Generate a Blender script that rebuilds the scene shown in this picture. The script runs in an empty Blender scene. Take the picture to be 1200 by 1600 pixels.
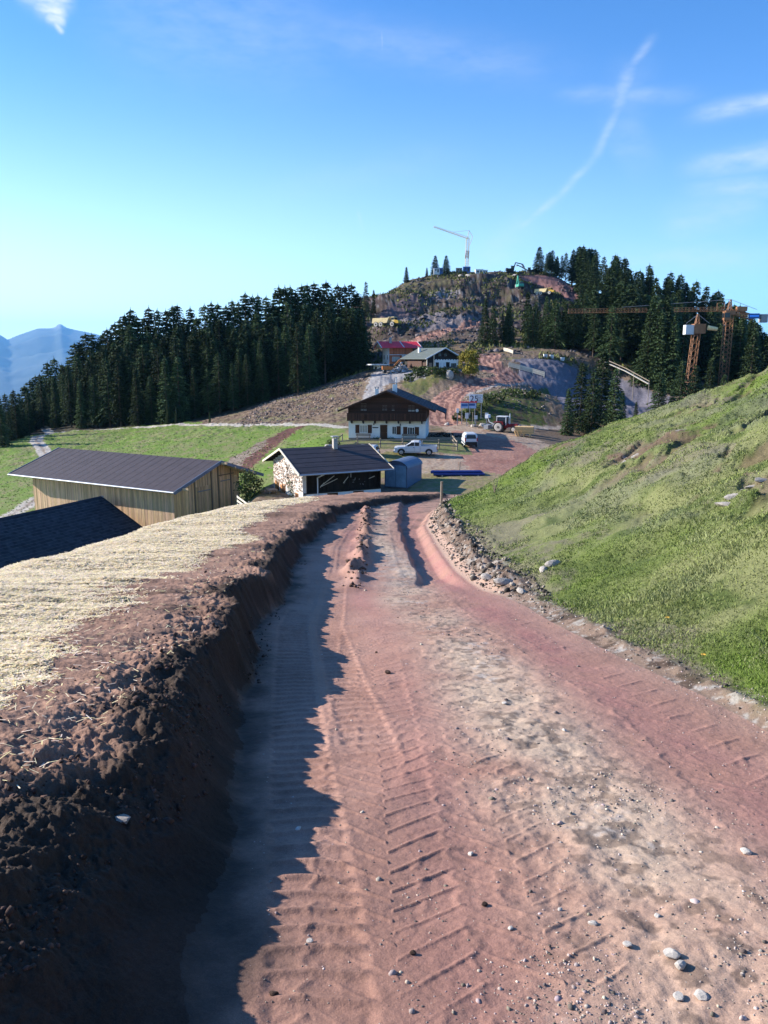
import bpy, bmesh, math, random
import numpy as np
from mathutils import Vector, Matrix
random.seed(7); RNG = np.random.default_rng(7)
R = math.radians
sc = bpy.context.scene
col = sc.collection
# ------------------------------------------------------------------ camera, sky, sun, exposure
F_PX = 1220.0; PITCH = R(11.1)
cam = bpy.data.objects.new("camera", bpy.data.cameras.new("camera")); col.objects.link(cam)
cam.data.sensor_fit = 'HORIZONTAL'; cam.data.sensor_width = 36.0; cam.data.lens = F_PX / 1200 * 36.0
cam.data.clip_start = 0.1; cam.data.clip_end = 60000
cam.location = (0, 0, 0); cam.rotation_euler = (R(90) - PITCH, 0, 0)
sc.camera = cam
SUN_EL = R(22.5); SUN_AZ = R(-74)          # azimuth clockwise from +Y
sdir = Vector((math.sin(SUN_AZ) * math.cos(SUN_EL), math.cos(SUN_AZ) * math.cos(SUN_EL), math.sin(SUN_EL)))
sl = bpy.data.lights.new("sun", 'SUN'); sl.energy = 5.0; sl.angle = R(0.5); sl.color = (1.0, 0.93, 0.83)
so = bpy.data.objects.new("sun", sl); col.objects.link(so); so.rotation_euler = sdir.to_track_quat('Z', 'Y').to_euler()
sc.view_settings.view_transform = 'Standard'; sc.view_settings.look = 'None'
sc.view_settings.exposure = 1.05; sc.view_settings.gamma = 1.0; sc.view_settings.use_curve_mapping = False
sc.cycles.volume_bounces = 1; sc.cycles.max_bounces = 6; sc.cycles.diffuse_bounces = 3; sc.cycles.transparent_max_bounces = 8

def raydir(u, v):                            # world direction of a pixel of the 1200x1600 photograph
    a = (u - 600) / F_PX; b = (800 - v) / F_PX
    return np.array([a, math.cos(PITCH) + b * math.sin(PITCH), b * math.cos(PITCH) - math.sin(PITCH)])

W = bpy.data.worlds.new("World"); sc.world = W; W.use_nodes = True
wt = W.node_tree; wn = wt.nodes; wl = wt.links
for n in list(wn): wn.remove(n)
wo = wn.new('ShaderNodeOutputWorld'); bg = wn.new('ShaderNodeBackground'); bg.inputs[1].default_value = 0.078
sky = wn.new('ShaderNodeTexSky'); sky.sky_type = 'NISHITA'; sky.sun_disc = False
sky.sun_elevation = SUN_EL; sky.sun_rotation = SUN_AZ; sky.altitude = 1500; sky.air_density = 1.0; sky.dust_density = 0.2; sky.ozone_density = 1.6
tc = wn.new('ShaderNodeTexCoord')
def vm(op, a, b=None):
    n = wn.new('ShaderNodeVectorMath'); n.operation = op
    wl.new(a, n.inputs[0])
    if b is not None:
        if isinstance(b, (tuple, list)): n.inputs[1].default_value = b
        else: wl.new(b, n.inputs[1])
    return n
def mt(op, a, b=None, clamp=False):
    n = wn.new('ShaderNodeMath'); n.operation = op; n.use_clamp = clamp
    for i, q in enumerate((a, b)):
        if q is None: continue
        if isinstance(q, (int, float)): n.inputs[i].default_value = q
        else: wl.new(q, n.inputs[i])
    return n.outputs[0]
dirn = vm('NORMALIZE', tc.outputs['Generated']).outputs[0]
nz0 = wn.new('ShaderNodeTexNoise'); nz0.inputs['Scale'].default_value = 9; nz0.inputs['Detail'].default_value = 5
wl.new(dirn, nz0.inputs['Vector'])
wob = vm('SCALE', vm('SUBTRACT', nz0.outputs['Color'], (0.5, 0.5, 0.5)).outputs[0]); wob.inputs[3].default_value = 0.010
dw = vm('ADD', dirn, wob.outputs[0]).outputs[0]
def band(p, q, w, s):                        # one soft streak of cirrus from direction p to direction q
    a = raydir(*p); b = raydir(*q); a /= np.linalg.norm(a); b /= np.linalg.norm(b)
    n = np.cross(a, b); n /= np.linalg.norm(n); m = a + b; m /= np.linalg.norm(m)
    t = np.cross(n, m); half = math.acos(float(np.clip(a @ b, -1, 1))) / 2
    dd = mt('DIVIDE', vm('DOT_PRODUCT', dw, tuple(n)).outputs['Value'], w)
    e1 = mt('MULTIPLY', dd, dd)
    al = mt('DIVIDE', vm('DOT_PRODUCT', dw, tuple(t)).outputs['Value'], half)
    a2 = mt('MULTIPLY', al, al); a4 = mt('MULTIPLY', a2, a2)
    g = mt('EXPONENT', mt('MULTIPLY', mt('ADD', e1, a4), -1.0))
    return mt('MULTIPLY', g, s)
bands = [((1020, 58), (980, 112), .0050, .30), ((985, 100), (966, 175), .0085, .34), ((972, 165), (930, 245), .0055, .30), ((936, 238), (868, 312), .0042, .28), ((875, 305), (808, 362), .0045, .30), ((840, 330), (745, 425), .018, .16), ((990, 90), (975, 200), .022, .10),
         ((1260, 150), (1090, 182), .008, .55), ((1260, 235), (1080, 262), .011, .5), ((1260, 290), (1080, 296), .010, .35), ((1190, 310), (1040, 360), .022, .24), ((880, 150), (1080, 150), .008, .22),
         ((1210, 400), (960, 410), .018, .25), ((1010, 200), (960, 240), .030, .14),
         ((34, -12), (112, -2), .010, 1.3), ((52, 4), (104, 14), .009, 1.2), ((70, 22), (102, 34), .006, 1.0), ((84, 34), (98, 52), .003, .8), ((150, 20), (520, 60), .05, .16), ((440, 40), (860, 110), .022, .15), ((595, 45), (597, 82), .0016, .25), ((560, 330), (568, 360), .0016, .2), ((420, 300), (720, 240), .02, .06)]
acc = None
for b_ in bands:
    g = band(*b_)
    acc = g if acc is None else mt('MAXIMUM', acc, g)
nz = wn.new('ShaderNodeTexNoise'); nz.inputs['Scale'].default_value = 26; nz.inputs['Detail'].default_value = 10; nz.inputs['Roughness'].default_value = .62
mp = wn.new('ShaderNodeMapping'); mp.inputs['Scale'].default_value = (1.0, 1.0, 3.2); mp.inputs['Rotation'].default_value = (0, .35, 0)
wl.new(dw, mp.inputs[0]); wl.new(mp.outputs[0], nz.inputs['Vector'])
tex = mt('MULTIPLY', mt('SUBTRACT', nz.outputs['Fac'], .16), 2.0, True)
cl = mt('MULTIPLY', mt('MULTIPLY', acc, 1.08), tex, True)
tn = vm('MULTIPLY', sky.outputs[0], (0.50, 1.04, 1.60))
sep = wn.new('ShaderNodeSeparateXYZ'); wl.new(dirn, sep.inputs[0])
zz = mt('DIVIDE', mt('MAXIMUM', sep.outputs[2], 0.0), .19)
side = mt('MULTIPLY', mt('ADD', mt('MULTIPLY', sep.outputs[0], -.60), .50), 1.0, True)        # paler towards the sun
hf = mt('MULTIPLY', mt('EXPONENT', mt('MULTIPLY', mt('MULTIPLY', zz, zz), -1.0)), side, True)
mh = wn.new('ShaderNodeMix'); mh.data_type = 'RGBA'; wl.new(hf, mh.inputs[0]); wl.new(tn.outputs[0], mh.inputs[6]); mh.inputs[7].default_value = (9.0, 11.0, 10.8, 1)
mx = wn.new('ShaderNodeMix'); mx.data_type = 'RGBA'
wl.new(cl, mx.inputs[0]); wl.new(mh.outputs[2], mx.inputs[6]); mx.inputs[7].default_value = (5.9, 6.5, 6.9, 1)
wl.new(mx.outputs[2], bg.inputs[0]); wl.new(bg.outputs[0], wo.inputs[0])

# ------------------------------------------------------------------ noise
def _h(ix, iy, s):
    h = (ix.astype(np.int64) * 374761393 + iy.astype(np.int64) * 668265263 + s * 974634777) & 0xFFFFFFFF
    h = ((h ^ (h >> 13)) * 1274126177) & 0xFFFFFFFF
    h = ((h ^ (h >> 16)) * 2246822519) & 0xFFFFFFFF
    return ((h ^ (h >> 15)) & 0xFFFFFF) / float(0xFFFFFF) * 2 - 1
def vn(x, y, s=0):
    xf = np.floor(x); yf = np.floor(y); fx = x - xf; fy = y - yf
    fx = fx * fx * fx * (fx * (fx * 6 - 15) + 10); fy = fy * fy * fy * (fy * (fy * 6 - 15) + 10)
    a = _h(xf, yf, s); b = _h(xf + 1, yf, s); c = _h(xf, yf + 1, s); d = _h(xf + 1, yf + 1, s)
    return (a + (b - a) * fx) * (1 - fy) + (c + (d - c) * fx) * fy
def fbm(x, y, f, o=4, s=0, g=.5):
    r = 0; A = 1.0; t = 0
    for k in range(o):
        r = r + A * vn(x * f + 17.3 * k, y * f - 9.1 * k, s + k * 31); t += A; A *= g; f *= 2.03
    return r / t
def ridged(x, y, f, o=4, s=0):
    r = 0; A = 1.0; t = 0
    for k in range(o):
        r = r + A * (1 - 2 * np.abs(vn(x * f + 5.3 * k, y * f + 3.7 * k, s + k * 13))); t += A; A *= .5; f *= 2.1
    return r / t
def sst(a, b, x):
    t = np.clip((x - a) / (b - a), 0, 1); return t * t * (3 - 2 * t)
def bump1(x, c, w): return np.exp(-((x - c) / w) ** 2)
def interp(xs, ys):
    xs = np.array(xs, float); ys = np.array(ys, float); o = np.argsort(xs); xs = xs[o]; ys = ys[o]
    return lambda x: np.interp(x, xs, ys)

# ------------------------------------------------------------------ terrain: near part
_Ey = [-40, -5, 0, 5, 12, 19, 26, 34, 38, 42, 48, 60, 90]
_Ez = [4, -0.8, -1.65, -2.50, -3.70, -4.50, -5.12, -5.95, -6.55, -7.6, -9.6, -14, -26]
_fy = np.arange(-40, 90, .25); _k = np.exp(-(np.arange(-12, 13) / 6.0) ** 2); _k /= _k.sum()
_fz = np.interp(_fy, _Ey, _Ez); _fz = np.convolve(np.pad(_fz, 12, mode='edge'), _k, mode='valid')
E = lambda y: np.interp(y, _fy, _fz)
hb = interp([0, 2, 3.2, 5, 12, 18, 24, 30, 36, 40], [.40, .40, .46, .50, .50, .42, .30, .2, .12, .08])
def isect(u, v, off):
    d = raydir(u, v); d = d / d[1]
    ys = np.linspace(1.0, 60, 6000); g = d[2] * ys - (E(ys) + off(ys))
    i = np.argmax(g < 0) if (g < 0).any() else len(ys) - 1
    return d[0] * ys[i], ys[i]
Z0 = lambda y: 0 * y
def curve(pts, off, lo=None, hi=None):
    P = [isect(u, v, off) for u, v in pts]
    xs = [p[0] for p in P]; ys = [p[1] for p in P]
    return interp(ys, xs)
c_foot = curve([(318, 1600), (350, 1400), (368, 1250), (392, 1080), (411, 980), (446, 925), (466, 890), (480, 858), (503, 832), (530, 807), (610, 785), (700, 776)], Z0)
c_lip = curve([(0, 1290), (95, 1215), (187, 1142), (285, 1037), (337, 985), (375, 921), (412, 872), (450, 851), (475, 833), (496, 812), (513, 800), (600, 776), (690, 770)], hb)
_cl0 = c_lip; c_lip = lambda y: np.minimum(_cl0(y), c_foot(y) - .25)
c_out = curve([(-60, 940), (0, 912), (60, 893), (124, 870), (180, 853), (245, 833), (300, 812), (370, 795), (400, 787), (475, 778), (560, 772)], hb)
c_rd = curve([(1560, 1400), (1200, 1147), (1075, 1083), (950, 1022), (858, 974), (800, 942), (742, 918), (707, 893), (685, 862), (670, 837), (662, 820), (678, 798), (745, 776)], Z0)
c_gr = curve([(1560, 1385), (1215, 1130), (1090, 1065), (965, 1005), (868, 955), (812, 920), (762, 887), (740, 858), (717, 835), (697, 812), (693, 797), (770, 772)], Z0)
cut = interp([0, 6, 11, 14, 24, 32, 40], [.04, .06, .10, .25, .28, .15, .1])
S_G = 0.50
TRK = [  # tyre tracks: centre x offset curve, width, lug pitch, depth, style
    (lambda y: c_foot(y) + .36, .36, .13, .0085, 'ladder', 1.5, 30),
    (lambda y: c_foot(y) + .80, .34, .15, .0085, 'ladder', 4.0, 26),
    (lambda y: .02 - .035 * (y - 3), .56, .165, .0048, 'chevron', 1.2, 11),
    (lambda y: .56 - .03 * (y - 3), .48, .19, .0036, 'chevron', 1.2, 8),
    (lambda y: c_rd(y) - .55, .62, .30, .0042, 'chevron', 2.2, 13),
    (lambda y: c_rd(y) - .75, .5, .2, .010, 'ladder', 13, 32),
    (lambda y: c_foot(y) + .95, .42, .2, .012, 'ladder', 14, 30)]
def dentn(x, y):      # trampled hollows running obliquely up the grassy slope
    p = (x + y) * .7; q = (x - y) * .7
    return .75 * fbm(p * .42, q * 1.1, 1.15, 4, 144, .6) + .35 * fbm(x, y, .28, 3, 145)
def heathn(x, y): return sst(.02, .28, fbm(x, y, .30, 4, 146, .55) + .25 * fbm(x, y, 1.6, 3, 147))
def near_h(x, y, det=True):
    e = E(y)
    xf = c_foot(y); xl = c_lip(y); xo = c_out(y); xr = c_rd(y); xg = c_gr(y)
    j = fbm(x * .3, y, .9, 4, 5) * .16 + .30 * fbm(x * 0, y, .55, 3, 8) * sst(1, 5, y)
    big = fbm(x, y, 1.6, 3, 77)
    xf = xf + j * .5; xl = xl + j
    H = hb(y) + .07 * fbm(x * 0, y, .8, 3, 9)
    # the road
    z = e + .045 * fbm(x, y, .45, 3, 1) + .012 * fbm(x, y, 2.2, 3, 2)
    mid = (xf + xr) / 2
    # middle ridge and right rut in the far half
    rr = sst(12, 15, y) * (1 - sst(30, 35, y))
    xrt = np.interp(y, [12, 14, 18, 24, 31], [.62, .62, .52, .42, .7]) + .05 * vn(y * 1.3, y * 0, 3)
    z = z - .17 * rr * sst(xrt - .05, xrt + .10, x) * (1 - sst(xr - .25, xr, x))
    xm = np.interp(y, [12, 16, 22, 28], [-.55, -.50, -.55, -.55]) + .1 * vn(y * .9, y * 0, 4)
    z = z + .16 * sst(12, 15, y) * (1 - sst(26, 30, y)) * bump1(x, xm, .16) * (.35 + np.clip(1.4 * fbm(x, y, 2.4, 3, 6) + .5, 0, 1.4))
    z = z + .055 * (1 - sst(0, 2.5, np.abs(x - 1.1))) * (1 - sst(9, 13, y))
    if det:
        for (cx, w, p, dp, st, y0, y1) in TRK:
            cxx = cx(y); t = (x - cxx) / w
            m = (1 - sst(.40, .54, np.abs(t))) * sst(y0, y0 + .8, y) * (1 - sst(y1 - 3, y1, y))
            wob = .05 * vn(x * 2, y * 2, 12)
            if st == 'ladder':
                ph = ((y + wob + .03 * np.abs(t)) / p) % 1.0
                z = z - m * dp * 1.2 + m * dp * 2.0 * np.exp(-((ph - .5) / .16) ** 2)
                z = z + dp * .5 * np.exp(-((np.abs(t) - .55) / .07) ** 2) * sst(y0, y0 + .8, y) * (1 - sst(y1 - 3, y1, y)) * (.5 + .5 * vn(x * 6, y * 6, 3))
            else:
                sgn = np.where(t > 0, .5, 0)
                ph = ((y + wob - .55 * np.abs(t) * w * 1.4) / p + sgn) % 1.0
                brk = np.clip(.75 + .9 * vn(x * 2.1, y * 2.1, 31), .1, 1.2)
                z = z - m * dp * .5 + m * dp * 1.5 * np.exp(-((ph - .5) / .055) ** 2) * brk
                ph2 = (y / p) % 1.0
                z = z + dp * 1.0 * m * np.exp(-((np.abs(t) - .2 - .1 * ph2) / .035) ** 2) * (vn(x * 4, y * 4, 9) > .1) * (ph2 < .55)
                z = z + dp * 1.2 * np.exp(-((t + .55 + .04 * np.sin(y / p * 6.28)) / .035) ** 2) * (((y / p) % 1.0) < .6) * sst(y0, y0 + .5, y) * (1 - sst(y1 - 2, y1, y))
        # gravelly roughness in the tan middle strip
        gm = np.exp(-((x - (1.05 - .03 * y)) / .75) ** 2)
        z = z + (.004 + .012 * gm) * fbm(x, y, 9, 3, 14) * gm
        z = z + .0025 * fbm(x, y, 22, 2, 15) + .004 * np.maximum(fbm(x, y, 3.2, 4, 16, .65) - .12, 0) - .010 * np.maximum(fbm(x, y, 1.3, 4, 18, .6) - .3, 0)
    # left scarp and bank
    tt = np.clip((xf - x) / np.maximum(xf - xl, .05), 0, 1)
    steep = tt * tt * (3 - 2 * tt)
    clod = sst(.15, .9, tt) * (1 - sst(.15, .75, xl - x)) * (1 - sst(30, 38, y))
    z = z * (1 - steep) + (e + H) * steep
    lipd = xl - x
    topm = sst(0, .2, lipd)
    z = z + topm * (.03 * fbm(x, y, 1.1, 4, 21) + .035 * ridged(x * .35, y, 1.9, 4, 22) * (1 - sst(1.6, 3.2, lipd)) + .05 * sst(.8, 3, lipd) * fbm(x, y, .5, 3, 24))
    if det:
        wx_ = x + .05 * fbm(x, y, 6, 3, 125); wy_ = y + .05 * fbm(x, y, 6, 3, 126)
        z = z + clod * (.075 * fbm(wx_, wy_, 2.6, 4, 25, .6) + .045 * fbm(wx_, wy_, 9, 4, 26, .7) + .012 * fbm(x, y, 34, 3, 127, .7) - .01) + steep * (1 - sst(.9, 1.0, tt) * .7) * (.030 * fbm(x, y, 7, 4, 130, .65) + .010 * fbm(x, y, 26, 3, 128, .7))
        z = z + topm * (1 - sst(2.0, 4.0, lipd)) * (.028 * fbm(x * .4, y * 1.2, 5, 4, 27, .65) + .014 * np.abs(fbm(x * .6, y, 16, 3, 129, .7)))
        z = z + topm * sst(.8, 3.0, lipd) * (.016 * fbm(x, y, 14, 3, 28) + .03 * np.maximum(fbm(x, y, 2.2, 4, 29, .6), 0))
    # outer flank: falls away towards the farm yard
    od = np.maximum(xo - x, 0)
    z = z - .12 * od * od / (1 + .18 * od) - .25 * sst(0, 3, od) * od
    # right: cut, clods and the grassy slope
    c = cut(y) * (1 + .5 * fbm(x * 0, y, .8, 3, 33))
    rt = np.clip((x - xr) / np.maximum(xg - xr, .05), 0, 1)
    z = z + c * rt * rt * (3 - 2 * rt)
    rub = np.exp(-((rt - .75) / .35) ** 2) * sst(0, .02, rt) * (1 - sst(.2, .8, x - xg))
    if det: z = z + rub * (.05 + .13 * sst(10, 15, y)) * np.abs(fbm(x, y, 2.2, 4, 34, .6)) * 1.6
    g = np.maximum(x - xg, 0)
    hill = S_G * g * g / (g + .5)
    z = z + hill + sst(0, 3, g) * (.34 * fbm(x, y, .22, 3, 41) + .13 * fbm(x, y, .8, 3, 42))
    if det:
        mlump = sst(0, 1.0, g)
        z = z + mlump * (.035 * fbm(x, y, 3.5, 4, 43, .6) + .12 * np.abs(fbm(x, y, 1.3, 4, 143, .6)) * sst(1, 3, g) - .12 * sst(.12, .34, dentn(x, y)) * sst(1.5, 4.5, g) + .09 * heathn(x, y) * fbm(x, y, 2.6, 4, 148, .65) * sst(1, 3, g) + .05 * sst(.15, .5, fbm(x, y, .5, 3, 45)) * ridged(x, y, 1.6, 4, 44))
    # terracette
    z = z + .16 * sst(.0, .5, g - (2.6 + .18 * y * 0 + .5 * vn(x * .4, y * .4, 46))) * sst(2, 3, g) * sst(4, 8, y)
    bk = np.interp(x, [0, 2, 5, 8, 10, 13, 20], [31, 31, 31, 29.5, 28, 24, 22])
    fall = np.maximum(y - bk, 0)
    z = z - sst(0, 1, g) * (.05 * fall * fall / (1 + .09 * fall))
    z = z - np.maximum(x - 22, 0) * .45 - .09 * np.maximum(x - 6.5, 0) * sst(12, 20, y)
    return z

# ------------------------------------------------------------------ terrain: far part, interpolated through surveyed points
def pz(u, v, z=None, D=None):
    d = raydir(u, v); d = d / d[1]
    if D is None: D = z / d[2]
    return (d[0] * D, D, d[2] * D)
CP = [(-6, 66, -12.9), (0, 50, -13.5), (0, 60, -12.8), (8, 65, -12.6), (-12, 60, -16), (-18, 62, -20), (-35, 60, -21.5), (-22, 74, -19.5), (-26, 84, -18.6), (-12, 84, -14.5), (-34, 92, -19.0), (-14, 96, -13.6),
      (20, 60, -12.6), (38, 60, -12), (-15, 40, -16.5), (0, 30, -14), (30, 30, -13), (-30, 30, -21), (0, 0, -15), (30, 0, -14), (-30, 0, -21), (-70, 60, -25), (-60, 0, -27), (60, 0, -13), (0, -60, -10), (80, 80, -16), (-4, 78, -12.9),
      (-5, 108, -11.15), (6, 108, -11.1), (0, 120, -11.0), (-7, 97, -11.9), (12, 96, -11.7)]
CP += [pz(u, v, z=z) for u, v, z in [(640, 765, -12.6), (760, 765, -12.4), (700, 740, -12.1), (820, 740, -12.1), (740, 713, -11.7), (640, 716, -11.75), (720, 690, -11.3), (800, 690, -11.25), (700, 672, -11.1), (800, 672, -11.1), (700, 660, -10.9),
      (470, 668, -11.5), (530, 690, -11.3), (440, 700, -12.6)]]
CP += [pz(u, v, D=D) for u, v, D in [
      (20, 800, 102), (0, 740, 135), (60, 740, 130), (0, 692, 180), (60, 680, 195), (180, 690, 165), (180, 667, 200), (300, 690, 140), (350, 670, 155), (400, 700, 125), (440, 663, 150),
      (100, 668, 215), (20, 682, 212), (0, 700, 170), (-60, 700, 200), (300, 657, 192), (380, 640, 189), (430, 622, 193), (500, 603, 208), (560, 583, 235),
      (500, 640, 158), (560, 620, 165), (520, 660, 140), (600, 600, 172), (620, 622, 150),
      (610, 582, 192), (640, 579, 190), (580, 579, 196), (560, 560, 262), (720, 578, 188), (680, 579, 186), (700, 600, 165), (660, 612, 160), (650, 600, 172),
      (690, 640, 140), (697, 617, 152), (725, 607, 161), (760, 599, 168), (795, 597, 172), (768, 582, 184), (765, 553, 208), (790, 565, 196), (830, 590, 180),
      (800, 668, 131), (860, 672, 130), (780, 622, 143), (830, 622, 143), (875, 632, 142), (780, 612, 154), (835, 611, 156), (740, 628, 138), (800, 648, 135.5), (850, 650, 135.5), (870, 668, 133),
      (850, 580, 186), (860, 553, 205), (930, 585, 185), (900, 555, 206), (900, 600, 172), (930, 650, 142), (1000, 640, 150), (960, 600, 178), (980, 580, 196), (1020, 600, 186), (1050, 640, 160), (880, 692, 114), (930, 694, 118), (980, 680, 126),
      (1100, 640, 170), (1200, 640, 180), (1100, 600, 215), (1060, 570, 240),
      (660, 532, 245), (748, 510, 268), (700, 540, 228), (800, 540, 224), (640, 552, 220), (720, 555, 206), (590, 520, 262), (560, 520, 275), (600, 508, 290), (640, 505, 292), (620, 470, 325), (590, 468, 333), (570, 470, 325),
      (640, 437, 350), (690, 427, 352), (750, 424, 352), (800, 428, 350), (850, 424, 352), (880, 440, 340), (920, 478, 312), (860, 462, 322), (800, 470, 312), (730, 465, 318), (740, 490, 288), (680, 490, 296), (850, 500, 276), (950, 480, 315), (1000, 490, 320),
      (1000, 520, 262), (900, 530, 240), (1060, 515, 305), (1120, 540, 300), (1200, 600, 290), (1100, 560, 262), (900, 452, 345), (960, 465, 345), (1040, 490, 350), (1150, 560, 350), (1250, 620, 350)]]
CP += [(-75, 235, -12), (-60, 235, -7.5), (-42, 240, -5), (-22, 262, 1), (-10, 268, 4), (-95, 240, -17), (-115, 235, -26), (-130, 230, -36), (-110, 190, -24), (-75, 280, -20), (-40, 275, -6), (-12, 272, 8), (-135, 320, -60), (-60, 350, -30), (-15, 340, 16),
       (20, 420, 20), (60, 420, 22), (110, 420, 12), (160, 400, -5), (220, 350, -30), (220, 200, -20), (170, 120, -15), (-10, 400, 5), (-80, 450, -60), (0, 520, -20), (120, 520, -20), (-200, 200, -70), (-180, 80, -50), (-120, 0, -40), (120, 0, -15), (150, -100, -10), (-120, -120, -30), (-250, 400, -120), (300, 500, -80)]
CP = np.array(CP, float)
def _K(a, b):
    r = np.sqrt((a[:, None, 0] - b[None, :, 0]) ** 2 + (a[:, None, 1] - b[None, :, 1]) ** 2 + 9.0); return r
_A = _K(CP, CP) + 0 * np.eye(len(CP)); _n = len(CP)
_M = np.zeros((_n + 3, _n + 3)); _M[:_n, :_n] = _A - np.eye(_n) * 1.5; _M[:_n, _n] = 1; _M[:_n, _n + 1] = CP[:, 0]; _M[:_n, _n + 2] = CP[:, 1]; _M[_n:, :_n] = _M[:_n, _n:].T
_sol = np.linalg.solve(_M, np.concatenate([CP[:, 2], [0, 0, 0]]))
BUMPS = []        # (x, y, rx, ry, h) mounds and hollows, filled in below
def far_h(x, y, det=True):
    sh = x.shape; p = np.stack([x.ravel(), y.ravel()], 1); out = np.zeros(len(p))
    for i in range(0, len(p), 60000):
        q = p[i:i + 60000]
        out[i:i + 60000] = _K(q, CP) @ _sol[:_n] + _sol[_n] + q[:, 0] * _sol[_n + 1] + q[:, 1] * _sol[_n + 2]
    z = out.reshape(sh)
    r = np.sqrt(x * x + y * y)
    z = np.where(r > 420, z * (1 - sst(420, 650, r)) + (-60 - .55 * (r - 420)) * sst(420, 650, r), z)
    z = np.maximum(z, -880 + 25 * fbm(x, y, .0007, 3, 50))
    for (bx, by, rx, ry, h) in BUMPS: z = z + h * np.exp(-((x - bx) / rx) ** 2 - ((y - by) / ry) ** 2)
    if det:
        hillm = sst(215, 270, y) * sst(-45, -20, x) * (1 - sst(105, 140, x)); hamp = 1 - .72 * sst(322, 344, y)
        z = z + hamp * hillm * (2.2 * ridged(x, y, .05, 5, 60) + 1.5 * fbm(x, y, .20, 5, 61, .68) + .5 * fbm(x, y, .9, 3, 161, .7))
        slope = sst(128, 150, y) * (1 - hillm) * (1 - sst(400, 500, r))
        z = z + slope * (.35 * fbm(x, y, .12, 4, 62) + .20 * ridged(x, y, .45, 3, 63) + .16 * fbm(x, y, 1.3, 3, 162, .7))
        z = z + (1 - sst(128, 150, y)) * .07 * fbm(x, y, .3, 4, 64) + .03 * fbm(x, y, 1.6, 2, 65) * (y < 200)
    for (px, py, rr, zz) in PADS:
        d = np.sqrt((x - px) ** 2 + ((y - py) * .6) ** 2); w = 1 - sst(rr, rr * 1.4 + 1, d); z = z * (1 - w) + zz * w
    return z
PADS = []
def smax(a, b, k): 
    h = np.clip(.5 + .5 * (a - b) / k, 0, 1); return b * (1 - h) + a * h + k * h * (1 - h)
def height(x, y, det=True):
    x = np.asarray(x, float); y = np.asarray(y, float)
    f = far_h(x, y, det)
    m = (y < 110) & (x > -80) & (x < 80) & (y > -60)
    n = np.full(x.shape, -1e3)
    if m.any(): n[m] = near_h(x[m], y[m], det)
    return np.where(m, smax(n, f, .35), f)
def gz(x, y, det=True): return float(height(np.array([x]), np.array([y]), det)[0])
def hit(u, v, y0=40., y1=420., det=False):
    d = raydir(u, v); d = d / d[1]; ys = np.linspace(y0, y1, 1500)
    h = height(d[0] * ys, ys, det); g = d[2] * ys - h
    w = np.where(g < 0)[0]
    i = w[0] if len(w) else len(ys) - 1
    if i > 0 and len(w):
        a, b = g[i - 1], g[i]; t = a / (a - b) if a != b else 0; yy = ys[i - 1] + (ys[i] - ys[i - 1]) * t
    else: yy = ys[i]
    return Vector((d[0] * yy, yy, d[2] * yy))
def at(u, v, D):
    d = raydir(u, v); d = d / d[1]; return Vector((d[0] * D, D, d[2] * D))
# hollows and mounds measured on the far ground
def addbump(u, v, rx, ry, h):
    p = hit(u, v); BUMPS.append((p[0], p[1], rx, ry, h))
_B = [(688, 600, 7, 3.5, 2.0), (720, 597, 6, 3, 1.1), (590, 597, 4, 3, 1.2), (655, 592, 5, 3, .8),
      (615, 478, 16, 10, 4.0), (655, 500, 14, 6, -3.5), (690, 497, 12, 5, 2.5), (870, 433, 9, 6, 4.5), (835, 440, 6, 5, -2.0), (700, 447, 14, 5, 2.0), (790, 452, 12, 5, 3.0), (770, 474, 10, 5, -2.5), (830, 478, 9, 4, 2.5), (640, 520, 10, 4, -2.0), (585, 512, 10, 5, 1.5),
      (780, 575, 4, 3, .8), (815, 575, 5, 3, 1.0)]
_bb = [(hit(u, v), rx, ry, h) for u, v, rx, ry, h in _B]
BUMPS += [(p[0], p[1], rx, ry, h) for p, rx, ry, h in _bb]
# the pit of the reservoir: steep bowl seen beyond the yard
for (u, v, rx, ry, h) in [(905, 612, 9, 10, -5), (985, 612, 11, 12, -6.5), (950, 598, 8, 8, -3)]:
    p = hit(u, v); BUMPS.append((p[0], p[1] + 6, rx, ry, h))
_pp = [hit(u, v) for u, v in [(604, 511), (851, 461), (750, 431), (812, 452)]]
PADS += [(p[0], p[1] - 1.5, r_, p[2]) for p, r_ in zip(_pp, (5, 5, 5, 3))]
PADS += [(1.0, 114.0, 9.0, -11.1), (-5.5, 75.5, 6.5, -12.75)]

# ------------------------------------------------------------------ ground regions (polygons in metres, from surveyed outlines)
def poly_w(pts): return [tuple(hit(u, v)[:2]) for u, v in pts]
def inside(x, y, poly):
    x = np.asarray(x); c = np.zeros(x.shape, bool); n = len(poly)
    for i in range(n):
        x1, y1 = poly[i]; x2, y2 = poly[(i + 1) % n]
        if y1 == y2: continue
        c ^= ((y1 > y) != (y2 > y)) & (x < (x2 - x1) * (y - y1) / (y2 - y1) + x1)
    return c
def dist_line(x, y, pts):
    d = np.full(x.shape, 1e9)
    for (ax, ay), (bx, by) in zip(pts[:-1], pts[1:]):
        L2 = (bx - ax) ** 2 + (by - ay) ** 2 + 1e-9
        t = np.clip(((x - ax) * (bx - ax) + (y - ay) * (by - ay)) / L2, 0, 1)
        d = np.minimum(d, np.hypot(x - ax - t * (bx - ax), y - ay - t * (by - ay)))
    return d
P_MEADOW = poly_w([(-40, 705), (30, 683), (120, 672), (200, 667), (300, 660), (330, 655), (300, 665), (440, 663), (540, 670), (548, 692), (505, 700), (440, 712), (420, 735)]) + [(-9, 100), (-13, 70), (-20, 40), (-60, 40), (-140, 120)]
P_SCRUB = poly_w([(310, 658), (440, 622), (500, 603), (560, 580), (575, 590), (562, 610), (545, 640), (540, 668), (440, 664), (330, 666)])
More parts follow.
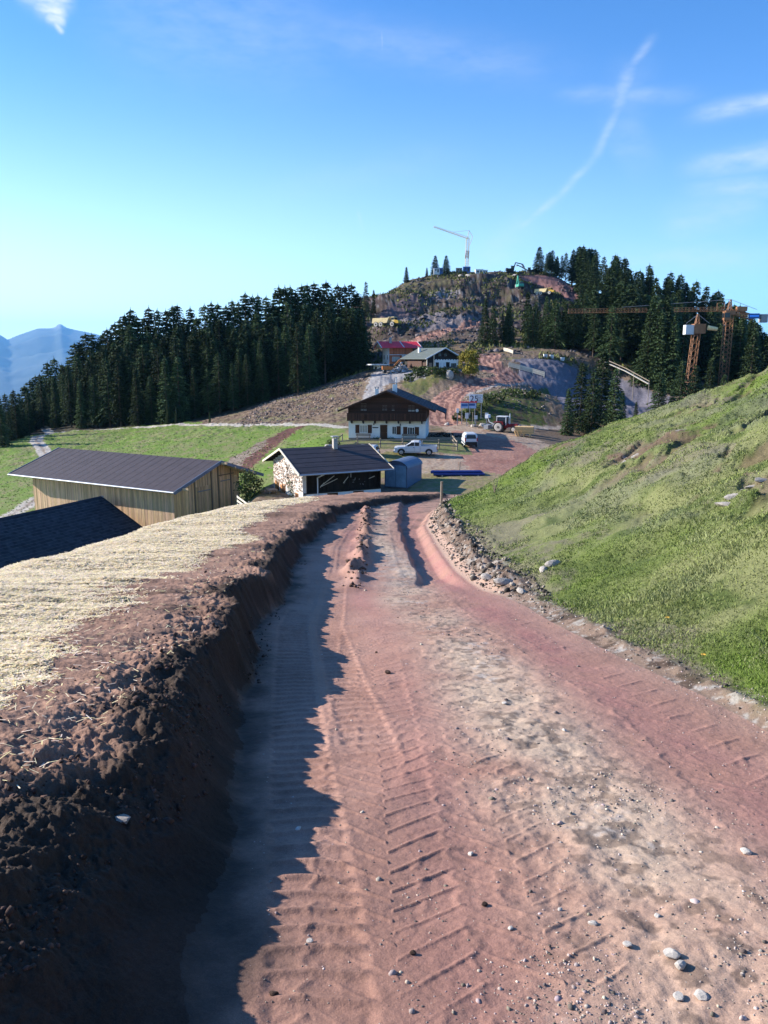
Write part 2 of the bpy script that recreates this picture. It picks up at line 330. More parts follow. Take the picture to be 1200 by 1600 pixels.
P_REDSCAR = poly_w([(352, 732), (400, 700), (425, 682), (478, 662), (488, 664), (440, 690), (410, 716), (385, 738)])
P_GREYSCAR = poly_w([(342, 738), (360, 716), (400, 693), (420, 686), (398, 706), (378, 722), (375, 735)])
P_YARD = poly_w([(648, 716), (700, 705), (716, 700), (706, 680), (688, 668), (686, 655), (700, 656), (760, 670), (850, 690), (885, 695)]) + [(34, 90), (26, 60), (6, 42), (0, 42), (-3, 60), (4, 82), (2, 92)]
P_PINK = poly_w([(706, 672), (800, 688), (850, 710), (840, 722), (790, 745), (735, 735), (725, 722), (716, 700)])
P_SHELF = poly_w([(840, 668), (905, 668), (905, 700), (850, 692)])
P_GRAVEL = poly_w([(555, 640), (575, 600), (580, 584), (615, 578), (668, 580), (665, 590), (630, 590), (600, 604), (585, 640)])
P_KNOLL = poly_w([(735, 630), (760, 614), (795, 608), (850, 604), (860, 615), (850, 640), (855, 668), (735, 664), (715, 650)])
P_SHRUB = poly_w([(622, 600), (640, 588), (700, 580), (722, 582), (700, 592), (672, 604), (650, 622), (640, 612)])
P_PIT = poly_w([(800, 562), (860, 562), (960, 585), (1060, 625), (1060, 660), (930, 660), (880, 640), (870, 620), (830, 605), (800, 592), (815, 575)])
P_CUTR = poly_w([(588, 520), (590, 500), (610, 480), (640, 466), (672, 468), (665, 480), (640, 500), (620, 515)])
P_ROCK = poly_w([(615, 505), (650, 497), (700, 495), (752, 493), (752, 508), (700, 520), (640, 520)])
P_ROCK2 = poly_w([(668, 455), (700, 450), (720, 462), (690, 472), (670, 470)])
P_OLIVE = poly_w([(620, 445), (680, 432), (715, 434), (700, 448), (640, 462), (615, 462)])
P_HEATH = poly_w([(655, 560), (700, 540), (760, 535), (800, 552), (770, 556), (700, 565)])
P_TOPRED = poly_w([(800, 432), (840, 430), (880, 440), (930, 478), (915, 482), (890, 478), (860, 455), (815, 440)])
L_ROAD = [tuple(hit(u, v)[:2]) for u, v in [(696, 662), (690, 648), (695, 630), (712, 612), (740, 602), (775, 596), (798, 592), (790, 584), (768, 578), (760, 565), (765, 555)]]
L_HILLRD = [tuple(hit(u, v)[:2]) for u, v in [(652, 536), (680, 526), (720, 516), (752, 506)]]
L_PATH = [tuple(hit(u, v)[:2]) for u, v in [(40, 675), (78, 677), (130, 672), (200, 669), (280, 664), (350, 665), (440, 664), (535, 668)]]
L_LOOP = [tuple(hit(u, v)[:2]) for u, v in [(84, 676), (60, 682), (56, 690), (66, 700), (75, 715)]]
L_LOOP2 = [tuple(hit(u, v)[:2]) for u, v in [(58, 778), (40, 792), (20, 803), (0, 812)]]
L_EDGE = [tuple(hit(u, v)[:2]) for u, v in [(702, 660), (703, 635), (722, 620), (760, 608), (800, 600), (818, 600)]]
L_TRACKR = [tuple(hit(u, v)[:2]) for u, v in [(775, 664), (830, 668), (890, 668)]]

C = lambda *a: np.array(a, float)
c_red = C(.355, .188, .135); c_pur = C(.315, .145, .122); c_tan = C(.47, .345, .25); c_brn = C(.13, .080, .055); c_dk = C(.052, .036, .027)
c_grs = C(.125, .195, .035); c_grs2 = C(.17, .195, .07); c_olv = C(.17, .15, .075); c_str = C(.66, .54, .35); c_gry = C(.34, .31, .29); c_wht = C(.54, .48, .43)
def mixc(a, b, t):
    t = np.clip(t, 0, 1)[..., None]; return a * (1 - t) + b * t
def paint(x, y, z=None):
    """base colour and region id of ground points"""
    col_ = np.empty(x.shape + (3,)); cid = np.zeros(x.shape, int)
    n1 = fbm(x, y, .35, 4, 70); n2 = fbm(x, y, 1.7, 4, 71); n3 = fbm(x, y, .06, 3, 72); n4 = fbm(x, y, 6, 3, 73)
    zc = 0 * x if z is None else np.where(y > 200, z, 0); n1h = fbm(x, y * .5 + zc * 1.5, .35, 4, 470); n2h = fbm(x, y * .5 + zc * 1.7, 1.1, 4, 471, .6)
    near = (y < 46) & (y > -50) & (np.abs(x) < 60)
    # ---- far default: rough churned earth with heath
    c = mixc(C(.135, .095, .070) + 0 * x[..., None], C(.23, .17, .12), .5 + 1.2 * n2)
    c = mixc(c, c_olv * .9, sst(.0, .5, n1 + .4 * n3)); cid[:] = 5
    k = sst(215, 260, y) * sst(-45, -25, x)
    hc = mixc(C(.052, .036, .032) + 0 * x[..., None], C(.115, .085, .078), .40 + 1.5 * n2h); hc = mixc(hc, C(.080, .074, .042), .7 * sst(.02, .35, n1h)); hc = mixc(hc, c_gry * .6, sst(.34, .46, n2h))
    c = mixc(c, hc, k)
    fl = sst(-60, -20, x) * 0
    jx = x + .9 * n2; jy = y + 1.4 * n1 + .4 * n2
    jx3 = x + 2.2 * n1; jy3 = y + 3.5 * n1
    def put(poly, colr, idn=None, j=True, f=1.0):
        nonlocal c
        m = inside(jx if j else x, jy if j else y, poly)
        c = np.where(m[..., None], mixc(c, colr + 0 * c, np.full(x.shape, f)), c)
        if idn is not None: cid[m] = idn
        return m
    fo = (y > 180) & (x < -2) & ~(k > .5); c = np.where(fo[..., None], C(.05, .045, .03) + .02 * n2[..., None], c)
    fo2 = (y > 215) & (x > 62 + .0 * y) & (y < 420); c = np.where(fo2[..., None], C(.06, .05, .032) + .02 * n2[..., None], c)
    green = mixc(c_grs + 0 * c, c_grs2, .45 + 1.6 * n1); green = mixc(green, C(.22, .19, .10), sst(.2, .5, n2 + .3 * n1))
    put(P_MEADOW, green, 4)
    m2 = y < 60; c = np.where((m2 & (x < -6))[..., None], green, c); cid[m2 & (x < -6)] = 4
    scr = mixc(C(.20, .145, .10) + 0 * c, C(.085, .055, .042), sst(-.25, .3, n2 + .3 * n4)); scr = mixc(scr, c_olv, sst(.1, .5, n1))
    put(P_SCRUB, scr, 5)
    put(P_REDSCAR, mixc(C(.15, .07, .055) + 0 * c, C(.09, .045, .04), .5 + n2), 5); put(P_GREYSCAR, mixc(C(.27, .22, .18) + 0 * c, C(.15, .11, .08), .5 + n2), 5)
    put(P_HEATH, mixc(C(.17, .13, .075) + 0 * c, c_brn, .3 + n2), 5)
    put(P_OLIVE, mixc(C(.13, .115, .06) + 0 * c, C(.06, .046, .034), .5 + 1.8 * n2h))
    put(P_CUTR, C(.13, .095, .10)); put(P_ROCK, mixc(C(.19, .165, .17) + 0 * c, C(.12, .10, .10), .35 + 1.5 * n2)); put(P_ROCK2, mixc(C(.30, .27, .27) + 0 * c, C(.1, .08, .08), .35 + 1.5 * n2))
    put(P_TOPRED, mixc(C(.27, .14, .125) + 0 * c, C(.14, .08, .075), .35 + n2), 7)
    put(P_PIT, mixc(C(.20, .185, .21) + 0 * c, C(.13, .12, .14), .5 + n1), 8)
    put(P_KNOLL, mixc(C(.085, .105, .030) + 0 * c, C(.09, .068, .045), sst(-.1, .3, n2 + .5 * n1)), 4)
    put(P_SHRUB, mixc(C(.11, .125, .04) + 0 * c, C(.14, .12, .055), .5 + n2), 4)
    put(P_GRAVEL, mixc(C(.36, .34, .33) + 0 * c, C(.26, .24, .23), .5 + n2), 6)
    # yard
    yd = mixc(C(.36, .27, .20) + 0 * c, C(.25, .20, .10), sst(.05, .35, n1 + .25 * n2) * (1 - sst(84, 88, y))); yd = mixc(yd, C(.27, .17, .12), sst(.1, .5, n2))
    put(P_YARD, yd, 3)
    gy = (1 - sst(82.5, 84.5, y + .6 * n1)) * sst(56, 62, y); myard = inside(jx, jy, P_YARD)
    c = np.where(myard[..., None], mixc(c, mixc(C(.20, .19, .075) + 0 * c, C(.26, .20, .12), .5 + 1.4 * n2), gy * (1 - sst(9, 16, x + 2 * n1))), c)
    put(P_PINK, mixc(C(.34, .19, .145) + 0 * c, C(.27, .135, .105), .5 + n1 + .4 * n2), 3)
    put(P_SHELF, C(.15, .11, .08), 5)
    # farm garden: green in front of and beside the chalet
    gd = (x > -14) & (x < 11) & (y > 96.5 + .5 * n1) & (y < 112); c = np.where(gd[..., None], mixc(mixc(c_grs2 + 0 * c, C(.22, .17, .10), .35 + 1.2 * n2), c_grs, sst(-4, -8, x)), c); cid[gd] = 4
    gf = (x > -12.5) & (x < 4) & (y > 84) & (y <= 97.5 + .5 * n1); c = np.where(gf[..., None], mixc(C(.20, .18, .07) + 0 * c, C(.33, .24, .17), sst(-.1, .3, n1 + n2 * .4)), c); cid[gf] = 4
    for L, w, colr, idn in [(L_EDGE, .8, C(.30, .27, .25), 6), (L_TRACKR, .9, C(.36, .30, .25), 6), (L_PATH, 1.1, C(.42, .38, .32), 6), (L_LOOP, 1.4, C(.42, .38, .33), 6), (L_LOOP2, 1.5, C(.42, .38, .33), 6), (L_ROAD, 3.0, None, 6), (L_HILLRD, 3.2, None, 6)]:
        d = dist_line(x, y, L) + .35 * n2
        if colr is None: cc = mixc(c_red * 1.15 + 0 * c, C(.40, .24, .19), .4 + n1); cc = mixc(cc, C(.17, .09, .075), sst(.25, .4, np.abs(np.sin(d * 2.4)) * .5 + .4 * n2))
        else: cc = colr * (1 + .2 * n2[..., None]); cc = mixc(cc, C(.17, .12, .09), .8 * bump1(d, 0, .28)) if w > 1.2 else cc
        m = d < w; c = np.where(m[..., None], cc, c); cid[m] = idn
    # ---- near ground
    if near.any():
        xx = x[near]; yy = y[near]; a1, a2, a3, a4 = n1[near], n2[near], n3[near], n4[near]
        xf = c_foot(yy); xl = c_lip(yy); xo = c_out(yy); xr = c_rd(yy); xg = c_gr(yy)
        j = fbm(xx * .3, yy, .9, 4, 5) * .16 + .30 * fbm(xx * 0, yy, .55, 3, 8) * sst(1, 5, yy); xf = xf + j * .5; xl = xl + j
        q = mixc(c_red + 0 * xx[..., None], c_red * .86, .5 + a1)
        q = mixc(q, C(.39, .225, .17), .5 + a2)
        t2 = np.interp(yy, [0, 3, 6, 12, 20, 40], [1.15, 1.05, .88, .45, .0, .0])
        tanm = np.exp(-((xx - t2 + .25 * a1) / np.interp(yy, [0, 5, 12, 20], [.58, .50, .42, .25])) ** 2)
        q = mixc(q, c_tan, tanm * (.75 + .8 * a2))
        q = mixc(q, c_pur, .8 * np.exp(-((xx - t2 - .85 + .15 * a1) / .35) ** 2) * (.8 + a2))
        q = mixc(q, c_pur * 1.15, .5 * np.exp(-((xx - t2 + .75 + .2 * a1) / .25) ** 2) * (.8 + a1))
        q = mixc(q, C(.36, .215, .155), .75 * sst(.25, .7, xx - t2 - 1.0))
        pale = sst(.38, .62, fbm(xx, yy, 2.1, 5, 80, .65) + .35 * tanm - .15) * tanm
        q = mixc(q, c_wht * .85, .6 * pale * sst(-.1, .3, fbm(xx, yy, 14, 3, 81)))
        q = mixc(q, c_dk * 2.0, .5 * sst(.30, .55, fbm(xx, yy, 12, 3, 82) + .2 * tanm) * (.3 + tanm))
        xm = np.interp(yy, [12, 16, 22, 28], [-.55, -.50, -.55, -.55]); q = mixc(q, c_dk * 1.8, .75 * sst(13, 15, yy) * (1 - sst(25, 30, yy)) * bump1(xx, xm, .16) * (.6 + a4))
        q = mixc(q, c_brn * 1.25, .7 * sst(16, 24, yy) * sst(.0, .35, a2 + .4 * a4))
        q = mixc(q, C(.32, .28, .25), .6 * bump1(yy, 15, 2.5) * bump1(xx, .2, .45) * (.6 + 1.5 * a4))
        cc = q; ci = np.zeros(xx.shape, int)
        shade_mud = sst(-.1, .35, fbm(xx * .6, yy * .35, 1.1, 4, 195)) * sst(1.9, .3, xx - xf); cc = mixc(q, c_red * .62, .55 * shade_mud)      # mud colour darkened in patches beside the bank, imitating its shade
        # bank
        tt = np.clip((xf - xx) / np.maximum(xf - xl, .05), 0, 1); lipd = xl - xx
        cc = mixc(cc, mixc(C(.055, .034, .026) + 0 * cc, C(.034, .024, .019), sst(-.2, .3, a2)), sst(-.28, .10, xf - xx + .22 * fbm(xx, yy, 2.5, 4, 193, .6)))  # dark scarp soil, its colour deepened up to the lip to carry shade
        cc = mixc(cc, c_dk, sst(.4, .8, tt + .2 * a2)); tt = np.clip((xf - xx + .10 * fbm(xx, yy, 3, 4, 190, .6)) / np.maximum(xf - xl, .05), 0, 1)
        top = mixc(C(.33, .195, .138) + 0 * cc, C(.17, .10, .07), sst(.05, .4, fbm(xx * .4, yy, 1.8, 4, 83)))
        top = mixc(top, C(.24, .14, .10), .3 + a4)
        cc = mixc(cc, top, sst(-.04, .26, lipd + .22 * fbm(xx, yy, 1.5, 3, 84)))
        ci[tt > .12] = 1
        sb = np.interp(yy, sby, sbx) + .35 * fbm(xx, yy, .6, 3, 85) + .30 * fbm(xx, yy, 2.4, 3, 86) * 1.0
        tongue = bump1(yy, 18.5, 1.5) * sst(-4.5, -3.2, xx) + bump1(yy, 22.5, 1.8) * sst(-4.4, -2.2, xx)
        sm = sst(-.12, .25, sb - xx - .6 * tongue * 1.2)
        cc = mixc(cc, mixc(c_str + 0 * cc, c_str * .72, .5 + a4), sm * sst(-.75, -.2, fbm(xx, yy, 9, 3, 87) + sm))
        ci[(sm > .5) & (lipd > .2)] = 2
        # beyond outer edge: grass flank
        od = xo - xx; fl_ = sst(1.2, 1.8, od + .4 * a2); cc = mixc(cc, c_grs, fl_); ci[fl_ > .5] = 4
        # right verge + meadow
        rt = np.clip((xx - xr) / np.maximum(xg - xr, .05), 0, 1); g = xx - xg
        ver = mixc(C(.20, .14, .105) + 0 * cc, C(.32, .29, .26), sst(.1, .4, fbm(xx, yy, 9, 4, 88, .7))); ver = mixc(ver, c_dk * 1.5, sst(.05, .35, fbm(xx, yy, 4.3, 4, 89, .65)))
        ver = mixc(ver, C(.43, .29, .22), sst(10, 13, yy) * (1 - sst(26, 28, yy)) * (1 - sst(.30, .5, rt)) )
        cc = mixc(cc, ver, sst(.02, .12, rt)); ci[rt > .08] = 1
        gr = mixc(C(.105, .145, .030) + 0 * cc, C(.165, .175, .075), .45 + 1.5 * a1); gr = mixc(gr, C(.075, .10, .03), sst(.0, .5, a2)); gr = mixc(gr, C(.155, .145, .09), sst(.05, .45, fbm(xx, yy, .5, 4, 90) + .3 * a4))
        dirt = sst(.27, .47, .6 * fbm(xx, yy, .45, 4, 91) + .45 * fbm(xx, yy, 1.5, 4, 191, .65) + .2 * a4) * sst(2.2, 4, g)
        dn_ = dentn(xx, yy) + .08 * a4; dent = .8 * sst(.20, .36, dn_) * sst(1.5, 4.5, g); gr = mixc(gr, C(.135, .14, .10), .5 * heathn(xx, yy) * sst(1, 3, g)); gr = mixc(gr, C(.13, .085, .06), np.maximum(dirt * .85, dent * .8)); gr = mixc(gr, C(.33, .31, .29), sst(.5, .58, fbm(xx, yy, 3.2, 3, 92) + .1 * a1) * dirt)
        gm = sst(-.15, .22, g + .25 * a2 + .1 * a4)
        cc = mixc(cc, gr, gm); ci[(gm > .5)] = 9
        # only where the near surface is the upper one
        w = upper_near(xx, yy)
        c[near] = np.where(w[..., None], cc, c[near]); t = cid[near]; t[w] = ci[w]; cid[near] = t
    return np.clip(c, .01, .9), cid
def upper_near(x, y): return near_h(x, y, False) > far_h(x, y, False) - .1
_sb = [isect(u, v, hb) for u, v in [(0, 1068), (56, 1037), (90, 1000), (124, 970), (187, 929), (240, 905), (285, 882), (330, 862), (395, 842), (420, 815), (450, 790), (480, 783)]]
_sb.sort(key=lambda p: p[1]); sby = [p[1] for p in _sb]; sbx = [p[0] for p in _sb]

# ------------------------------------------------------------------ materials
MATS = {}
def mat(name, rgb, rough=.8, nscale=4.0, namt=.25, bump=.0, bscale=30.0, metal=0.0, spec=.3, coords='Object', stretch=None, vcol=None, rand=0.0, spk=None):
    if name in MATS: return MATS[name]
    m = bpy.data.materials.new(name); m.use_nodes = True; nt = m.node_tree; N = nt.nodes; L = nt.links
    b = N['Principled BSDF']; b.inputs['Roughness'].default_value = rough; b.inputs['Metallic'].default_value = metal; b.inputs['Specular IOR Level'].default_value = spec
    t = N.new('ShaderNodeTexCoord'); nz = N.new('ShaderNodeTexNoise'); nz.inputs['Scale'].default_value = nscale; nz.inputs['Detail'].default_value = 5; nz.inputs['Roughness'].default_value = .6
    if coords == 'World':
        g_ = N.new('ShaderNodeNewGeometry'); src = g_.outputs['Position']
    else: src = t.outputs[coords]
    if stretch:
        mp = N.new('ShaderNodeMapping'); mp.inputs['Scale'].default_value = stretch; L.new(src, mp.inputs[0]); src = mp.outputs[0]
    L.new(src, nz.inputs['Vector'])
    r = N.new('ShaderNodeMapRange'); r.inputs[1].default_value = .25; r.inputs[2].default_value = .75; r.inputs[3].default_value = 1 - namt; r.inputs[4].default_value = 1 + namt; L.new(nz.outputs['Fac'], r.inputs[0])
    vmn = N.new('ShaderNodeVectorMath'); vmn.operation = 'SCALE'; L.new(r.outputs[0], vmn.inputs[3])
    if vcol:
        at_ = N.new('ShaderNodeAttribute'); at_.attribute_name = vcol
        if vcol == 'tint':
            v2 = N.new('ShaderNodeVectorMath'); v2.operation = 'MULTIPLY'; L.new(at_.outputs['Color'], v2.inputs[0]); v2.inputs[1].default_value = rgb[:3]; L.new(v2.outputs[0], vmn.inputs[0])
        else: L.new(at_.outputs['Color'], vmn.inputs[0])
    else: vmn.inputs[0].default_value = rgb[:3]
    out = vmn.outputs[0]
    if spk:
        n3_ = N.new('ShaderNodeTexNoise'); n3_.inputs['Scale'].default_value = spk[0]; n3_.inputs['Detail'].default_value = 3; n3_.inputs['Roughness'].default_value = .7; L.new(src, n3_.inputs['Vector'])
        r3 = N.new('ShaderNodeMapRange'); r3.inputs[1].default_value = .32; r3.inputs[2].default_value = .68; r3.inputs[3].default_value = 1 - spk[1]; r3.inputs[4].default_value = 1 + spk[1]; L.new(n3_.outputs['Fac'], r3.inputs[0])
        v4 = N.new('ShaderNodeVectorMath'); v4.operation = 'SCALE'; L.new(out, v4.inputs[0]); L.new(r3.outputs[0], v4.inputs[3]); out = v4.outputs[0]
    if rand:
        oi = N.new('ShaderNodeObjectInfo'); rr = N.new('ShaderNodeMapRange'); rr.inputs[3].default_value = 1 - rand; rr.inputs[4].default_value = 1 + rand; L.new(oi.outputs['Random'], rr.inputs[0])
        v3 = N.new('ShaderNodeVectorMath'); v3.operation = 'SCALE'; L.new(out, v3.inputs[0]); L.new(rr.outputs[0], v3.inputs[3]); out = v3.outputs[0]
    L.new(out, b.inputs['Base Color'])
    if bump:
        n2 = N.new('ShaderNodeTexNoise'); n2.inputs['Scale'].default_value = bscale; n2.inputs['Detail'].default_value = 6; n2.inputs['Roughness'].default_value = .65; L.new(src, n2.inputs['Vector'])
        bp = N.new('ShaderNodeBump'); bp.inputs['Strength'].default_value = .9; bp.inputs['Distance'].default_value = bump; L.new(n2.outputs['Fac'], bp.inputs['Height']); L.new(bp.outputs[0], b.inputs['Normal'])
    MATS[name] = m; return m
M_ground = mat('ground_earth', (1, 1, 1), rough=.92, nscale=45, namt=.22, bump=.012, bscale=30, coords='World', vcol='Col', spec=.15, spk=(190, .25))
M_far = mat('ground_far', (1, 1, 1), rough=.95, nscale=2.6, namt=.35, bump=.09, bscale=2.2, coords='World', vcol='Col', spec=.1)
M_grassg = mat('ground_turf', (1, 1, 1), rough=.95, nscale=30, namt=.3, bump=.02, bscale=22, coords='World', vcol='Col', spec=.1)
M_road = mat('packed_mud', (1, 1, 1), rough=.78, nscale=38, namt=.16, bump=.007, bscale=34, coords='World', vcol='Col', spec=.3, spk=(210, .22))

# ------------------------------------------------------------------ the ground sheet
def build_ground():
    az = np.concatenate([np.arange(-180, -52, 4.), np.arange(-52, -34, .6), np.arange(-34, 34, .08), np.arange(34, 52, .6), np.arange(52, 180, 4.)]); az = R(1) * az
    rs = [.5]
    while rs[-1] < 31000:
        r = rs[-1]; k = .06 if r < 1.3 else .0032 if r < 10 else .0055 if r < 45 else .0075 if r < 130 else .0062 if r < 420 else .05
        rs.append(r * (1 + k))
    rs = np.array(rs); A, Rr = np.meshgrid(az, rs)
    X = np.sin(A) * Rr; Y = np.cos(A) * Rr
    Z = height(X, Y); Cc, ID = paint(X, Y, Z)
    nr, na = X.shape; V = np.stack([X, Y, Z], -1).reshape(-1, 3); Cv = Cc.reshape(-1, 3)
    i = np.arange(nr - 1)[:, None] * na; jn = np.arange(na)[None, :]; j2 = (jn + 1) % na
    F = np.stack([i + jn, i + j2, i + na + j2, i + na + jn], -1).reshape(-1, 4)[:, ::-1]
    fid = ID[:-1].reshape(-1)
    cx = -.5; c0 = len(V)
    ctr = np.array([[0, 0, float(Z[0].mean())]]); V = np.vstack([V, ctr]); Cv = np.vstack([Cv, Cv[:1]])
    names = {0: ('dirt_road', M_road, 'structure'), 1: ('earth_bank', M_ground, 'structure'), 2: ('straw_covered_bank', M_ground, 'structure'), 3: ('farm_yard', M_far, 'structure'), 4: ('meadow', M_far, 'structure'), 5: ('hillside', M_far, 'structure'), 6: ('mountain_track', M_far, 'structure'), 7: ('summit_track', M_far, 'structure'), 8: ('excavated_slope', M_far, 'structure'), 9: ('grassy_slope', M_grassg, 'structure')}
    for k, (nm_, m_, kd) in names.items():
        f = F[fid == k]
        if k == 0:
            tri = np.stack([jn[0], (jn[0] + 1) % na, np.full(na, c0)], -1)
        if not len(f): continue
        me = bpy.data.meshes.new(nm_)
        idx = f.reshape(-1); ls = np.arange(0, len(idx), 4); 
        if k == 0: idx = np.concatenate([idx, tri.reshape(-1)]); ls = np.concatenate([ls, len(f) * 4 + np.arange(0, na * 3, 3)])
        u, inv = np.unique(idx, return_inverse=True)
        me.vertices.add(len(u)); me.vertices.foreach_set('co', V[u].astype(np.float32).ravel())
        me.loops.add(len(inv)); me.loops.foreach_set('vertex_index', inv.astype(np.int32).ravel())
        me.polygons.add(len(ls)); me.polygons.foreach_set('loop_start', ls.astype(np.int32)); me.polygons.foreach_set('use_smooth', np.ones(len(ls), bool))
        me.update(calc_edges=True)
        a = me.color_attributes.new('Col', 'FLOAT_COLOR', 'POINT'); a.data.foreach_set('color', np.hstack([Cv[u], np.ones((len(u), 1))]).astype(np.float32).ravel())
        me.materials.append(m_); o = bpy.data.objects.new(nm_, me); col.objects.link(o); o['kind'] = kd
build_ground()
# ------------------------------------------------------------------ mesh helpers
class MB:
    def __init__(s): s.v = []; s.f = []; s.t = []; s.M = Matrix.Identity(4)
    def add(s, vs, fs, tint=1.0):
        n = len(s.v); s.v += [tuple(s.M @ Vector(p)) for p in vs]; s.f += [tuple(i + n for i in f) for f in fs]; s.t += [tint] * len(fs); return s
    def box(s, c, d, tint=1.0, rz=0.0, M=None):
        x, y, z = d[0] / 2, d[1] / 2, d[2] / 2; m = (M if M is not None else Matrix.Rotation(rz, 4, 'Z'))
        vs = [Vector(c) + (m @ Vector((a * x, b * y, e * z))) for e in (-1, 1) for b in (-1, 1) for a in (-1, 1)]
        return s.add(vs, [(0, 2, 3, 1), (4, 5, 7, 6), (0, 1, 5, 4), (2, 6, 7, 3), (0, 4, 6, 2), (1, 3, 7, 5)], tint)
    def b2(s, x0, x1, y0, y1, z0, z1, tint=1.0): return s.box(((x0 + x1) / 2, (y0 + y1) / 2, (z0 + z1) / 2), (abs(x1 - x0), abs(y1 - y0), abs(z1 - z0)), tint)
    def bar(s, p, q, w, h=None, tint=1.0):
        p = Vector(p); q = Vector(q); d = q - p; h = h or w
        m = d.to_track_quat('X', 'Z').to_matrix().to_4x4(); return s.box((p + q) / 2, (d.length, w, h), tint, M=m)
    def tube(s, p, q, r0, r1=None, n=8, tint=1.0, caps=True):
        p = Vector(p); q = Vector(q); r1 = r0 if r1 is None else r1; m = (q - p).to_track_quat('Z', 'Y').to_matrix()
        vs = []; 
        for c, r in ((p, r0), (q, r1)):
            vs += [c + m @ Vector((math.cos(2 * math.pi * k / n) * r, math.sin(2 * math.pi * k / n) * r, 0)) for k in range(n)]
        fs = [(k, (k + 1) % n, n + (k + 1) % n, n + k) for k in range(n)]
        if caps: fs += [tuple(range(n))[::-1], tuple(range(n, 2 * n))]
        return s.add(vs, fs, tint)
    def prism(s, poly, a, b, axis='Y', tint=1.0):       # 2-D outline extruded along an axis
        n = len(poly)
        def P(u, v, w): return {'Y': (u, w, v), 'X': (w, u, v), 'Z': (u, v, w)}[axis]
        vs = [P(u, v, a) for u, v in poly] + [P(u, v, b) for u, v in poly]
        return s.add(vs, [tuple(range(n))[::-1], tuple(range(n, 2 * n))] + [(k, (k + 1) % n, n + (k + 1) % n, n + k) for k in range(n)], tint)
    def build(s, name, m, parent=None, smooth=False, bevel=0, label=None):
        me = bpy.data.meshes.new(name); me.from_pydata(s.v, [], s.f); me.update()
        bm = bmesh.new(); bm.from_mesh(me); bmesh.ops.recalc_face_normals(bm, faces=bm.faces)
        bm.to_mesh(me); bm.free()
        a = me.color_attributes.new('tint', 'FLOAT_COLOR', 'CORNER'); arr = []
        for p, t in zip(me.polygons, s.t):
            tt = (t, t, t, 1) if not isinstance(t, tuple) else (*t, 1); arr += list(tt) * p.loop_total
        a.data.foreach_set('color', arr)
        if smooth:
            me.polygons.foreach_set('use_smooth', [True] * len(me.polygons))
        me.materials.append(m); o = bpy.data.objects.new(name, me); col.objects.link(o)
        if parent is not None: o.parent = parent
        if label: o['label'] = label
        if bevel:
            b = o.modifiers.new('bevel', 'BEVEL'); b.width = bevel; b.segments = 2; b.limit_method = 'ANGLE'
        return o
def tag(o, label, cat, group=None, kind=None):
    if label: o['label'] = label
    if cat: o['category'] = cat
    if group: o['group'] = group
    if kind: o['kind'] = kind
    return o
def thing(name, loc, rz=0, label=None, cat=None, group=None, scale=1.0):
    o = bpy.data.objects.new(name, None); col.objects.link(o); o.location = loc; o.rotation_euler = (0, 0, rz); o.scale = (scale,) * 3; o.empty_display_size = .2
    return tag(o, label, cat, group)
KIDS = {}
def copy_tree(o, loc=None, rz=None, label=None, scale=None):
    def cp(a, par):
        c = a.copy(); col.objects.link(c); c.parent = par
        for ch in a.children: cp(ch, c)
        return c
    c = cp(o, None)
    if loc is not None: c.location = loc
    if rz is not None: c.rotation_euler = (0, 0, rz)
    if scale is not None: c.scale = scale if isinstance(scale, tuple) else (scale,) * 3
    if label: c['label'] = label
    return c
def gp(p): return Vector((p[0], p[1], gz(p[0], p[1])))

mt_ = lambda name, rgb, **k: mat(name, rgb, vcol='tint', **k)
M_wood = mt_('sawn_larch_boards', (.62, .42, .25), rough=.75, nscale=3, namt=.3, stretch=(4, 4, .35), bump=.004, bscale=20)
M_woodg = mt_('weathered_boards', (.30, .235, .18), rough=.8, nscale=3, namt=.35, stretch=(4, 4, .35), bump=.004, bscale=20)
M_dwood = mt_('dark_stained_timber', (.060, .026, .016), rough=.7, nscale=4, namt=.4, stretch=(1, 1, 5), bump=.004)
M_dwood2 = mt_('near_black_timber', (.022, .017, .014), rough=.75, nscale=4, namt=.4, bump=.004)
M_shut = mt_('brown_shutter_wood', (.085, .035, .018), rough=.6, nscale=8, namt=.3)
M_shut2 = mt_('orange_shutter_wood', (.42, .19, .07), rough=.6, nscale=8, namt=.25)
M_white = mt_('white_render', (.80, .80, .78), rough=.9, nscale=1.5, namt=.08, bump=.004, bscale=25)
M_lime = mt_('lime_washed_stone', (.56, .50, .45), rough=.9, nscale=3, namt=.25, bump=.01, bscale=14)
M_glass = mt_('window_glass', (.022, .027, .034), rough=.22, nscale=2, namt=.3, spec=.45)
M_curt = mt_('net_curtain', (.42, .40, .35), rough=.8, nscale=6, namt=.2)
M_bit = mt_('brown_roofing_felt', (.062, .046, .048), rough=.62, nscale=1.2, namt=.22, bump=.003, bscale=9, spec=.35)
M_bitd = mt_('dark_roofing_felt', (.040, .032, .036), rough=.6, nscale=1.2, namt=.3, bump=.003, bscale=9, spec=.35)
M_slate = mt_('dark_roof_tiles', (.036, .038, .048), rough=.75, nscale=3, namt=.3, bump=.004, bscale=14, spec=.2)
M_metalb = mt_('blue_grey_sheet_metal', (.11, .14, .21), rough=.45, nscale=2, namt=.12, spec=.5)
M_zinc = mt_('zinc_gutter', (.42, .44, .47), rough=.4, nscale=2, namt=.15, metal=.6)
M_stone = mt_('chimney_stone', (.42, .38, .34), rough=.9, nscale=9, namt=.4, bump=.01)
M_pebble = mt_('whitish_road_stone', (.62, .57, .51), rough=.85, nscale=20, namt=.25, bump=.004, bscale=60)
M_rock = mt_('pale_limestone', (.40, .36, .32), rough=.9, nscale=5, namt=.35, bump=.012, bscale=12)
M_rockd = mt_('dark_earth_clod', (.10, .06, .045), rough=.95, nscale=9, namt=.4, bump=.012, bscale=20)
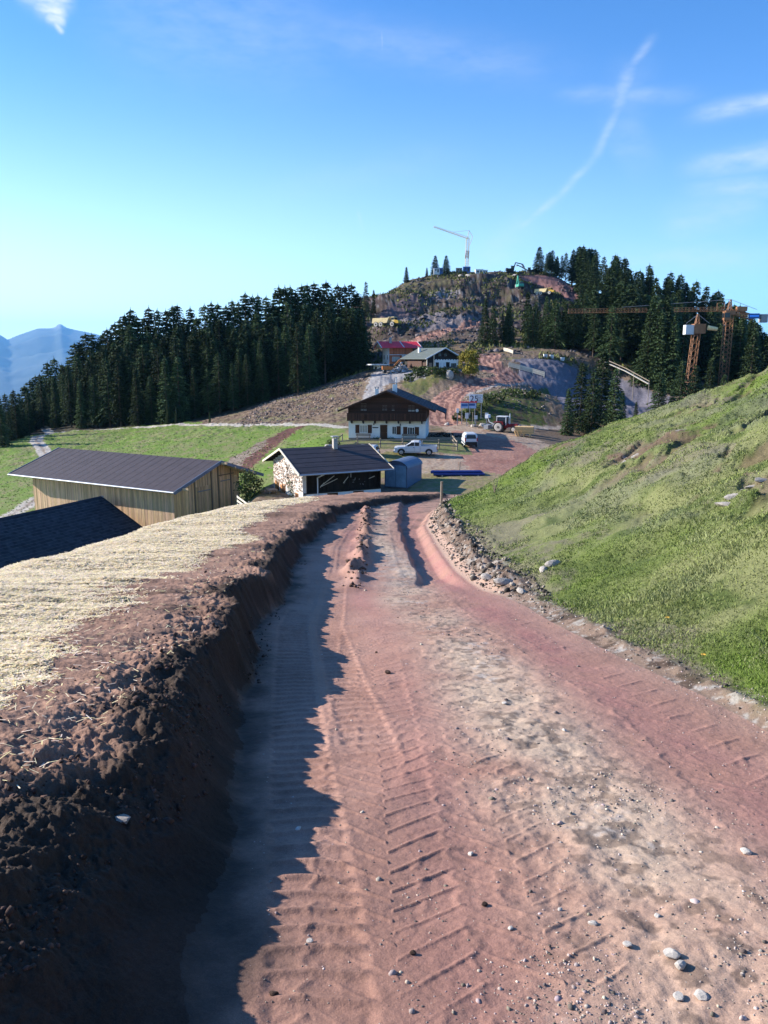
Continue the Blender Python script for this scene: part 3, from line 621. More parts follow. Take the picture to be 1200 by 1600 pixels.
M_fence = mt_('grey_fence_wood', (.27, .22, .17), rough=.85, nscale=6, namt=.3)
M_fencew = mt_('pale_new_fence_wood', (.62, .55, .44), rough=.8, nscale=6, namt=.2)
M_red = mt_('red_sheet_roof', (.78, .045, .07), rough=.5, nscale=2, namt=.1)
M_orw = mt_('orange_timber_cladding', (.42, .13, .06), rough=.75, nscale=4, namt=.25)
M_grn = mt_('grey_green_roof', (.11, .13, .12), rough=.6, nscale=2, namt=.15)
M_paintw = mt_('white_car_paint', (.60, .61, .63), rough=.25, nscale=2, namt=.03, spec=.6)
M_tyre = mt_('tyre_rubber', (.025, .025, .027), rough=.85, nscale=9, namt=.2)
M_rim = mt_('alloy_rim', (.45, .46, .48), rough=.35, metal=.7, nscale=5, namt=.1)
M_dusty = mt_('dusty_pale_wheel', (.55, .50, .44), rough=.8, nscale=6, namt=.2)
M_blk = mt_('black_plastic', (.02, .02, .022), rough=.5, nscale=6, namt=.2)
M_redl = mt_('red_lamp_glass', (.45, .02, .02), rough=.2, nscale=6, namt=.1)
M_lamp = mt_('clear_lamp_glass', (.65, .67, .70), rough=.15, nscale=6, namt=.1, spec=.8)
M_yel = mt_('yellow_machine_paint', (.62, .38, .05), rough=.5, nscale=2, namt=.2)
M_cream = mt_('cream_machine_paint', (.80, .62, .32), rough=.6, nscale=2, namt=.2)
M_org = mt_('orange_machine_paint', (.50, .17, .045), rough=.55, nscale=2, namt=.25)
M_crane = mt_('orange_crane_steel', (.34, .165, .08), rough=.6, nscale=1, namt=.25)
M_steel = mt_('grey_steel', (.30, .30, .31), rough=.5, nscale=3, namt=.2)
M_paleg = mt_('pale_painted_steel', (.62, .64, .66), rough=.5, nscale=3, namt=.1)
M_blue = mt_('blue_painted_steel', (.035, .13, .36), rough=.5, nscale=3, namt=.15)
M_pipe = mt_('blue_plastic_pipe', (.016, .032, .18), rough=.4, nscale=3, namt=.15, spec=.5)
M_green = mt_('green_machine_paint', (.06, .33, .24), rough=.5, nscale=3, namt=.15)
M_dred = mt_('dark_red_tractor_paint', (.22, .02, .025), rough=.4, nscale=3, namt=.15)
M_wstk = mt_('fresh_sawn_timber', (.72, .46, .20), rough=.8, nscale=6, namt=.25)
M_grav = mt_('rubble_stone', (.30, .29, .30), rough=.9, nscale=2, namt=.3, bump=.02, bscale=8)
M_txt = mt_('black_lettering', (.03, .03, .035), rough=.6, nscale=3, namt=.05)
M_bark = mat('spruce_bark', (.105, .075, .055), rough=.95, nscale=6, namt=.35, bump=.02, bscale=10, vcol='tint')
M_ndl = mat('spruce_needles', (.048, .077, .030), rough=.85, nscale=.9, namt=.35, vcol='tint', rand=.45, spec=.15)
M_leaf = mat('autumn_leaves', (.30, .25, .035), rough=.8, nscale=1.2, namt=.3, vcol='tint', rand=.1)
M_bush = mat('shrub_leaves', (.075, .10, .03), rough=.85, nscale=1.4, namt=.35, vcol='tint', rand=.25)
M_blade = mat('grass_blades', (.25, .345, .072), rough=.8, nscale=.5, namt=.25, vcol='tint', coords='World', spec=.2)
M_straw = mat('straw_stalks', (.90, .79, .57), rough=.8, nscale=.8, namt=.12, vcol='tint', coords='World', spec=.2)

def npmesh(name, V, F, tints, m, smooth=False):       # big meshes straight from arrays (quads or tris)
    k = F.shape[1]; me = bpy.data.meshes.new(name)
    me.vertices.add(len(V)); me.vertices.foreach_set('co', V.astype(np.float32).ravel())
    me.loops.add(F.size); me.loops.foreach_set('vertex_index', F.astype(np.int32).ravel())
    me.polygons.add(len(F)); me.polygons.foreach_set('loop_start', np.arange(0, F.size, k).astype(np.int32))
    if smooth: me.polygons.foreach_set('use_smooth', np.ones(len(F), bool))
    me.update(calc_edges=True)
    a = me.color_attributes.new('tint', 'FLOAT_COLOR', 'POINT'); t = np.asarray(tints, float)
    if t.ndim == 1: t = np.repeat(t[:, None], 3, 1)
    a.data.foreach_set('color', np.hstack([t, np.ones((len(V), 1))]).astype(np.float32).ravel()); me.materials.append(m)
    return me

# ------------------------------------------------------------------ spruces
def spruce_mesh(seed, H=18.0, Rb=2.7, base=.08, dens=1.0, ragged=.25):
    g = np.random.default_rng(seed); P = []; T = []
    z = H * base; 
    while z < H * .985:
        f = (z / H - base) / (1 - base); rad = Rb * (1 - f) ** .80 * (1 if f > .08 else .75 + 3 * f) + .12
        nb = max(4, int((5 + 6 * (1 - f)) * dens)); a0 = g.random() * 6.28
        for k in range(nb):
            a = a0 + 6.28 * k / nb + g.normal(0, .22); L = rad * (1 + g.normal(0, ragged)); L = max(L, .25)
            dr = .32 + .35 * (1 - f); up = .10 + .35 * f
            nseg = max(2, int(L / .42)); ca, sa = math.cos(a), math.sin(a); zz = z + g.normal(0, .12)
            tb = 1 + g.normal(0, .22)
            for q in range(nseg):
                t0 = q / nseg; t = (q + g.random()) / nseg; r = L * (.16 + .84 * t)
                hz = zz + L * (up * t - dr * t * t) 
                w = (.22 + .30 * (1 - t)) * (.55 + .45 * (1 - f)) * (1.1 + .3 * g.random()); l = .42 + .15 * g.random()
                for sgn in (-1, 1):
                    ang = a + sgn * (.75 + .35 * g.random()); cb, sb = math.cos(ang), math.sin(ang)
                    x0, y0 = ca * r, sa * r; ln = w * 1.5 + .25
                    px, py = -sb * .11, cb * .11
                    dz = -.10 - .28 * g.random()
                    P.append([(x0 - px, y0 - py, hz), (x0 + px, y0 + py, hz - .03), (x0 + cb * ln + px * .4, y0 + sb * ln + py * .4, hz + dz), (x0 + cb * ln - px * .6, y0 + sb * ln - py * .6, hz + dz - .12)])
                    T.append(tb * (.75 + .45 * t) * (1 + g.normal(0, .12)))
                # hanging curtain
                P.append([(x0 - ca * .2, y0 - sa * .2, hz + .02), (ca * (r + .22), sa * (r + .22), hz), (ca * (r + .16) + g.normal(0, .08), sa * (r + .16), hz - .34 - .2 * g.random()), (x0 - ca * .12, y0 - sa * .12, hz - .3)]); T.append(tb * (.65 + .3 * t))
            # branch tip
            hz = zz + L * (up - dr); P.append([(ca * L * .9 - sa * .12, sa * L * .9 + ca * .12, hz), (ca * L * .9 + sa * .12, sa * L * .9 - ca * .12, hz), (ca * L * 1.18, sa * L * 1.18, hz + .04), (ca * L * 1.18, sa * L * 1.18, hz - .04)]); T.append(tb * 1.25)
        z += H * (.030 + .012 * g.random()) * (1.1 - .35 * f)
    for k in range(5):
        a = k * 1.25; P.append([(0, 0, H * 1.03), (.05, 0, H), (math.cos(a) * .28, math.sin(a) * .28, H * .97), (math.cos(a) * .1, math.sin(a) * .1, H * .955)]); T.append(1.1)
    P = np.array(P); n = len(P); V = P.reshape(-1, 3); F = np.arange(n * 4).reshape(n, 4)
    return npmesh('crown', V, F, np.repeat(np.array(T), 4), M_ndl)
def trunk_mesh(H, r, seed=0, stubs=True):
    g = np.random.default_rng(seed + 100); m = MB(); m.tube((0, 0, -.6), (0, 0, H * .45), r, r * .62, 8); m.tube((0, 0, H * .45), (0, 0, H * .97), r * .62, .03, 6)
    if stubs:
        for k in range(16):
            z = H * (.08 + .5 * g.random()); a = 6.28 * g.random(); l = .5 + .8 * g.random(); m.tube((0, 0, z), (math.cos(a) * l, math.sin(a) * l, z - .1), .04, .01, 4)
    o = m.build('trunk', M_bark); me = o.data; bpy.data.objects.remove(o); return me
SPR = []
for k, (H, Rb, bs, dn, rg) in enumerate([(18, 2.7, .05, 1, .22), (18, 2.2, .12, 1, .25), (18, 2.5, .22, .9, .32), (18, 1.9, .06, 1.1, .2), (18, 3.0, .03, 1.1, .2), (18, 2.1, .42, .9, .3), (18, 2.35, .10, .75, .42)]):
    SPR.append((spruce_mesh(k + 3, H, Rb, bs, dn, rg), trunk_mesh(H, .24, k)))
def spruce(x, y, h, kind, label, group, wide=1.0, name='spruce_tree', zoff=0.0):
    cm, tm = SPR[kind]; s = h / 18.0
    o = bpy.data.objects.new(name, None); col.objects.link(o); o.location = (x, y, gz(x, y) - .1 + zoff); o.rotation_euler = (0, 0, random.random() * 6.28); o.scale = (s * wide, s * wide, s); o.empty_display_size = .2
    tag(o, label, 'tree', group)
    for nm_, me in (('trunk', tm), ('crown', cm)):
        c = bpy.data.objects.new(nm_, me); col.objects.link(c); c.parent = o
    return o
# --- the forest left of the hill
FL = 'dense spruce forest on the slope left of the hill'; NT = 0
def topv(u, v, D): return at(u, v, D)[2]
sky_u = [0, 30, 60, 100, 150, 180, 215, 260, 300, 340, 380, 420, 460, 500, 545, 575]; sky_v = [632, 622, 592, 560, 528, 512, 490, 492, 480, 484, 470, 466, 452, 450, 446, 470]
def forest_left():
    global NT
    bu = [0, 30, 60, 100, 200, 300, 380, 430, 500, 560]; bv = [700, 684, 672, 668, 665, 657, 640, 622, 603, 583]
    rows = [(0, 6.0, .0), (7, 6.2, .3), (15, 6.5, .55), (25, 6.8, .8), (38, 6.5, 1.0)]
    for ri, (back, step, fr) in enumerate(rows):
        u = 4.0
        while u < (575 if ri < 4 else 560):
            v = np.interp(u, bu, bv) 
            p = hit(u, v, 120, 330); D0 = p[1]
            if ri == 0 and u > 300: D0 += 2
            D = D0 + back + random.uniform(-2.2, 2.2); d = raydir(u, v); x = d[0] / d[1] * D
            g = gz(x, D)
            # target top: between a low front row and the skyline row
            vs = np.interp(u, sky_u, sky_v); ztop = topv(u, vs, D)
            full = ztop - g
            h = 11 + 7 * random.random() if ri == 0 else (full * (.55 + .35 * fr) + random.uniform(-2, 2) if ri < 4 else full + random.choice([2, 1.6, 1.0, .2, -1.6]) + random.uniform(-1, .8))
            h = min(max(h, 8), 36 if ri > 2 else 24, full + 2.2)
            if h < 5: h = 5
            if ri == 0: kd = random.choice([0, 1, 3, 6, 3])
            else: kd = random.choice([0, 1, 3, 4, 6, 2] )
            if ri == 0 and 470 < u < 560 and random.random() < .5: kd = 5
            band_ = ['at the front edge of', 'just inside the edge of', 'deep within', 'deep within', 'on the skyline of'][ri]
            part_ = 'the left end' if u < 200 else 'the middle' if u < 390 else 'the right end'
            spruce(x, D, h, kd, f"dark spruce {band_} the left forest, {part_[4:]} of the wood", f"spruces {band_} the forest left of the hill, {part_[4:]}", wide=random.uniform(1.0, 1.35) * (1.2 if ri > 2 else 1)); NT += 1
            u += step * F_PX / D / 1.6 * random.uniform(.75, 1.25) * (.62 if ri == 4 else 1.2) * .78
forest_left(); print('left trees', NT)
# --- the forest to the right of the hill
rs_u = [835, 860, 880, 905, 930, 960, 1000, 1050, 1100, 1140, 1175, 1200, 1240]; rs_v = [398, 396, 390, 386, 392, 402, 412, 428, 446, 474, 505, 530, 560]
def forest_right():
    global NT
    rows = [  # (base line u, v), depth, step, kind choices, group words
        ([(852, 430), (880, 438), (905, 450), (950, 476), (1000, 490)], 4.6, [5, 5, 2, 1], 'on the summit ridge right of the red track', 1.0, None),
        ([(1000, 505), (1060, 530), (1120, 560), (1200, 610), (1240, 630)], 7.5, [0, 1, 2, 3], 'on the steep slope behind the orange cranes', .9, None),
        ([(985, 498), (1050, 512), (1120, 545), (1200, 590), (1260, 620)], 8, [0, 1, 2, 3], 'on the skyline behind the orange cranes', 1.0, None),
        ([(760, 538), (800, 540), (860, 545), (900, 552), (940, 560), (975, 585)], 7.2, [2, 0, 6, 5], 'in the dark belt above the excavated slope', 0, (9, 17)),
        ([(900, 520), (960, 540), (1000, 560), (1040, 590), (1080, 615)], 6.2, [0, 2, 6, 1], 'in the wood below the crane jib', 0, (14, 20)),
        ([(940, 570), (985, 595), (1010, 600), (1050, 615), (1085, 625)], 6.4, [6, 2, 1, 0], 'at the front of the wood below the crane jib', 0, (14, 20)),
        ([(1150, 640), (1180, 632), (1240, 640)], 6, [0, 1], 'behind the crest of the grassy slope', 0, (14, 18)),
        ([(1060, 560), (1120, 590), (1180, 615), (1240, 640)], 6.5, [0, 1, 3, 4], 'in the shaded wood around the crane masts', 0, (15, 21)),
        ([(930, 490), (980, 508), (1040, 530)], 7, [0, 1, 2], 'behind the crane jib tip', 0, (13, 18))]
    for base, step, kinds, words, fr, hr in rows:
        W3 = [hit(u, v, 120, 420) for u, v in base]
        for a, b in zip(W3[:-1], W3[1:]):
            n = max(1, int((b - a).length / step))
            for k in range(n):
                t = (k + random.random() * .9) / n; p = a.lerp(b, t); x = p[0] + random.uniform(-1.5, 1.5); y = p[1] + random.uniform(-2.5, 2.5)
                y = min(max(y, 120), 360)
                g = gz(x, y); 
                if hr: h = random.uniform(*hr)
                else:
                    d = y * math.cos(PITCH) - g * math.sin(PITCH); u = 600 + F_PX * x / d; vs = np.interp(u, rs_u, rs_v); h = topv(u, vs, y) - g + random.uniform(-4, 1.0)
                    h = min(max(h, 9), 27)
                spruce(x, y, h, random.choice(kinds), f"dark spruce {words}", f"spruces {words}", wide=random.uniform(1.05, 1.45)); NT += 1
forest_right(); print('all forest', NT)
# --- the rest of both woods: trees nobody can count behind the ones in front, one object
def fill_forest(name, spots, kind_names, label):
    Vs = []; Fs = []; Ts = []; n0 = 0; cache = []
    for cm, tm in (SPR[k] for k in kind_names):
        v = np.empty(len(cm.vertices) * 3, np.float32); cm.vertices.foreach_get('co', v); t = np.empty(len(cm.vertices) * 4, np.float32); cm.color_attributes['tint'].data.foreach_get('color', t)
        V = v.reshape(-1, 3); T = t.reshape(-1, 4)[:, 0]; nf = len(V) // 4; keep = np.random.default_rng(1).random(nf) < .62
        V = V.reshape(nf, 4, 3)[keep] ; T = T.reshape(nf, 4)[keep]; cen = V.mean(1, keepdims=True); V = cen + (V - cen) * 1.25; cache.append((V, T))
    for x, y, h in spots:
        V, T = random.choice(cache); a = random.random() * 6.28; s_ = h / 18.0; w = s_ * random.uniform(1.1, 1.5); ca, sa = math.cos(a), math.sin(a); z = gz(x, y) - .2
        P = V.reshape(-1, 3); Q = np.stack([(P[:, 0] * ca - P[:, 1] * sa) * w + x, (P[:, 0] * sa + P[:, 1] * ca) * w + y, P[:, 2] * s_ + z], 1); Vs.append(Q); Ts.append(T.ravel() * random.uniform(.75, 1.25))
    V = np.concatenate(Vs); F = np.arange(len(V)).reshape(-1, 4); me = npmesh(name, V, F, np.concatenate(Ts), M_ndl); o = bpy.data.objects.new(name, me); col.objects.link(o); tag(o, label, 'forest', None, 'stuff')
sp = []
for u in np.arange(2, 572, 5.6):
    p = hit(u, np.interp(u, [0, 30, 60, 100, 200, 300, 380, 430, 500, 575], [700, 684, 672, 668, 665, 657, 640, 622, 603, 580]), 120, 330)
    for back in (11, 22, 33):
        D = p.y + back + random.uniform(-4, 4); d = raydir(u + random.uniform(-3, 3), 600); x = d[0] / d[1] * D; g = gz(x, D); full = topv(u, np.interp(u, sky_u, sky_v), D) - g
        h = min(max(full * random.uniform(.45, .82), 7), 21); sp.append((x, D, min(h, full)))
fill_forest('forest_interior', sp, [0, 1, 3], 'dark mass of spruces filling the inside of the left forest')
sp = []
for poly, n in [([(940, 500), (1230, 640), (1260, 590), (1130, 540), (1000, 498)], 90), ([(905, 530), (1040, 560), (1100, 640), (1000, 600), (940, 570)], 45), ([(760, 540), (930, 556), (930, 530), (880, 520), (800, 520)], 22), ([(900, 455), (985, 498), (1000, 520), (930, 492)], 14)]:
    W3 = [hit(u, v, 120, 420) for u, v in poly]; bx0 = min(p.x for p in W3); bx1 = max(p.x for p in W3); by0 = min(p.y for p in W3); by1 = min(345, max(p.y for p in W3)); k = 0; tries = 0
    while k < n and tries < 3000:
        tries += 1; x = random.uniform(bx0, bx1); y = random.uniform(by0, by1)
        if not inside(np.array([x]), np.array([y]), [(p.x, p.y) for p in W3])[0]: continue
        d = y * math.cos(PITCH) - gz(x, y) * math.sin(PITCH); u = 600 + F_PX * x / d; full = topv(u, np.interp(u, rs_u, rs_v), y) - gz(x, y)
        if full < 7 or (u < 905 and y < 300 and n != 22): continue
        h = min(random.uniform(13, 21) if n != 22 else random.uniform(9, 14), full + 1); sp.append((x, y, h)); k += 1
fill_forest('forest_undergrowth', sp, [0, 2, 3], 'dark mass of spruces filling the wood behind the orange cranes')
# --- single spruces
def tree_px(u, v, h_px, kind, label, D=None, group=None, wide=1.0):
    p = hit(u, v, 60, 400) if D is None else at(u, v, D)
    dd = p[1] * math.cos(PITCH) - p[2] * math.sin(PITCH); h = h_px * dd / F_PX
    o = spruce(p[0], p[1], h, kind, label, group, wide)
    if D is not None: o.location.z = min(p[2], max(o.location.z, p[2] - 3))
    return o
for (u, v, hp, k, lb, D, w) in [
    (905, 690, 122, 0, 'tall dark spruce left of a close pair beyond the timber stack', 132, 1.25),
    (936, 690, 142, 4, 'tallest dark spruce of the clump beyond the timber stack', 138, 1.2),
    (957, 684, 108, 0, 'spruce on the right of the clump beyond the timber stack', 134, 1.2),
    (922, 700, 118, 2, 'spruce with bare lower trunk at the front of the clump beyond the timber stack', 127, 1.2),
    (886, 672, 74, 3, 'small spruce on the left edge of the clump beyond the timber stack', 126, 1.3),
    (970, 672, 62, 3, 'small spruce standing before the blue shaded excavation', 140, 1.2),
    (992, 668, 40, 3, 'smallest spruce standing before the blue shaded excavation', 142, 1.2),
    (1027, 664, 82, 4, 'broad spruce just right of the excavated slope, rising behind the grassy slope', 143, 1.35),
    (1060, 660, 96, 0, 'spruce rising behind the grassy slope below the left crane mast', 150, 1.3),
    (1082, 655, 84, 4, 'spruce under the left crane mast behind the grassy slope', 156, 1.3),
    (1105, 650, 88, 0, 'spruce between the two crane masts behind the grassy slope', 160, 1.25),
    (1128, 640, 66, 4, 'spruce at the foot of the right crane mast', 163, 1.25),
    (1047, 668, 60, 3, 'young spruce close to the crest of the grassy slope', 136, 1.3),
    (1144, 622, 32, 3, 'little spruce right of the right crane mast on the crest', 165, 1.2),
    (1170, 607, 26, 3, 'tiny lone spruce top above the crest of the grassy slope', 170, 1.2)]:
    tree_px(u, v, hp, k, lb, D, None, w)
SUMMIT = {635: 346, 667: 349, 680: 350, 697: 351, 842: 350, 862: 350}
for (u, v, hp, k, lb) in [
    (635, 440, 24, 3, 'lone small spruce on the left shoulder of the summit'),
    (667, 428, 14, 3, 'thin little spruce left of the summit container'),
    (680, 427, 29, 4, 'bushy spruce behind the pale summit container'),
    (697, 427, 27, 4, 'bushy spruce between the summit container and the crane'),
    (842, 427, 40, 4, 'broad spruce right of the summit excavators'),
    (862, 428, 37, 2, 'thin spruce next to the broad one on the summit'),
    (572, 500, 56, 6, 'spruce at the right end of the left forest against the dark cutting'),
    (584, 492, 36, 3, 'small spruce on the ridge above the dark cutting'),
    (757, 540, 72, 0, 'spruce at the left end of the trees above the pink track'),
    (770, 541, 60, 4, 'stout spruce second from the left above the pink track'),
    (784, 541, 48, 2, 'ragged spruce above the top of the pink track'),
    (852, 540, 76, 0, 'tall pale green spruce in the dark belt above the excavated slope'),
    (466, 617, 112, 1, 'tall slender spruce at the forest edge above the stony slope'),
    (484, 608, 100, 0, 'bright edged spruce at the forest corner above the stony slope'),
    (408, 628, 96, 3, 'slender spruce at the forest edge with bare foot'),
    (263, 664, 38, 3, 'young spruce in front of the forest by the gravel path'),
    (276, 664, 26, 3, 'smallest young spruce in front of the forest by the gravel path'),
    (328, 660, 18, 3, 'tiny spruce alone beside the gravel path')]:
    tree_px(u, v, hp, k, lb, SUMMIT.get(u), wide=1.7 if u in SUMMIT else 1.0)
# ------------------------------------------------------------------ buildings
def boards(m, x0, x1, z0, topf, y, out, w=.16, th=.025, axis='X', gapless=False):
    """vertical boards along an axis from x0 to x1, standing from z0 up to topf(x), face at y; out = +-1 outward"""
    x = x0
    while x < x1 - .02:
        ww = min(w * random.uniform(.8, 1.25), x1 - x); a = x + .004; b = x + ww - .004; d = th * random.uniform(.7, 1.4)
        t = random.uniform(.72, 1.25); tt = (t, t * random.uniform(.94, 1.02), t * random.uniform(.88, 1.05))
        za, zb = topf(a), topf(b); y0, y1 = y, y + out * d
        P = (lambda u, v, z: (u, v, z)) if axis == 'X' else (lambda u, v, z: (v, u, z))
        vs = [P(a, y0, z0), P(b, y0, z0), P(b, y0, zb), P(a, y0, za), P(a, y1, z0), P(b, y1, z0), P(b, y1, zb), P(a, y1, za)]
        m.add(vs, [(0, 1, 2, 3), (4, 5, 6, 7), (0, 1, 5, 4), (1, 2, 6, 5), (2, 3, 7, 6), (3, 0, 4, 7)], tt)
        x += ww
def roof_slabs(m, L, W, ze, zr, th, x0=None, x1=None, tint=1.0):
    """two roof slopes, ridge along local x; returns nothing"""
    x0 = -L / 2 if x0 is None else x0; x1 = L / 2 if x1 is None else x1
    for s in (-1, 1):
        p = [(0, zr), (s * W / 2, ze), (s * W / 2, ze - th), (0, zr - th)]
        m.prism(p, x0, x1, 'X', tint)
def tiles(m, x0, x1, W, ze, zr, side, course=.33, tw=.3, lift=.03):
    """overlapping tile courses on one slope (side = +-1 in y)"""
    sl = math.hypot(W / 2, zr - ze); n = int(sl / course); dy = W / 2 / n; dz = (zr - ze) / n; nx, nz_ = (zr - ze) / sl, (W / 2) / sl
    for k in range(n):
        ya, za = side * dy * k, zr - dz * k; yb, zb = side * dy * (k + 1.12), zr - dz * (k + 1.12)
        cols_ = int((x1 - x0) / tw); off = (k % 2) * .5 * tw
        for c in range(cols_ + 1):
            a = max(x0, x0 + c * tw - off); b = min(x1, a + tw if c else x0 + tw - off)
            if b - a < .02: continue
            l1 = .012; l2 = lift * random.uniform(.85, 1.2); g = .006
            t = random.uniform(.70, 1.35)
            A = (a + g, ya + side * nx * l1, za + nz_ * l1); B = (b - g, ya + side * nx * l1, za + nz_ * l1); C_ = (b - g, yb + side * nx * l2, zb + nz_ * l2); D = (a + g, yb + side * nx * l2, zb + nz_ * l2)
            m.add([A, B, C_, D, (C_[0], C_[1], C_[2] - lift), (D[0], D[1], D[2] - lift)], [(0, 1, 2, 3)], t); m.add([D, C_, (C_[0], C_[1], C_[2] - lift), (D[0], D[1], D[2] - lift)], [(0, 1, 2, 3)], 3.0)
def barge(m, x, W, ze, zr, h=.22, th=.06, sides=(-1, 1), up=.03):
    for s in sides:
        m.prism([(0, zr + up), (s * (W / 2 + .02), ze + up), (s * (W / 2 + .02), ze + up - h), (0, zr + up - h)], x - th / 2, x + th / 2, 'X')
def window(parent, c, w, h, face, frame_m, pane_m, out=.05, bars=1, shutters=None, sh_m=None, name='window', label=None, sw=.5):
    """face: ('x',+-1) or ('y',+-1) outward axis; c = centre on the wall face"""
    ax, sg = face
    def P(u, v, z0, z1, d0, d1, m, t=1.0):
        if ax == 'x': m.b2(c[0] + sg * d0, c[0] + sg * d1, c[1] + u, c[1] + v, c[2] + z0, c[2] + z1, t)
        else: m.b2(c[0] + u, c[0] + v, c[1] + sg * d0, c[1] + sg * d1, c[2] + z0, c[2] + z1, t)
    f = MB(); fw = .07
    P(-w / 2, -w / 2 + fw, -h / 2, h / 2, -.05, out, f); P(w / 2 - fw, w / 2, -h / 2, h / 2, -.05, out, f)
    P(-w / 2 + fw, w / 2 - fw, h / 2 - fw, h / 2, -.05, out, f); P(-w / 2 + fw, w / 2 - fw, -h / 2, -h / 2 + fw, -.05, out + .04, f)
    for k in range(bars): u = -w / 2 + w * (k + 1) / (bars + 1); P(u - .025, u + .025, -h / 2 + fw, h / 2 - fw, .008, out - .01, f)
    o = f.build(name, frame_m, parent, label=label)
    g = MB(); P(-w / 2 + fw, w / 2 - fw, -h / 2 + fw, h / 2 - fw, -.04, .006, g); g.build('pane', pane_m, o)
    if shutters:
        for s in shutters:
            q = MB(); u0 = s * (w / 2 + .02); u1 = s * (w / 2 + .02 + sw); P(min(u0, u1), max(u0, u1), -h / 2 - .02, h / 2 + .02, .0, .045, q)
            for zz in (-.3, .3): P(min(u0, u1) + .04, max(u0, u1) - .04, zz * h - .04, zz * h + .04, .045, .07, q, .8)
            q.build('shutter', sh_m, o)
    return o
def chimney(parent, x, y, z0, z1, w=.5, m=None, cap=True, lab=None):
    c = MB(); c.box((x, y, (z0 + z1) / 2), (w, w, z1 - z0)); 
    o = c.build('chimney', m or M_stone, parent, bevel=.02, label=lab)
    if cap:
        k = MB(); k.box((x, y, z1 + .22), (w + .22, w + .22, .07)); 
        for a in (-1, 1):
            for b in (-1, 1): k.box((x + a * w * .4, y + b * w * .4, z1 + .09), (.08, .08, .2))
        k.build('cowl', M_steel, o)
    return o

# --- larch barn
BH = 2.63
barn = thing('barn', (-26.238, 81.763, -18.4), BH, 'long pale larch barn with a brown low-pitched roof', 'barn')
L, Wd = 23.588, 13.0; zr, ze = 18.4 - 9.809, 18.4 - 11.928
m = MB(); roof_slabs(m, L, Wd, ze, zr, .10); m_ = m
# felt sheets: faint overlapping seams down the slope
for s in (-1, 1):
    x = -L / 2 + .9
    while x < L / 2 - .3:
        t = random.uniform(.9, 1.1); 
        m.prism([(s * .02, zr + .0), (s * Wd / 2, ze + .0), (s * Wd / 2, ze + .008), (s * .02, zr + .008)], x, x + random.uniform(.04, .07), 'X', t); x += 1.05
rf = m.build('roof', M_bit, barn)
for x_ in (-L / 2 - .03, L / 2 + .03): m = MB(); barge(m, x_, Wd, ze, zr, .32, .08, up=.05); m.build('barge_board', M_metalb, rf)
m = MB()
for s in (-1, 1): m.tube((-L / 2, s * (Wd / 2 + .08), ze - .08), (L / 2, s * (Wd / 2 + .08), ze - .08), .09, n=8)
m.build('gutter', M_zinc, rf)
wx0, wx1, wy0, wy1 = -L / 2 * .90, L / 2 * .80, -Wd / 2 * .62, Wd / 2 * .84      # ridge direction; local +y is the hidden side? see below
topf = lambda y: zr - .12 - (zr - ze) * abs(y) / (Wd / 2)
# local -x end = near gable (towards the road); local +y side faces the camera
m = MB(); m.prism([(wy0 + .03, -1.5), (wy1 - .03, -1.5), (wy1 - .03, topf(wy1) - .02), (0, topf(0) - .02), (wy0 + .03, topf(wy0) - .02)], wx0 + .03, wx1 - .03, 'X', .35)
boards(m, wx0, wx1, -1.5, lambda x: topf(wy1), wy1 - .03, 1); boards(m, wx0, wx1, -1.5, lambda x: topf(wy0), wy0 + .03, -1)
wl_ = m.build('wall', M_wood, barn)
m = MB(); boards(m, wy0, wy1, -1.5, topf, wx0 + .03, -1, axis='Y'); m.build('gable_wall', M_wood, barn); m = MB(); boards(m, wy0, wy1, -1.5, topf, wx1 - .03, 1, axis='Y')
m.build('gable_wall', M_wood, barn)
m = MB()
for y in (-4.0, -2.9, -1.9): 
    m.box((-11.2, y, zr - .24 - (zr - ze) * abs(y) / (Wd / 2)), (1.6, .14, .2)) 
for y in (wy1, wy0, 0): m.box((wx0 - .9, y, topf(y) - .12), (2.0, .16, .2))
m.build('purlin_end', M_wood, barn)
def barn_door(y0, y1, z0, z1, up=False):
    m = MB(); boards(m, y0, y1, z0, lambda y: z1, wx0 - .0, -1, w=.2, th=.05, axis='Y'); d = m.build('door', M_wood, barn)
    h = MB()
    for z in (z0 + .45, z1 - .45): h.b2(wx0 - .11, wx0 - .05, y0 + .05, y1 - .2, z - .05, z + .05, .8)
    h.build('hinge', M_steel, d)
barn_door(.4, 2.5, .8, 6.2); barn_door(-2.5, -.9, 2.6, 6.8)
m = MB()
for y in (2.65, .25, -.75, -2.65): m.b2(wx0 - .09, wx0 - .03, y - .07, y + .07, .5, topf(y) - .1, .7)
m.b2(wx0 - .32, wx0 - .28, -2.9, -.6, 6.95, 7.03, .5)
m.build('door_frame', M_woodg, barn)

# --- slate-roofed barn in front of it
SA = at(157.7, 776.5, 74.0)
sdirr = math.atan2(.9165, .40); sb_ = thing('slate_roofed_shed', (SA.x - .40 * 9.5, SA.y - .9165 * 9.5, SA.z - 7.5), sdirr, 'low shed whose dark blue tiled roof fills the left edge', 'shed')
L2, zr2, W2, ze2 = 19.0, 7.5, 17.5, 7.5 - 8.75 * .55
m = MB(); roof_slabs(m, L2, W2, ze2, zr2, .12); rf = m.build('roof', M_slate, sb_)
m = MB(); tiles(m, -L2 / 2 + .02, L2 / 2 - .02, W2, ze2, zr2, -1, .36, .34, .035); m.build('roof_tiles', M_slate, rf)
m = MB(); m.prism([(-.22, zr2 - .05), (0, zr2 + .10), (.22, zr2 - .05)], -L2 / 2, L2 / 2, 'X', 1.1); m.build('ridge_cap', M_slate, rf)
m = MB(); barge(m, L2 / 2 + .05, W2, ze2, zr2, .25, .08, up=.08); m.build('verge_trim', M_slate, rf)
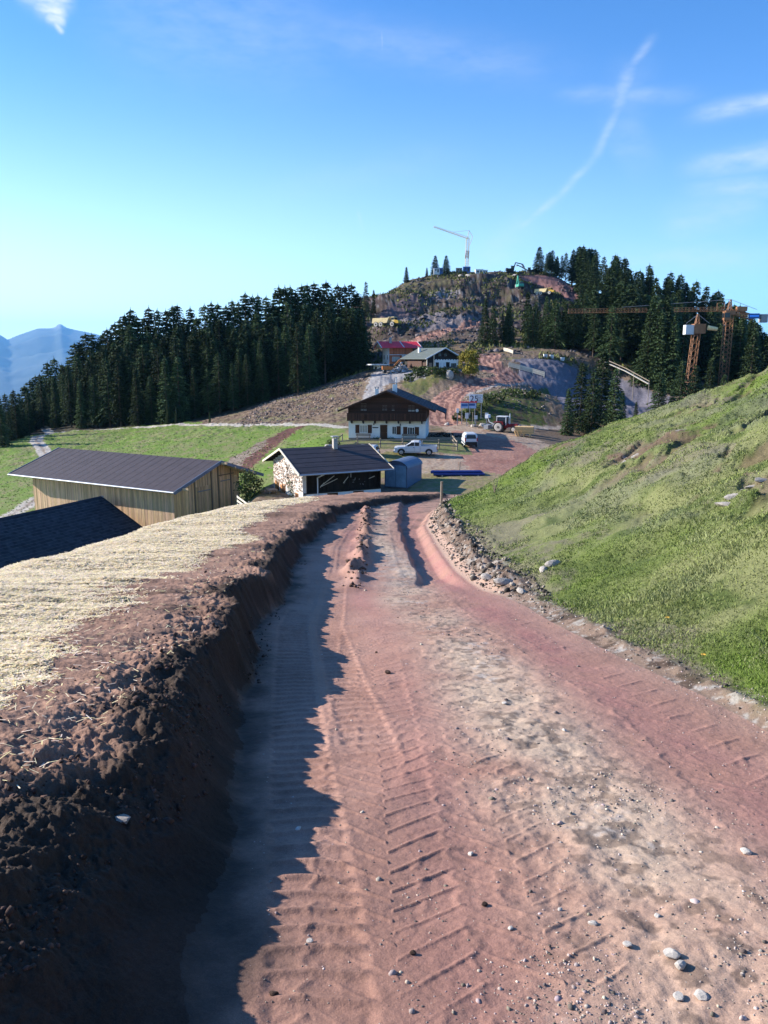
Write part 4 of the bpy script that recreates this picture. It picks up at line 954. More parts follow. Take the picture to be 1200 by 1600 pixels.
m = MB(); m.prism([(0, zr2 + .12), (-.28, zr2 - .04), (-.2, zr2 - .12), (.2, zr2 - .12), (.28, zr2 - .04)], L2 / 2 + .02, L2 / 2 + .16, 'X'); m.build('ridge_end', M_zinc, rf)
m = MB(); tf2 = lambda y: zr2 - .15 - (zr2 - ze2) * abs(y) / (W2 / 2)
m.prism([(-7.6, -1.5), (7.6, -1.5), (7.6, tf2(7.6)), (0, tf2(0)), (-7.6, tf2(7.6))], -L2 / 2 + .8, L2 / 2 - .5, 'X'); m.build('wall', M_woodg, sb_)

# --- farmhouse with the dark felt roof
hs_ = thing('farmhouse', (-5.663, 75.502, -12.75), .446, 'farmhouse with dark felt roof, white base and sunlit stone gable', 'house')
L, Wd = 9.268, 11.0; zr, ze = 12.75 - 8.311, 12.75 - 10.087
wx = L / 2 * .84; wy = Wd / 2 * .78; topf = lambda y: zr - .14 - (zr - ze) * abs(y) / (Wd / 2)
m = MB(); roof_slabs(m, L, Wd, ze, zr, .10)
for s in (-1, 1):
    for k in range(6): t = (k + .5) / 6; m.prism([(s * Wd / 2 * t, zr - (zr - ze) * t), (s * Wd / 2 * (t + .012), zr - (zr - ze) * (t + .012)), (s * Wd / 2 * (t + .012), zr - (zr - ze) * (t + .012) + .015), (s * Wd / 2 * t, zr - (zr - ze) * t + .015)], -L / 2 + .01, L / 2 - .01, 'X', .8)
rf = m.build('roof', M_bitd, hs_)
m = MB(); barge(m, -L / 2 - .04, Wd, ze, zr, .2, .08, up=.05); m.build('barge_board', M_fencew, rf); m = MB(); barge(m, L / 2 + .04, Wd, ze, zr, .2, .08, up=.05); m.build('barge_board', M_fencew, rf)
for k in range(6):
    for s in (-1, 1): m = MB(); y = s * (k * .85 + .3); m.b2(-L / 2 + .05, -wx, y - .06, y + .06, topf(y) - .1, topf(y) + .02, .8); m.build('soffit_rafter', M_dwood2, rf)
m = MB(); m.tube((-L / 2, -Wd / 2 - .08, ze - .06), (L / 2, -Wd / 2 - .08, ze - .06), .075, n=8); gt = m.build('gutter', M_zinc, rf)
m = MB(); m.tube((-wx + 1.35, -wy - .12, -.1), (-wx + 1.35, -wy - .12, ze - .55), .06); m.tube((-wx + 1.35, -wy - .12, ze - .55), (-wx + 1.55, -Wd / 2 - .05, ze - .12), .06); m.build('downpipe', M_paleg, hs_)
ch = chimney(rf, .75, -.55, zr - .45, zr + .75, .42)
# white ground floor, dark timber above on the long side, stone gable
m = MB(); m.b2(-wx, wx, -wy, wy, -1.5, .66); m.build('base_wall', M_white, hs_)
m = MB(); m.b2(-wx + .3, wx, -wy + .5, wy, .66, topf(wy) - .05); m.b2(-wx + .05, wx, -wy - .06, -wy + .06, .64, .74); m.b2(wx - .1, wx, -wy, -wy + .5, .74, topf(wy)); 
boards(m, -wx + .35, wx - .1, .75, lambda x: topf(wy) + .3, -wy + .5, -1, w=.2)
for k in range(4): m.b2(-wx + 2.1 * k + .3, -wx + 2.1 * k + .42, -wy - .02, -wy + .1, .74, topf(wy) - .05)
m.build('timber_wall', M_dwood2, hs_)
m = MB(); zt = [1.0]
m.prism([(-wy, -1.5), (wy, -1.5), (wy, topf(wy)), (0, topf(0)), (-wy, topf(wy))], -wx - .06, -wx + .3, 'X', 1.15)
g_ = np.random.default_rng(4)
for k in range(420):     # uneven stones and stacked billets showing in the lime-washed gable
    y = g_.uniform(-wy + .1, wy - .1); z = g_.uniform(.75, topf(y) - .25); t = g_.choice([.28, .45, .6, .8, 1.0]); 
    tt = (t, t * .80, t * .68) if g_.random() < .6 else (t, t, t)
    m.box((-wx - .07, y, z), (.06 + .05 * g_.random(), g_.uniform(.15, .4), g_.uniform(.06, .16)), tt)
gw = m.build('gable_wall', M_lime, hs_)
window(hs_, (-wx - .06, -.2, 2.15), .62, 1.15, ('x', -1), M_dwood2, M_glass, name='window')
for (y, z, w, h) in [(2.95, .45, .8, 1.15), (1.1, .05, .95, 1.6), (-2.7, .0, .8, 1.1)]:
    o = window(hs_, (-wx - .06, y, z), w, h, ('x', -1), M_shut2, M_glass, name='door' if h > 1.5 else 'window', shutters=(1,) if y > -1 else None, sh_m=M_shut2, sw=.55)
for x in (-1.05, 1.55):
    window(hs_, (x, -wy, .30), 1.05, .58, ('y', -1), M_shut, M_shut, name='window', bars=2, label='low brown shuttered window')
m = MB()   # climbing plant and tools on the walls
for (p, q) in [((-2.2, -wy - .1, 1.35), (-.9, -wy - .12, 2.2)), ((-2.15, -wy - .12, 1.3), (-.6, -wy - .12, 1.9)), ((-2.3, -wy - .1, 1.2), (-1.9, -wy - .1, 1.6)), ((.0, -wy - .1, 1.45), (.5, -wy - .1, 2.0)), ((2.6, -wy - .1, 1.7), (3.2, -wy - .1, 1.9))]: m.bar(p, q, .06, .05)
m.build('hanging_pole', M_fencew, hs_)
for k in range(9): m = MB(); x = random.uniform(-.2, 3.2); z = random.uniform(1.2, 1.9); m.tube((x, -wy - .06, z), (x + random.uniform(-.15, .3), -wy - .08, z + random.uniform(-.2, .25)), .03, .05, 5, random.uniform(.3, .9)); m.build('hanging_tool', M_steel, hs_)
m = MB(); m.box((.9, -wy + .44, 2.1), (.3, .06, .5), .9); m.build('small_panel', M_steel, hs_)
def leafball(name, pts, r, n, size, m_, parent=None, flat=1.0, seed=1, tvar=.3):
    g = np.random.default_rng(seed); pts = np.array(pts, float); c = pts[g.integers(0, len(pts), n)] + g.normal(0, r * .5, (n, 3)) * [1, 1, flat]
    a = g.normal(0, 1, (n, 3)); a /= np.linalg.norm(a, axis=1)[:, None]; b = np.cross(a, g.normal(0, 1, (n, 3))); b /= np.linalg.norm(b, axis=1)[:, None]
    s = size * g.uniform(.6, 1.3, (n, 1)); V = np.stack([c - a * s, c + b * s * .6, c + a * s, c - b * s * .6], 1).reshape(-1, 3); F = np.arange(n * 4).reshape(n, 4)
    me = npmesh(name, V, F, np.repeat(g.uniform(1 - tvar, 1 + tvar, n), 4), m_); o = bpy.data.objects.new(name, me); col.objects.link(o); o.parent = parent; return o
leafball('climbing_plant', [(-wx - .2, -1.7 + .1 * k, .2 + .22 * k) for k in range(6)], .3, 240, .07, M_bush, hs_)
m = MB()   # lean furniture by the gable
m.box((-wx - 1.2, 1.4, .35), (.9, 1.1, .05)); 
for a in (-1, 1):
    for b in (-1, 1): m.box((-wx - 1.2 + a * .35, 1.4 + b * .45, .1), (.06, .06, .5))
tb = m.build('garden_table', M_fence); 
tb.matrix_world = hs_.matrix_world; tb.location = hs_.location; tb.rotation_euler = hs_.rotation_euler; tag(tb, 'small wooden table before the sunlit gable of the farmhouse', 'table')

# --- chalet with balcony
CH = 1.478; CB = -11.12
cl_ = thing('chalet', (.989, 114.878, CB), CH, 'two-storey chalet with white ground floor, dark timber gable and balcony', 'house')
L, Wd = 14.459, 13.429; zr, ze = -4.312 - CB, -7.03 - CB
fx = -L / 2 * .85; bx = L / 2 * .88; wy = 5.38; topf = lambda y: zr - .16 - (zr - ze) * abs(y) / (Wd / 2)
# facade coordinate: image-right is local -y
U = lambda px: wy - (px - 155) / 715 * 2 * wy          # px in the enlarged facade survey
Zf = lambda py: (553 - py) / 66.4
m = MB(); roof_slabs(m, L, Wd, ze, zr, .14); rf = m.build('roof', M_slate, cl_)
m = MB(); tiles(m, -L / 2 + .02, L / 2 - .02, Wd, ze, zr, -1, .42, .40, .05); tiles(m, -L / 2 + .02, L / 2 - .02, Wd, ze, zr, 1, .42, .40, .05); m.build('roof_tiles', M_slate, rf)
m = MB()
x0a, x1a = -L / 2 + 5.6, L / 2 + .6; sl = (zr - ze) / (Wd / 2); ya, yb = -Wd / 2 + .4, -Wd / 2 - 1.35
m.prism([(ya, ze + .4 * sl - .04), (yb, ze - 1.35 * sl - .04), (yb, ze - 1.35 * sl - .18), (ya, ze + .4 * sl - .18)], x0a, x1a, 'X')
m.prism([(yb, ze - 1.35 * sl - .04), (yb + .04, ze - 1.35 * sl - 1.0), (yb + .12, ze - 1.35 * sl - 1.0), (yb + .1, ze - 1.35 * sl - .04)], x0a, x1a, 'X', .9)
m.build('side_roof', M_slate, rf)
for x_ in (-L / 2 - .04, L / 2 + .04): m = MB(); barge(m, x_, Wd, ze, zr, .26, .09, up=.07); m.build('barge_board', M_dwood, rf)
chimney(rf, -2.0, -.75, zr - .6, zr + .75, .62, M_white); chimney(rf, -1.4, 1.9, zr - 1.0, zr + .1, .5, M_white)
m = MB(); m.tube((2.2, -.6, zr - .2), (2.2, -.6, zr + 1.6), .07); m.box((2.2, -.6, zr + 1.62), (.3, .3, .08)); m.build('flue', M_paleg, rf)
m = MB(); m.b2(fx, bx, -wy, wy, -.6, 2.8); m.build('wall', M_white, cl_)
m = MB(); m.b2(fx - .02, fx + .05, -wy - .02, wy + .02, -.5, .28, .55); m.build('plinth', M_stone, cl_)
m = MB(); m.prism([(-wy - .05, 2.8), (wy + .05, 2.8), (wy + .05, topf(wy)), (0, topf(0)), (-wy - .05, topf(wy))], fx + .02, bx, 'X', .8)
z = 2.8
while z < topf(0) - .2:    # horizontal squared logs of the upper floor
    hw = min(wy + .05, max(.1, (topf(0) - z - .2) / ((zr - ze) / (Wd / 2)))); t = random.uniform(.6, 1.4); m.b2(fx - .05 - random.uniform(0, .02), fx + .05, -hw, hw, z + .008, z + .19, t); z += .2
m.build('timber_gable', M_dwood, cl_)
# balcony
bal = MB(); bal.b2(fx - 1.15, fx, -wy - .1, wy + .1, 2.72, 2.84); bo = bal.build('balcony', M_dwood, cl_)
m = MB(); y = -wy - .06
while y < wy: m.b2(fx - 1.14, fx - 1.10, y, y + .13, 2.86, 3.72, random.uniform(.5, 1.7)); y += .17
for yy in (-wy - .07, wy + .03):
    x = fx - 1.1
    while x < fx - .1: m.b2(x, x + .13, yy, yy + .04, 2.86, 3.72, .9); x += .17
m.build('baluster_boards', M_dwood, bo)
m = MB(); m.b2(fx - 1.19, fx - 1.07, -wy - .12, wy + .12, 3.72, 3.82); 
for k in range(7): y = -wy + k * 2 * wy / 6; m.b2(fx - 1.16, fx - 1.05, y - .05, y + .05, 2.8, 3.75)
m.build('handrail', M_dwood, bo)
for px in (188, 295, 403, 510, 620, 725, 835):
    m = MB(); y = U(px); m.b2(fx - 1.05, fx, y - .09, y + .09, 2.50, 2.72); m.b2(fx - .5, fx, y - .09, y + .09, 2.32, 2.5); m.build('beam_end', M_dwood2, cl_)
for px, py in ((392, 405), (637, 410)):
    m = MB(); y = U(px); m.b2(fx - .25, fx, y - .02, y + .02, Zf(py) + .12, Zf(py) + .16); m.tube((fx - .22, y, Zf(py) - .12), (fx - .22, y, Zf(py) + .12), .09, .06, 6); m.build('wall_lantern', M_blk, cl_)
for (px, py, w, h, sh) in [(295, 452, 1.12, 1.12, (-1, 1)), (579, 462, .62, 1.12, (-1,)), (735, 468, 1.0, 1.12, (-1, 1))]:
    window(cl_, (fx, U(px), Zf(py)), w, h, ('x', -1), M_white, M_curt if px < 500 else M_glass, shutters=sh, sh_m=M_shut, sw=.58, bars=2 if px != 579 else 1)
m = MB(); y = U(482); m.b2(fx - .06, fx + .02, y - .50, y + .50, .05, 2.12); d = m.build('door', M_shut, cl_); m = MB(); m.b2(fx - .09, fx - .06, y - .4, y - .02, .2, 1.0, .8); m.b2(fx - .09, fx - .06, y + .02, y + .4, .2, 1.0, .8); m.b2(fx - .09, fx - .06, y - .4, y + .4, 1.15, 1.95, .7); m.build('door_panel', M_shut, d); m = MB(); m.tube((fx - .12, y - .4, 1.08), (fx - .07, y - .4, 1.08), .03); m.build('handle', M_steel, d)
m = MB(); m.b2(fx - .03, fx, U(432), U(378), Zf(443), Zf(434)); m.build('name_board', M_dwood2, cl_)
for (px, py, w, h) in [(297, 250, .95, 1.05), (491, 250, .82, .95), (569, 252, .48, 1.0), (738, 260, 1.0, 1.0)]:
    window(cl_, (fx - .05, U(px), Zf(py)), w, h, ('x', -1), M_dwood, M_curt, bars=1)
m = MB(); y = U(790); m.tube((fx - .22, y, Zf(278)), (fx - .14, y, Zf(278)), .21, .14, 14); m.tube((fx - .1, y, Zf(278) - .1), (fx - .1, y, Zf(278)), .02); m.build('satellite_dish', M_paleg, cl_)
cm_ = Matrix.Translation(Vector((.989, 114.878, CB))) @ Matrix.Rotation(CH, 4, 'Z')
def cw(x, y, z=0): return cm_ @ Vector((x, y, z))
def bench(loc, rz, label):
    b = thing('bench', loc, rz, label, 'bench', 'benches in front of the chalet')
    m = MB()
    for k in range(3): m.b2(-1.05, 1.05, -.2 + k * .15, -.07 + k * .15, .42, .46, random.uniform(.9, 1.1))
    m.build('seat', M_woodg, b)
    m = MB(); m.b2(-1.05, 1.05, .27, .31, .58, .72); m.b2(-1.05, 1.05, .29, .33, .76, .90, .9); m.build('backrest', M_woodg, b)
    for s in (-1, 1):
        m = MB(); m.b2(s * .85 - .04, s * .85 + .04, -.18, .30, 0, .42); m.b2(s * .85 - .04, s * .85 + .04, .25, .31, .42, .9); m.build('leg', M_fence, b)
    return b
for px, lb in ((297, 'left wooden bench under the shuttered window of the chalet'), (723, 'right wooden bench under the rightmost window of the chalet')):
    p = cw(fx - .9, U(px), .0); p.z = gz(p.x, p.y) + .02; bench(p, CH - R(90), lb)
for k, (px, lb) in enumerate([(430, 'low dark shrub in front of the wall left of the chalet door'), (555, 'low dark shrub in front of the wall right of the chalet door')]):
    p = cw(fx - .7, U(px)); o = leafball('shrub', [(0, 0, .25), (.3, 0, .2), (-.35, .05, .22)], .35, 300, .06, M_bush, None, .7, 5 + k); o.location = (p.x, p.y, gz(p.x, p.y)); tag(o, lb, 'shrub')
# wood store / dark hedge on the right of the chalet, long low bench wall
p = cw(fx + 2.0, -wy - 2.6)
wp = thing('log_pile', (p.x, p.y, gz(p.x, p.y) - .05), CH, 'long dark pile of firewood against the right side of the chalet', 'log pile'); m = MB(); g_ = np.random.default_rng(8)
for k in range(150):
    x = g_.uniform(-1.2, 1.0); y = g_.uniform(-2.3, 2.3); z = g_.uniform(.1, 1.1 - .25 * abs(y)); a = g_.uniform(-.5, .5); m.tube((x - .3, y, z), (x + .3, y + .3 * a, z + g_.uniform(-.1, .1)), g_.uniform(.06, .12), n=6, tint=g_.uniform(.5, 1.8))
m.build('logs', M_dwood2, wp); m = MB(); m.b2(-1.5, -1.3, -2.6, 2.6, 0, .45); m.build('retaining_board', M_fence, wp)

# --- upper house with grey green roof
D0 = 190.; A_ = R(118); base = at(692, 579.5, D0)
uh = thing('upper_farmhouse', (base.x + 5.2 * math.cos(A_), base.y + 5.2 * math.sin(A_), base.z), A_, 'dark gabled house with white lower front and grey green roof', 'house')
L, Wd, ze3, zr3 = 12.5, 10.8, 2.9, 5.45
m = MB(); roof_slabs(m, L, Wd, ze3, zr3, .16)
for k in range(1, 9): 
    for s_ in (-1, 1): y = s_ * Wd / 2 * k / 9; z = zr3 - (zr3 - ze3) * k / 9; m.b2(-L / 2 + .02, L / 2 - .02, y - .03, y + .03, z - .02, z + .05, .8)
rf = m.build('roof', M_grn, uh)
m = MB(); barge(m, -L / 2 - .05, Wd, ze3, zr3, .26, .12, up=.06); m.build('barge_board', M_paleg, rf)
chimney(rf, 2.2, 2.2, 4.0, 5.5, .55, M_white)
tf = lambda y: zr3 - .18 - (zr3 - ze3) * abs(y) / (Wd / 2)
m = MB(); m.prism([(-4.5, 0), (4.5, 0), (4.5, tf(4.5)), (0, tf(0)), (-4.5, tf(4.5))], -5.0, 5.4, 'X'); m.build('timber_wall', M_dwood2, uh)
m = MB(); m.b2(-5.2, -4.98, -4.45, 2.3, -.3, 2.55); m.build('front_wall', M_white, uh)
m = MB()
for k in range(9): m.tube((-5.25, -4.1 + k * .75, 2.55), (-5.0, -4.1 + k * .75, 2.55), .2, n=10)
m.build('scalloped_trim', M_white, uh)
for (y, w, h, z, pm) in [(1.6, .9, 1.9, 1.05, M_dwood2), (.65, .55, 1.7, 1.15, M_paleg), (-.3, .55, 1.7, 1.15, M_paleg), (-1.35, 1.0, 2.0, 1.05, M_dwood2), (-3.0, 1.5, 1.1, 1.25, M_glass)]:
    window(uh, (-5.2, y, z), w, h, ('x', -1), M_dwood2 if pm is not M_paleg else M_white, pm, name='door' if h > 1.8 else 'window')
window(uh, (-5.0, .8, 3.75), .9, .8, ('x', -1), M_dwood, M_glass); window(uh, (-5.0, -.8, 3.75), .9, .8, ('x', -1), M_dwood, M_glass)
m = MB(); m.b2(-3.8, 3.0, 4.5, 5.1, 0, 2.3, 1.2); m.b2(-5.6, -3.6, 4.1, 4.9, 1.2, 2.0); m.build('side_annex', M_dwood, uh)
m = MB()
for y in (3.0, 4.9): m.b2(-6.0, -5.85, y - .08, y + .08, -.2, tf(min(y, 5)) - .05)
m.build('porch_post', M_fencew, uh)
m = MB(); m.b2(-5.06, -4.98, 3.0, 4.1, .9, 1.9); m.build('hatch', M_woodg, uh)
m = MB(); m.b2(-6.6, -6.4, -5.0, 5.6, -1.2, -.02, .8); m.b2(-6.6, -5.2, 3.0, 5.6, -.3, .05, 1.4); m.build('terrace_wall', M_stone, uh)

# --- red-roofed house under construction
D1 = 205.; base = at(621, 570, D1)
rh = thing('red_roofed_house', (base.x, base.y + 3, base.z), R(17), 'new house with bright red metal roof and orange timber side', 'house')
L, Wd, ze4, zr4 = 10.8, 7.8, 4.35, 5.95
m = MB(); roof_slabs(m, L, Wd, ze4, zr4, .12)
for k in range(23):
    x = -L / 2 + .2 + k * .47
    for s in (-1, 1): m.prism([(0, zr4), (s * Wd / 2, ze4), (s * Wd / 2, ze4 + .035), (0, zr4 + .035)], x, x + .05, 'X', 1.05)
rf = m.build('roof', M_red, rh)
m = MB(); barge(m, -L / 2 - .05, Wd, ze4, zr4, .28, .12, up=.08); barge(m, L / 2 + .05, Wd, ze4, zr4, .28, .12, up=.08); m.prism([(0, zr4 + .045), (-Wd / 2, ze4 + .045), (-Wd / 2, ze4 + .10), (0, zr4 + .10)], .5, .72, 'X'); m.build('barge_board', M_paleg, rf)
chimney(rf, -2.2, -1.0, zr4 - .6, zr4 + 1.0, .6, M_steel, cap=False)
m = MB(); m.prism([(-Wd / 2 * .82, ze4 - .02), (Wd / 2 * .82, ze4 - .02), (0, zr4 - .2)], -L / 2 + .25, -L / 2 + .4, 'X'); m.build('gable_cladding', M_wood, rh)
m = MB(); m.b2(-3.1, 3.3, -2.7, 2.9, -.8, ze4 + .3); m.build('wall', M_white, rh)
m = MB(); m.b2(-3.05, 3.32, -2.82, -2.68, -.8, ze4 + .2); boards(m, -3.0, 3.3, 2.7, lambda x: ze4 + .2, -2.8, -1, w=.25); m.build('timber_cladding', M_orw, rh)
m = MB(); m.b2(-3.0, 3.4, -3.4, -2.82, 2.45, 2.6); m.b2(.2, 3.4, -3.3, -3.2, 1.8, 2.4); m.b2(-1, 3.6, -3.3, -3.2, .6, .7); m.build('scaffold_board', M_paleg, rh)
window(rh, (-1.3, -2.82, 1.45), 2.0, 1.2, ('y', -1), M_paleg, M_curt, bars=2); window(rh, (1.9, -2.82, 1.3), 1.7, 1.4, ('y', -1), M_paleg, M_glass, bars=1)
window(rh, (-3.1, -1.6, 1.9), .35, 1.1, ('x', -1), M_dwood, M_shut, bars=0); window(rh, (-3.1, 1.5, 1.9), .35, 1.1, ('x', -1), M_dwood, M_shut, bars=0)
base = at(592, 583.5, 200.); ga = thing('flat_roofed_garage', (base.x + .6, base.y + 1.5, base.z - .1), R(38), 'white garage with flat concrete roof left of the red-roofed house', 'garage')
m = MB(); m.b2(-1.6, 3.0, -1.6, 1.2, -.8, 2.15); m.build('wall', M_white, ga)
m = MB(); m.b2(-3.0, 4.2, -2.6, 2.2, 2.15, 2.42); m.build('flat_roof', M_white, ga)
m = MB(); m.b2(-1.0, 2.8, -1.68, -1.58, 0, 1.95); m.build('garage_door', M_metalb, ga)
m = MB(); m.b2(-1.66, -1.58, .1, .5, .9, 1.8); m.build('slot_window', M_glass, ga)
# ------------------------------------------------------------------ yard: container, pipes, vehicles, signs
def GP(u, v): return hit(u, v, 50, 420)
# round-topped blue-grey shed
p = at(627, 768, 78.0); sh = thing('round_roofed_shed', (p.x + .2, p.y + 1.2, gz(p.x, p.y)), R(-24), 'blue grey metal shed with rounded roof beside the farmhouse', 'shed')
prof = [(-1.22, 0), (1.22, 0), (1.22, 2.0)] + [(1.22 * math.cos(a), 2.0 + .66 * math.sin(a)) for a in [math.pi * k / 10 for k in range(1, 10)]] + [(-1.22, 2.0)]
m = MB(); m.prism(prof, -1.9, 2.1, 'Y'); m.build('body', M_metalb, sh)
m = MB()
for a0 in range(10):
    a, b = math.pi * a0 / 10, math.pi * (a0 + 1) / 10
    for (y0, y1) in ((-2.0, 2.2),):
        P = lambda q, r, y: (r * 1.0 * math.cos(q), y, 2.0 + r * .56 * math.sin(q))
        m.add([P(a, 1.30, y0), P(b, 1.30, y0), P(b, 1.30, y1), P(a, 1.30, y1), P(a, 1.25, y0), P(b, 1.25, y0), P(b, 1.25, y1), P(a, 1.25, y1)], [(0, 1, 2, 3), (4, 5, 6, 7), (0, 1, 5, 4), (1, 2, 6, 5), (2, 3, 7, 6), (3, 0, 4, 7)])
m.build('curved_roof', M_metalb, sh)
m = MB(); m.b2(-1.1, 1.1, -1.96, -1.9, .1, 2.25, 1.25); m.b2(-.02, .02, -1.98, -1.95, .1, 2.2, .6); m.build('end_panel', mt_('pale_blue_sheet_panel', (.17, .27, .37), rough=.45, nscale=2), sh)
# blue pipes
p = hit(716, 742); pp = thing('pipe_stack', (p.x, p.y, p.z), R(2), 'stack of long dark blue pipes lying on the yard', 'pipes'); 
for r_, n_, z_, off in ((0, 5, .14, 0), (1, 3, .36, -.3)):
    for k in range(n_):
        m = MB(); y = (k - n_ / 2) * .26; x0 = -2.6 + off + random.uniform(-.1, .1); m.tube((x0, y, z_), (x0 + 5.3 + random.uniform(-.15, .15), y, z_), .125, n=12, caps=False); m.tube((x0, y, z_), (x0 + .25, y, z_), .14, n=12, caps=False); m.tube((x0 + 5.2, y, z_), (x0 + .1, y, z_), .1, n=12, caps=False); m.build('pipe', M_pipe, pp)
m = MB()
for x in (-1.8, .2, 2.0): m.box((x, 0, .02), (.12, 1.7, .1))
m.build('timber_bearer', M_fencew, pp)
# posts
def post(u, v, hp, label, D=None, r=.05, m_=None):
    p = hit(u, v, 20, 200) if D is None else at(u, v, D); d = p.y * math.cos(PITCH) - p.z * math.sin(PITCH); h = hp * d / F_PX
    m = MB(); m.tube((0, 0, -.4), (.02, 0, h), r, r * .9, 8); o = m.build('post', m_ or M_fence); o.location = p; return tag(o, label, 'post')
post(689, 796, 44, 'weathered wooden post at the tip of the grassy slope by the road', D=31, r=.055)
post(718, 737, 15, 'short wooden post standing just behind the blue pipe stack', r=.06)

# vehicles -------------------------------------------------------------
def wheel(parent, x, y, r, w, side, rim_m=None, name='wheel'):
    m = MB(); m.tube((x, y - w / 2, r), (x, y + w / 2, r), r, n=20); t = m.build(name, M_tyre, parent, bevel=.03)
    k = MB(); yo = y + side * (w / 2 + .006); k.tube((x, yo, r), (x, yo + side * .02, r), r * .62, r * .55, 16)
    for q in range(5): a = q * 1.2566; k.bar((x, yo + side * .03, r), (x + math.cos(a) * r * .5, yo + side * .03, r + math.sin(a) * r * .5), r * .14, .03, .7)
    k.build('rim', rim_m or M_rim, t); return t
def loft(m, sections, tint=1.0):
    """sections: list of (x, [(y,z)...]) with equal counts, open outline joined over the top"""
    vs = []; n = len(sections[0][1])
    for x, pr in sections: vs += [(x, a, b) for a, b in pr]
    fs = []
    for i in range(len(sections) - 1):
        for j in range(n): fs.append((i * n + j, i * n + (j + 1) % n, (i + 1) * n + (j + 1) % n, (i + 1) * n + j))
    fs += [tuple(range(n))[::-1], tuple(range((len(sections) - 1) * n, len(sections) * n))]
    m.add(vs, fs, tint)
def sec(w, z0, z1, tw=None, r=.1):
    tw = tw or w; return [(-w, z0), (w, z0), (w, z0 + (z1 - z0) * .45), (w * .99, z0 + (z1 - z0) * .75), (tw, z1 - r * .4), (tw - r, z1), (-tw + r, z1), (-tw, z1 - r * .4), (-w * .99, z0 + (z1 - z0) * .75), (-w, z0 + (z1 - z0) * .45)]
def pickup(loc, rz):
    t = thing('pickup_truck', loc, rz, 'white pickup truck parked side-on below the chalet fence', 'pickup')
    b = MB()   # front is -x
    loft(b, [(-2.62, sec(.80, .42, .82, .72)), (-2.52, sec(.88, .34, .98, .80)), (-2.2, sec(.91, .32, 1.03, .84)), (-1.35, sec(.92, .32, 1.10, .86)), (-1.2, sec(.92, .32, 1.12, .86)), (.62, sec(.92, .32, 1.12, .88))])
    b.b2(.62, 2.55, -.92, .92, .42, .60); b.b2(.62, 2.60, -.92, -.84, .60, 1.14); b.b2(.62, 2.60, .84, .92, .60, 1.14); b.b2(2.52, 2.60, -.84, .84, .60, 1.12); b.b2(.62, .70, -.84, .84, .6, 1.14)
    bo = b.build('body', M_paintw, t, bevel=.03)
    c = MB(); loft(c, [(-1.35, [(-.80, 1.08), (.80, 1.08), (.80, 1.10), (.80, 1.11), (.78, 1.12), (.7, 1.13), (-.7, 1.13), (-.78, 1.12), (-.80, 1.11), (-.80, 1.10)]), (-.55, sec(.86, 1.08, 1.66, .66)), (-.2, sec(.87, 1.08, 1.74, .68)), (.40, sec(.87, 1.08, 1.73, .68)), (.66, sec(.86, 1.08, 1.62, .68))])
    cb = c.build('cab', M_paintw, t, bevel=.02)
    for s in (-1, 1):
        def glassp(pts, nm='side_window'):
            g = MB(); ys = [s * (.892 - (.02 if z > 1.4 else 0)) for x, z in pts]; n = len(pts)
            g.add([(x, y, z) for (x, z), y in zip(pts, ys)] + [(x, y - s * .03, z) for (x, z), y in zip(pts, ys)], [tuple(range(n)), tuple(range(n, 2 * n))] + [(k, (k + 1) % n, n + (k + 1) % n, n + k) for k in range(n)]); return g.build(nm, M_glass, cb)
        glassp([(-1.0, 1.16), (-.18, 1.16), (-.18, 1.60), (-.5, 1.58)]); glassp([(-.08, 1.16), (.42, 1.16), (.42, 1.58), (-.08, 1.60)])
        m = MB(); m.b2(-2.60, -2.3, s * .60, s * .86, .74, .92); m.build('headlight', M_lamp, t, bevel=.02)
        m = MB(); m.b2(2.56, 2.63, s * .80, s * .93, .66, 1.06); m.build('tail_light', M_redl, t)
        m = MB(); m.b2(-.95, -.8, s * .92, s * 1.08, 1.12, 1.28); m.build('wing_mirror', M_blk, t, bevel=.02)
        m = MB()
        for x in (-1.15, -.14, .55): m.b2(x - .006, x + .006, s * .918, s * .928, .42, 1.1, .6)
        m.b2(-1.2, .55, s * .918, s * .932, .40, .44, .5); m.build('door_line', M_blk, t)
        m = MB(); m.b2(-.3, -.16, s * .92, s * .95, .95, .99); m.build('door_handle', M_blk, t)
        for x in (-1.72, 1.62):
            m = MB(); pts = [(x + .47 * math.cos(a), .37 + .47 * math.sin(a)) for a in [math.pi * k / 10 for k in range(11)]] + [(x + .39 * math.cos(a), .37 + .39 * math.sin(a)) for a in [math.pi * k / 10 for k in range(10, -1, -1)]]
            m.prism(pts, s * .90, s * .95, 'Y', .9); m.prism([(x + .39 * math.cos(math.pi * k / 10), .37 + .39 * math.sin(math.pi * k / 10)) for k in range(11)], s * .70, s * .932, 'Y', .9); m.build('wheel_arch', M_blk, t)
            wheel(t, x, s * .84, .37, .24, s)
    g = MB(); g.add([(-1.30, -.70, 1.20), (-1.30, .70, 1.20), (-.62, .64, 1.66), (-.62, -.64, 1.66), (-1.25, -.70, 1.12), (-1.25, .70, 1.12), (-.55, .64, 1.6), (-.55, -.64, 1.6)], [(0, 1, 2, 3), (4, 5, 6, 7), (0, 1, 5, 4), (1, 2, 6, 5), (2, 3, 7, 6), (3, 0, 4, 7)]); g.build('windscreen', M_glass, cb)
    m = MB(); m.b2(-2.66, -2.52, -.55, .55, .62, .88); m.build('grille', M_blk, t); m = MB(); m.b2(-2.72, -2.5, -.86, .86, .38, .58); m.b2(2.6, 2.72, -.8, .8, .42, .56); m.build('bumper', M_steel, t, bevel=.03)
    m = MB(); m.tube((.78, -.7, 1.12), (.78, -.62, 1.66), .035); m.tube((.78, .7, 1.12), (.78, .62, 1.66), .035); m.tube((.78, -.62, 1.66), (.78, .62, 1.66), .035); m.build('roll_bar', M_steel, t)
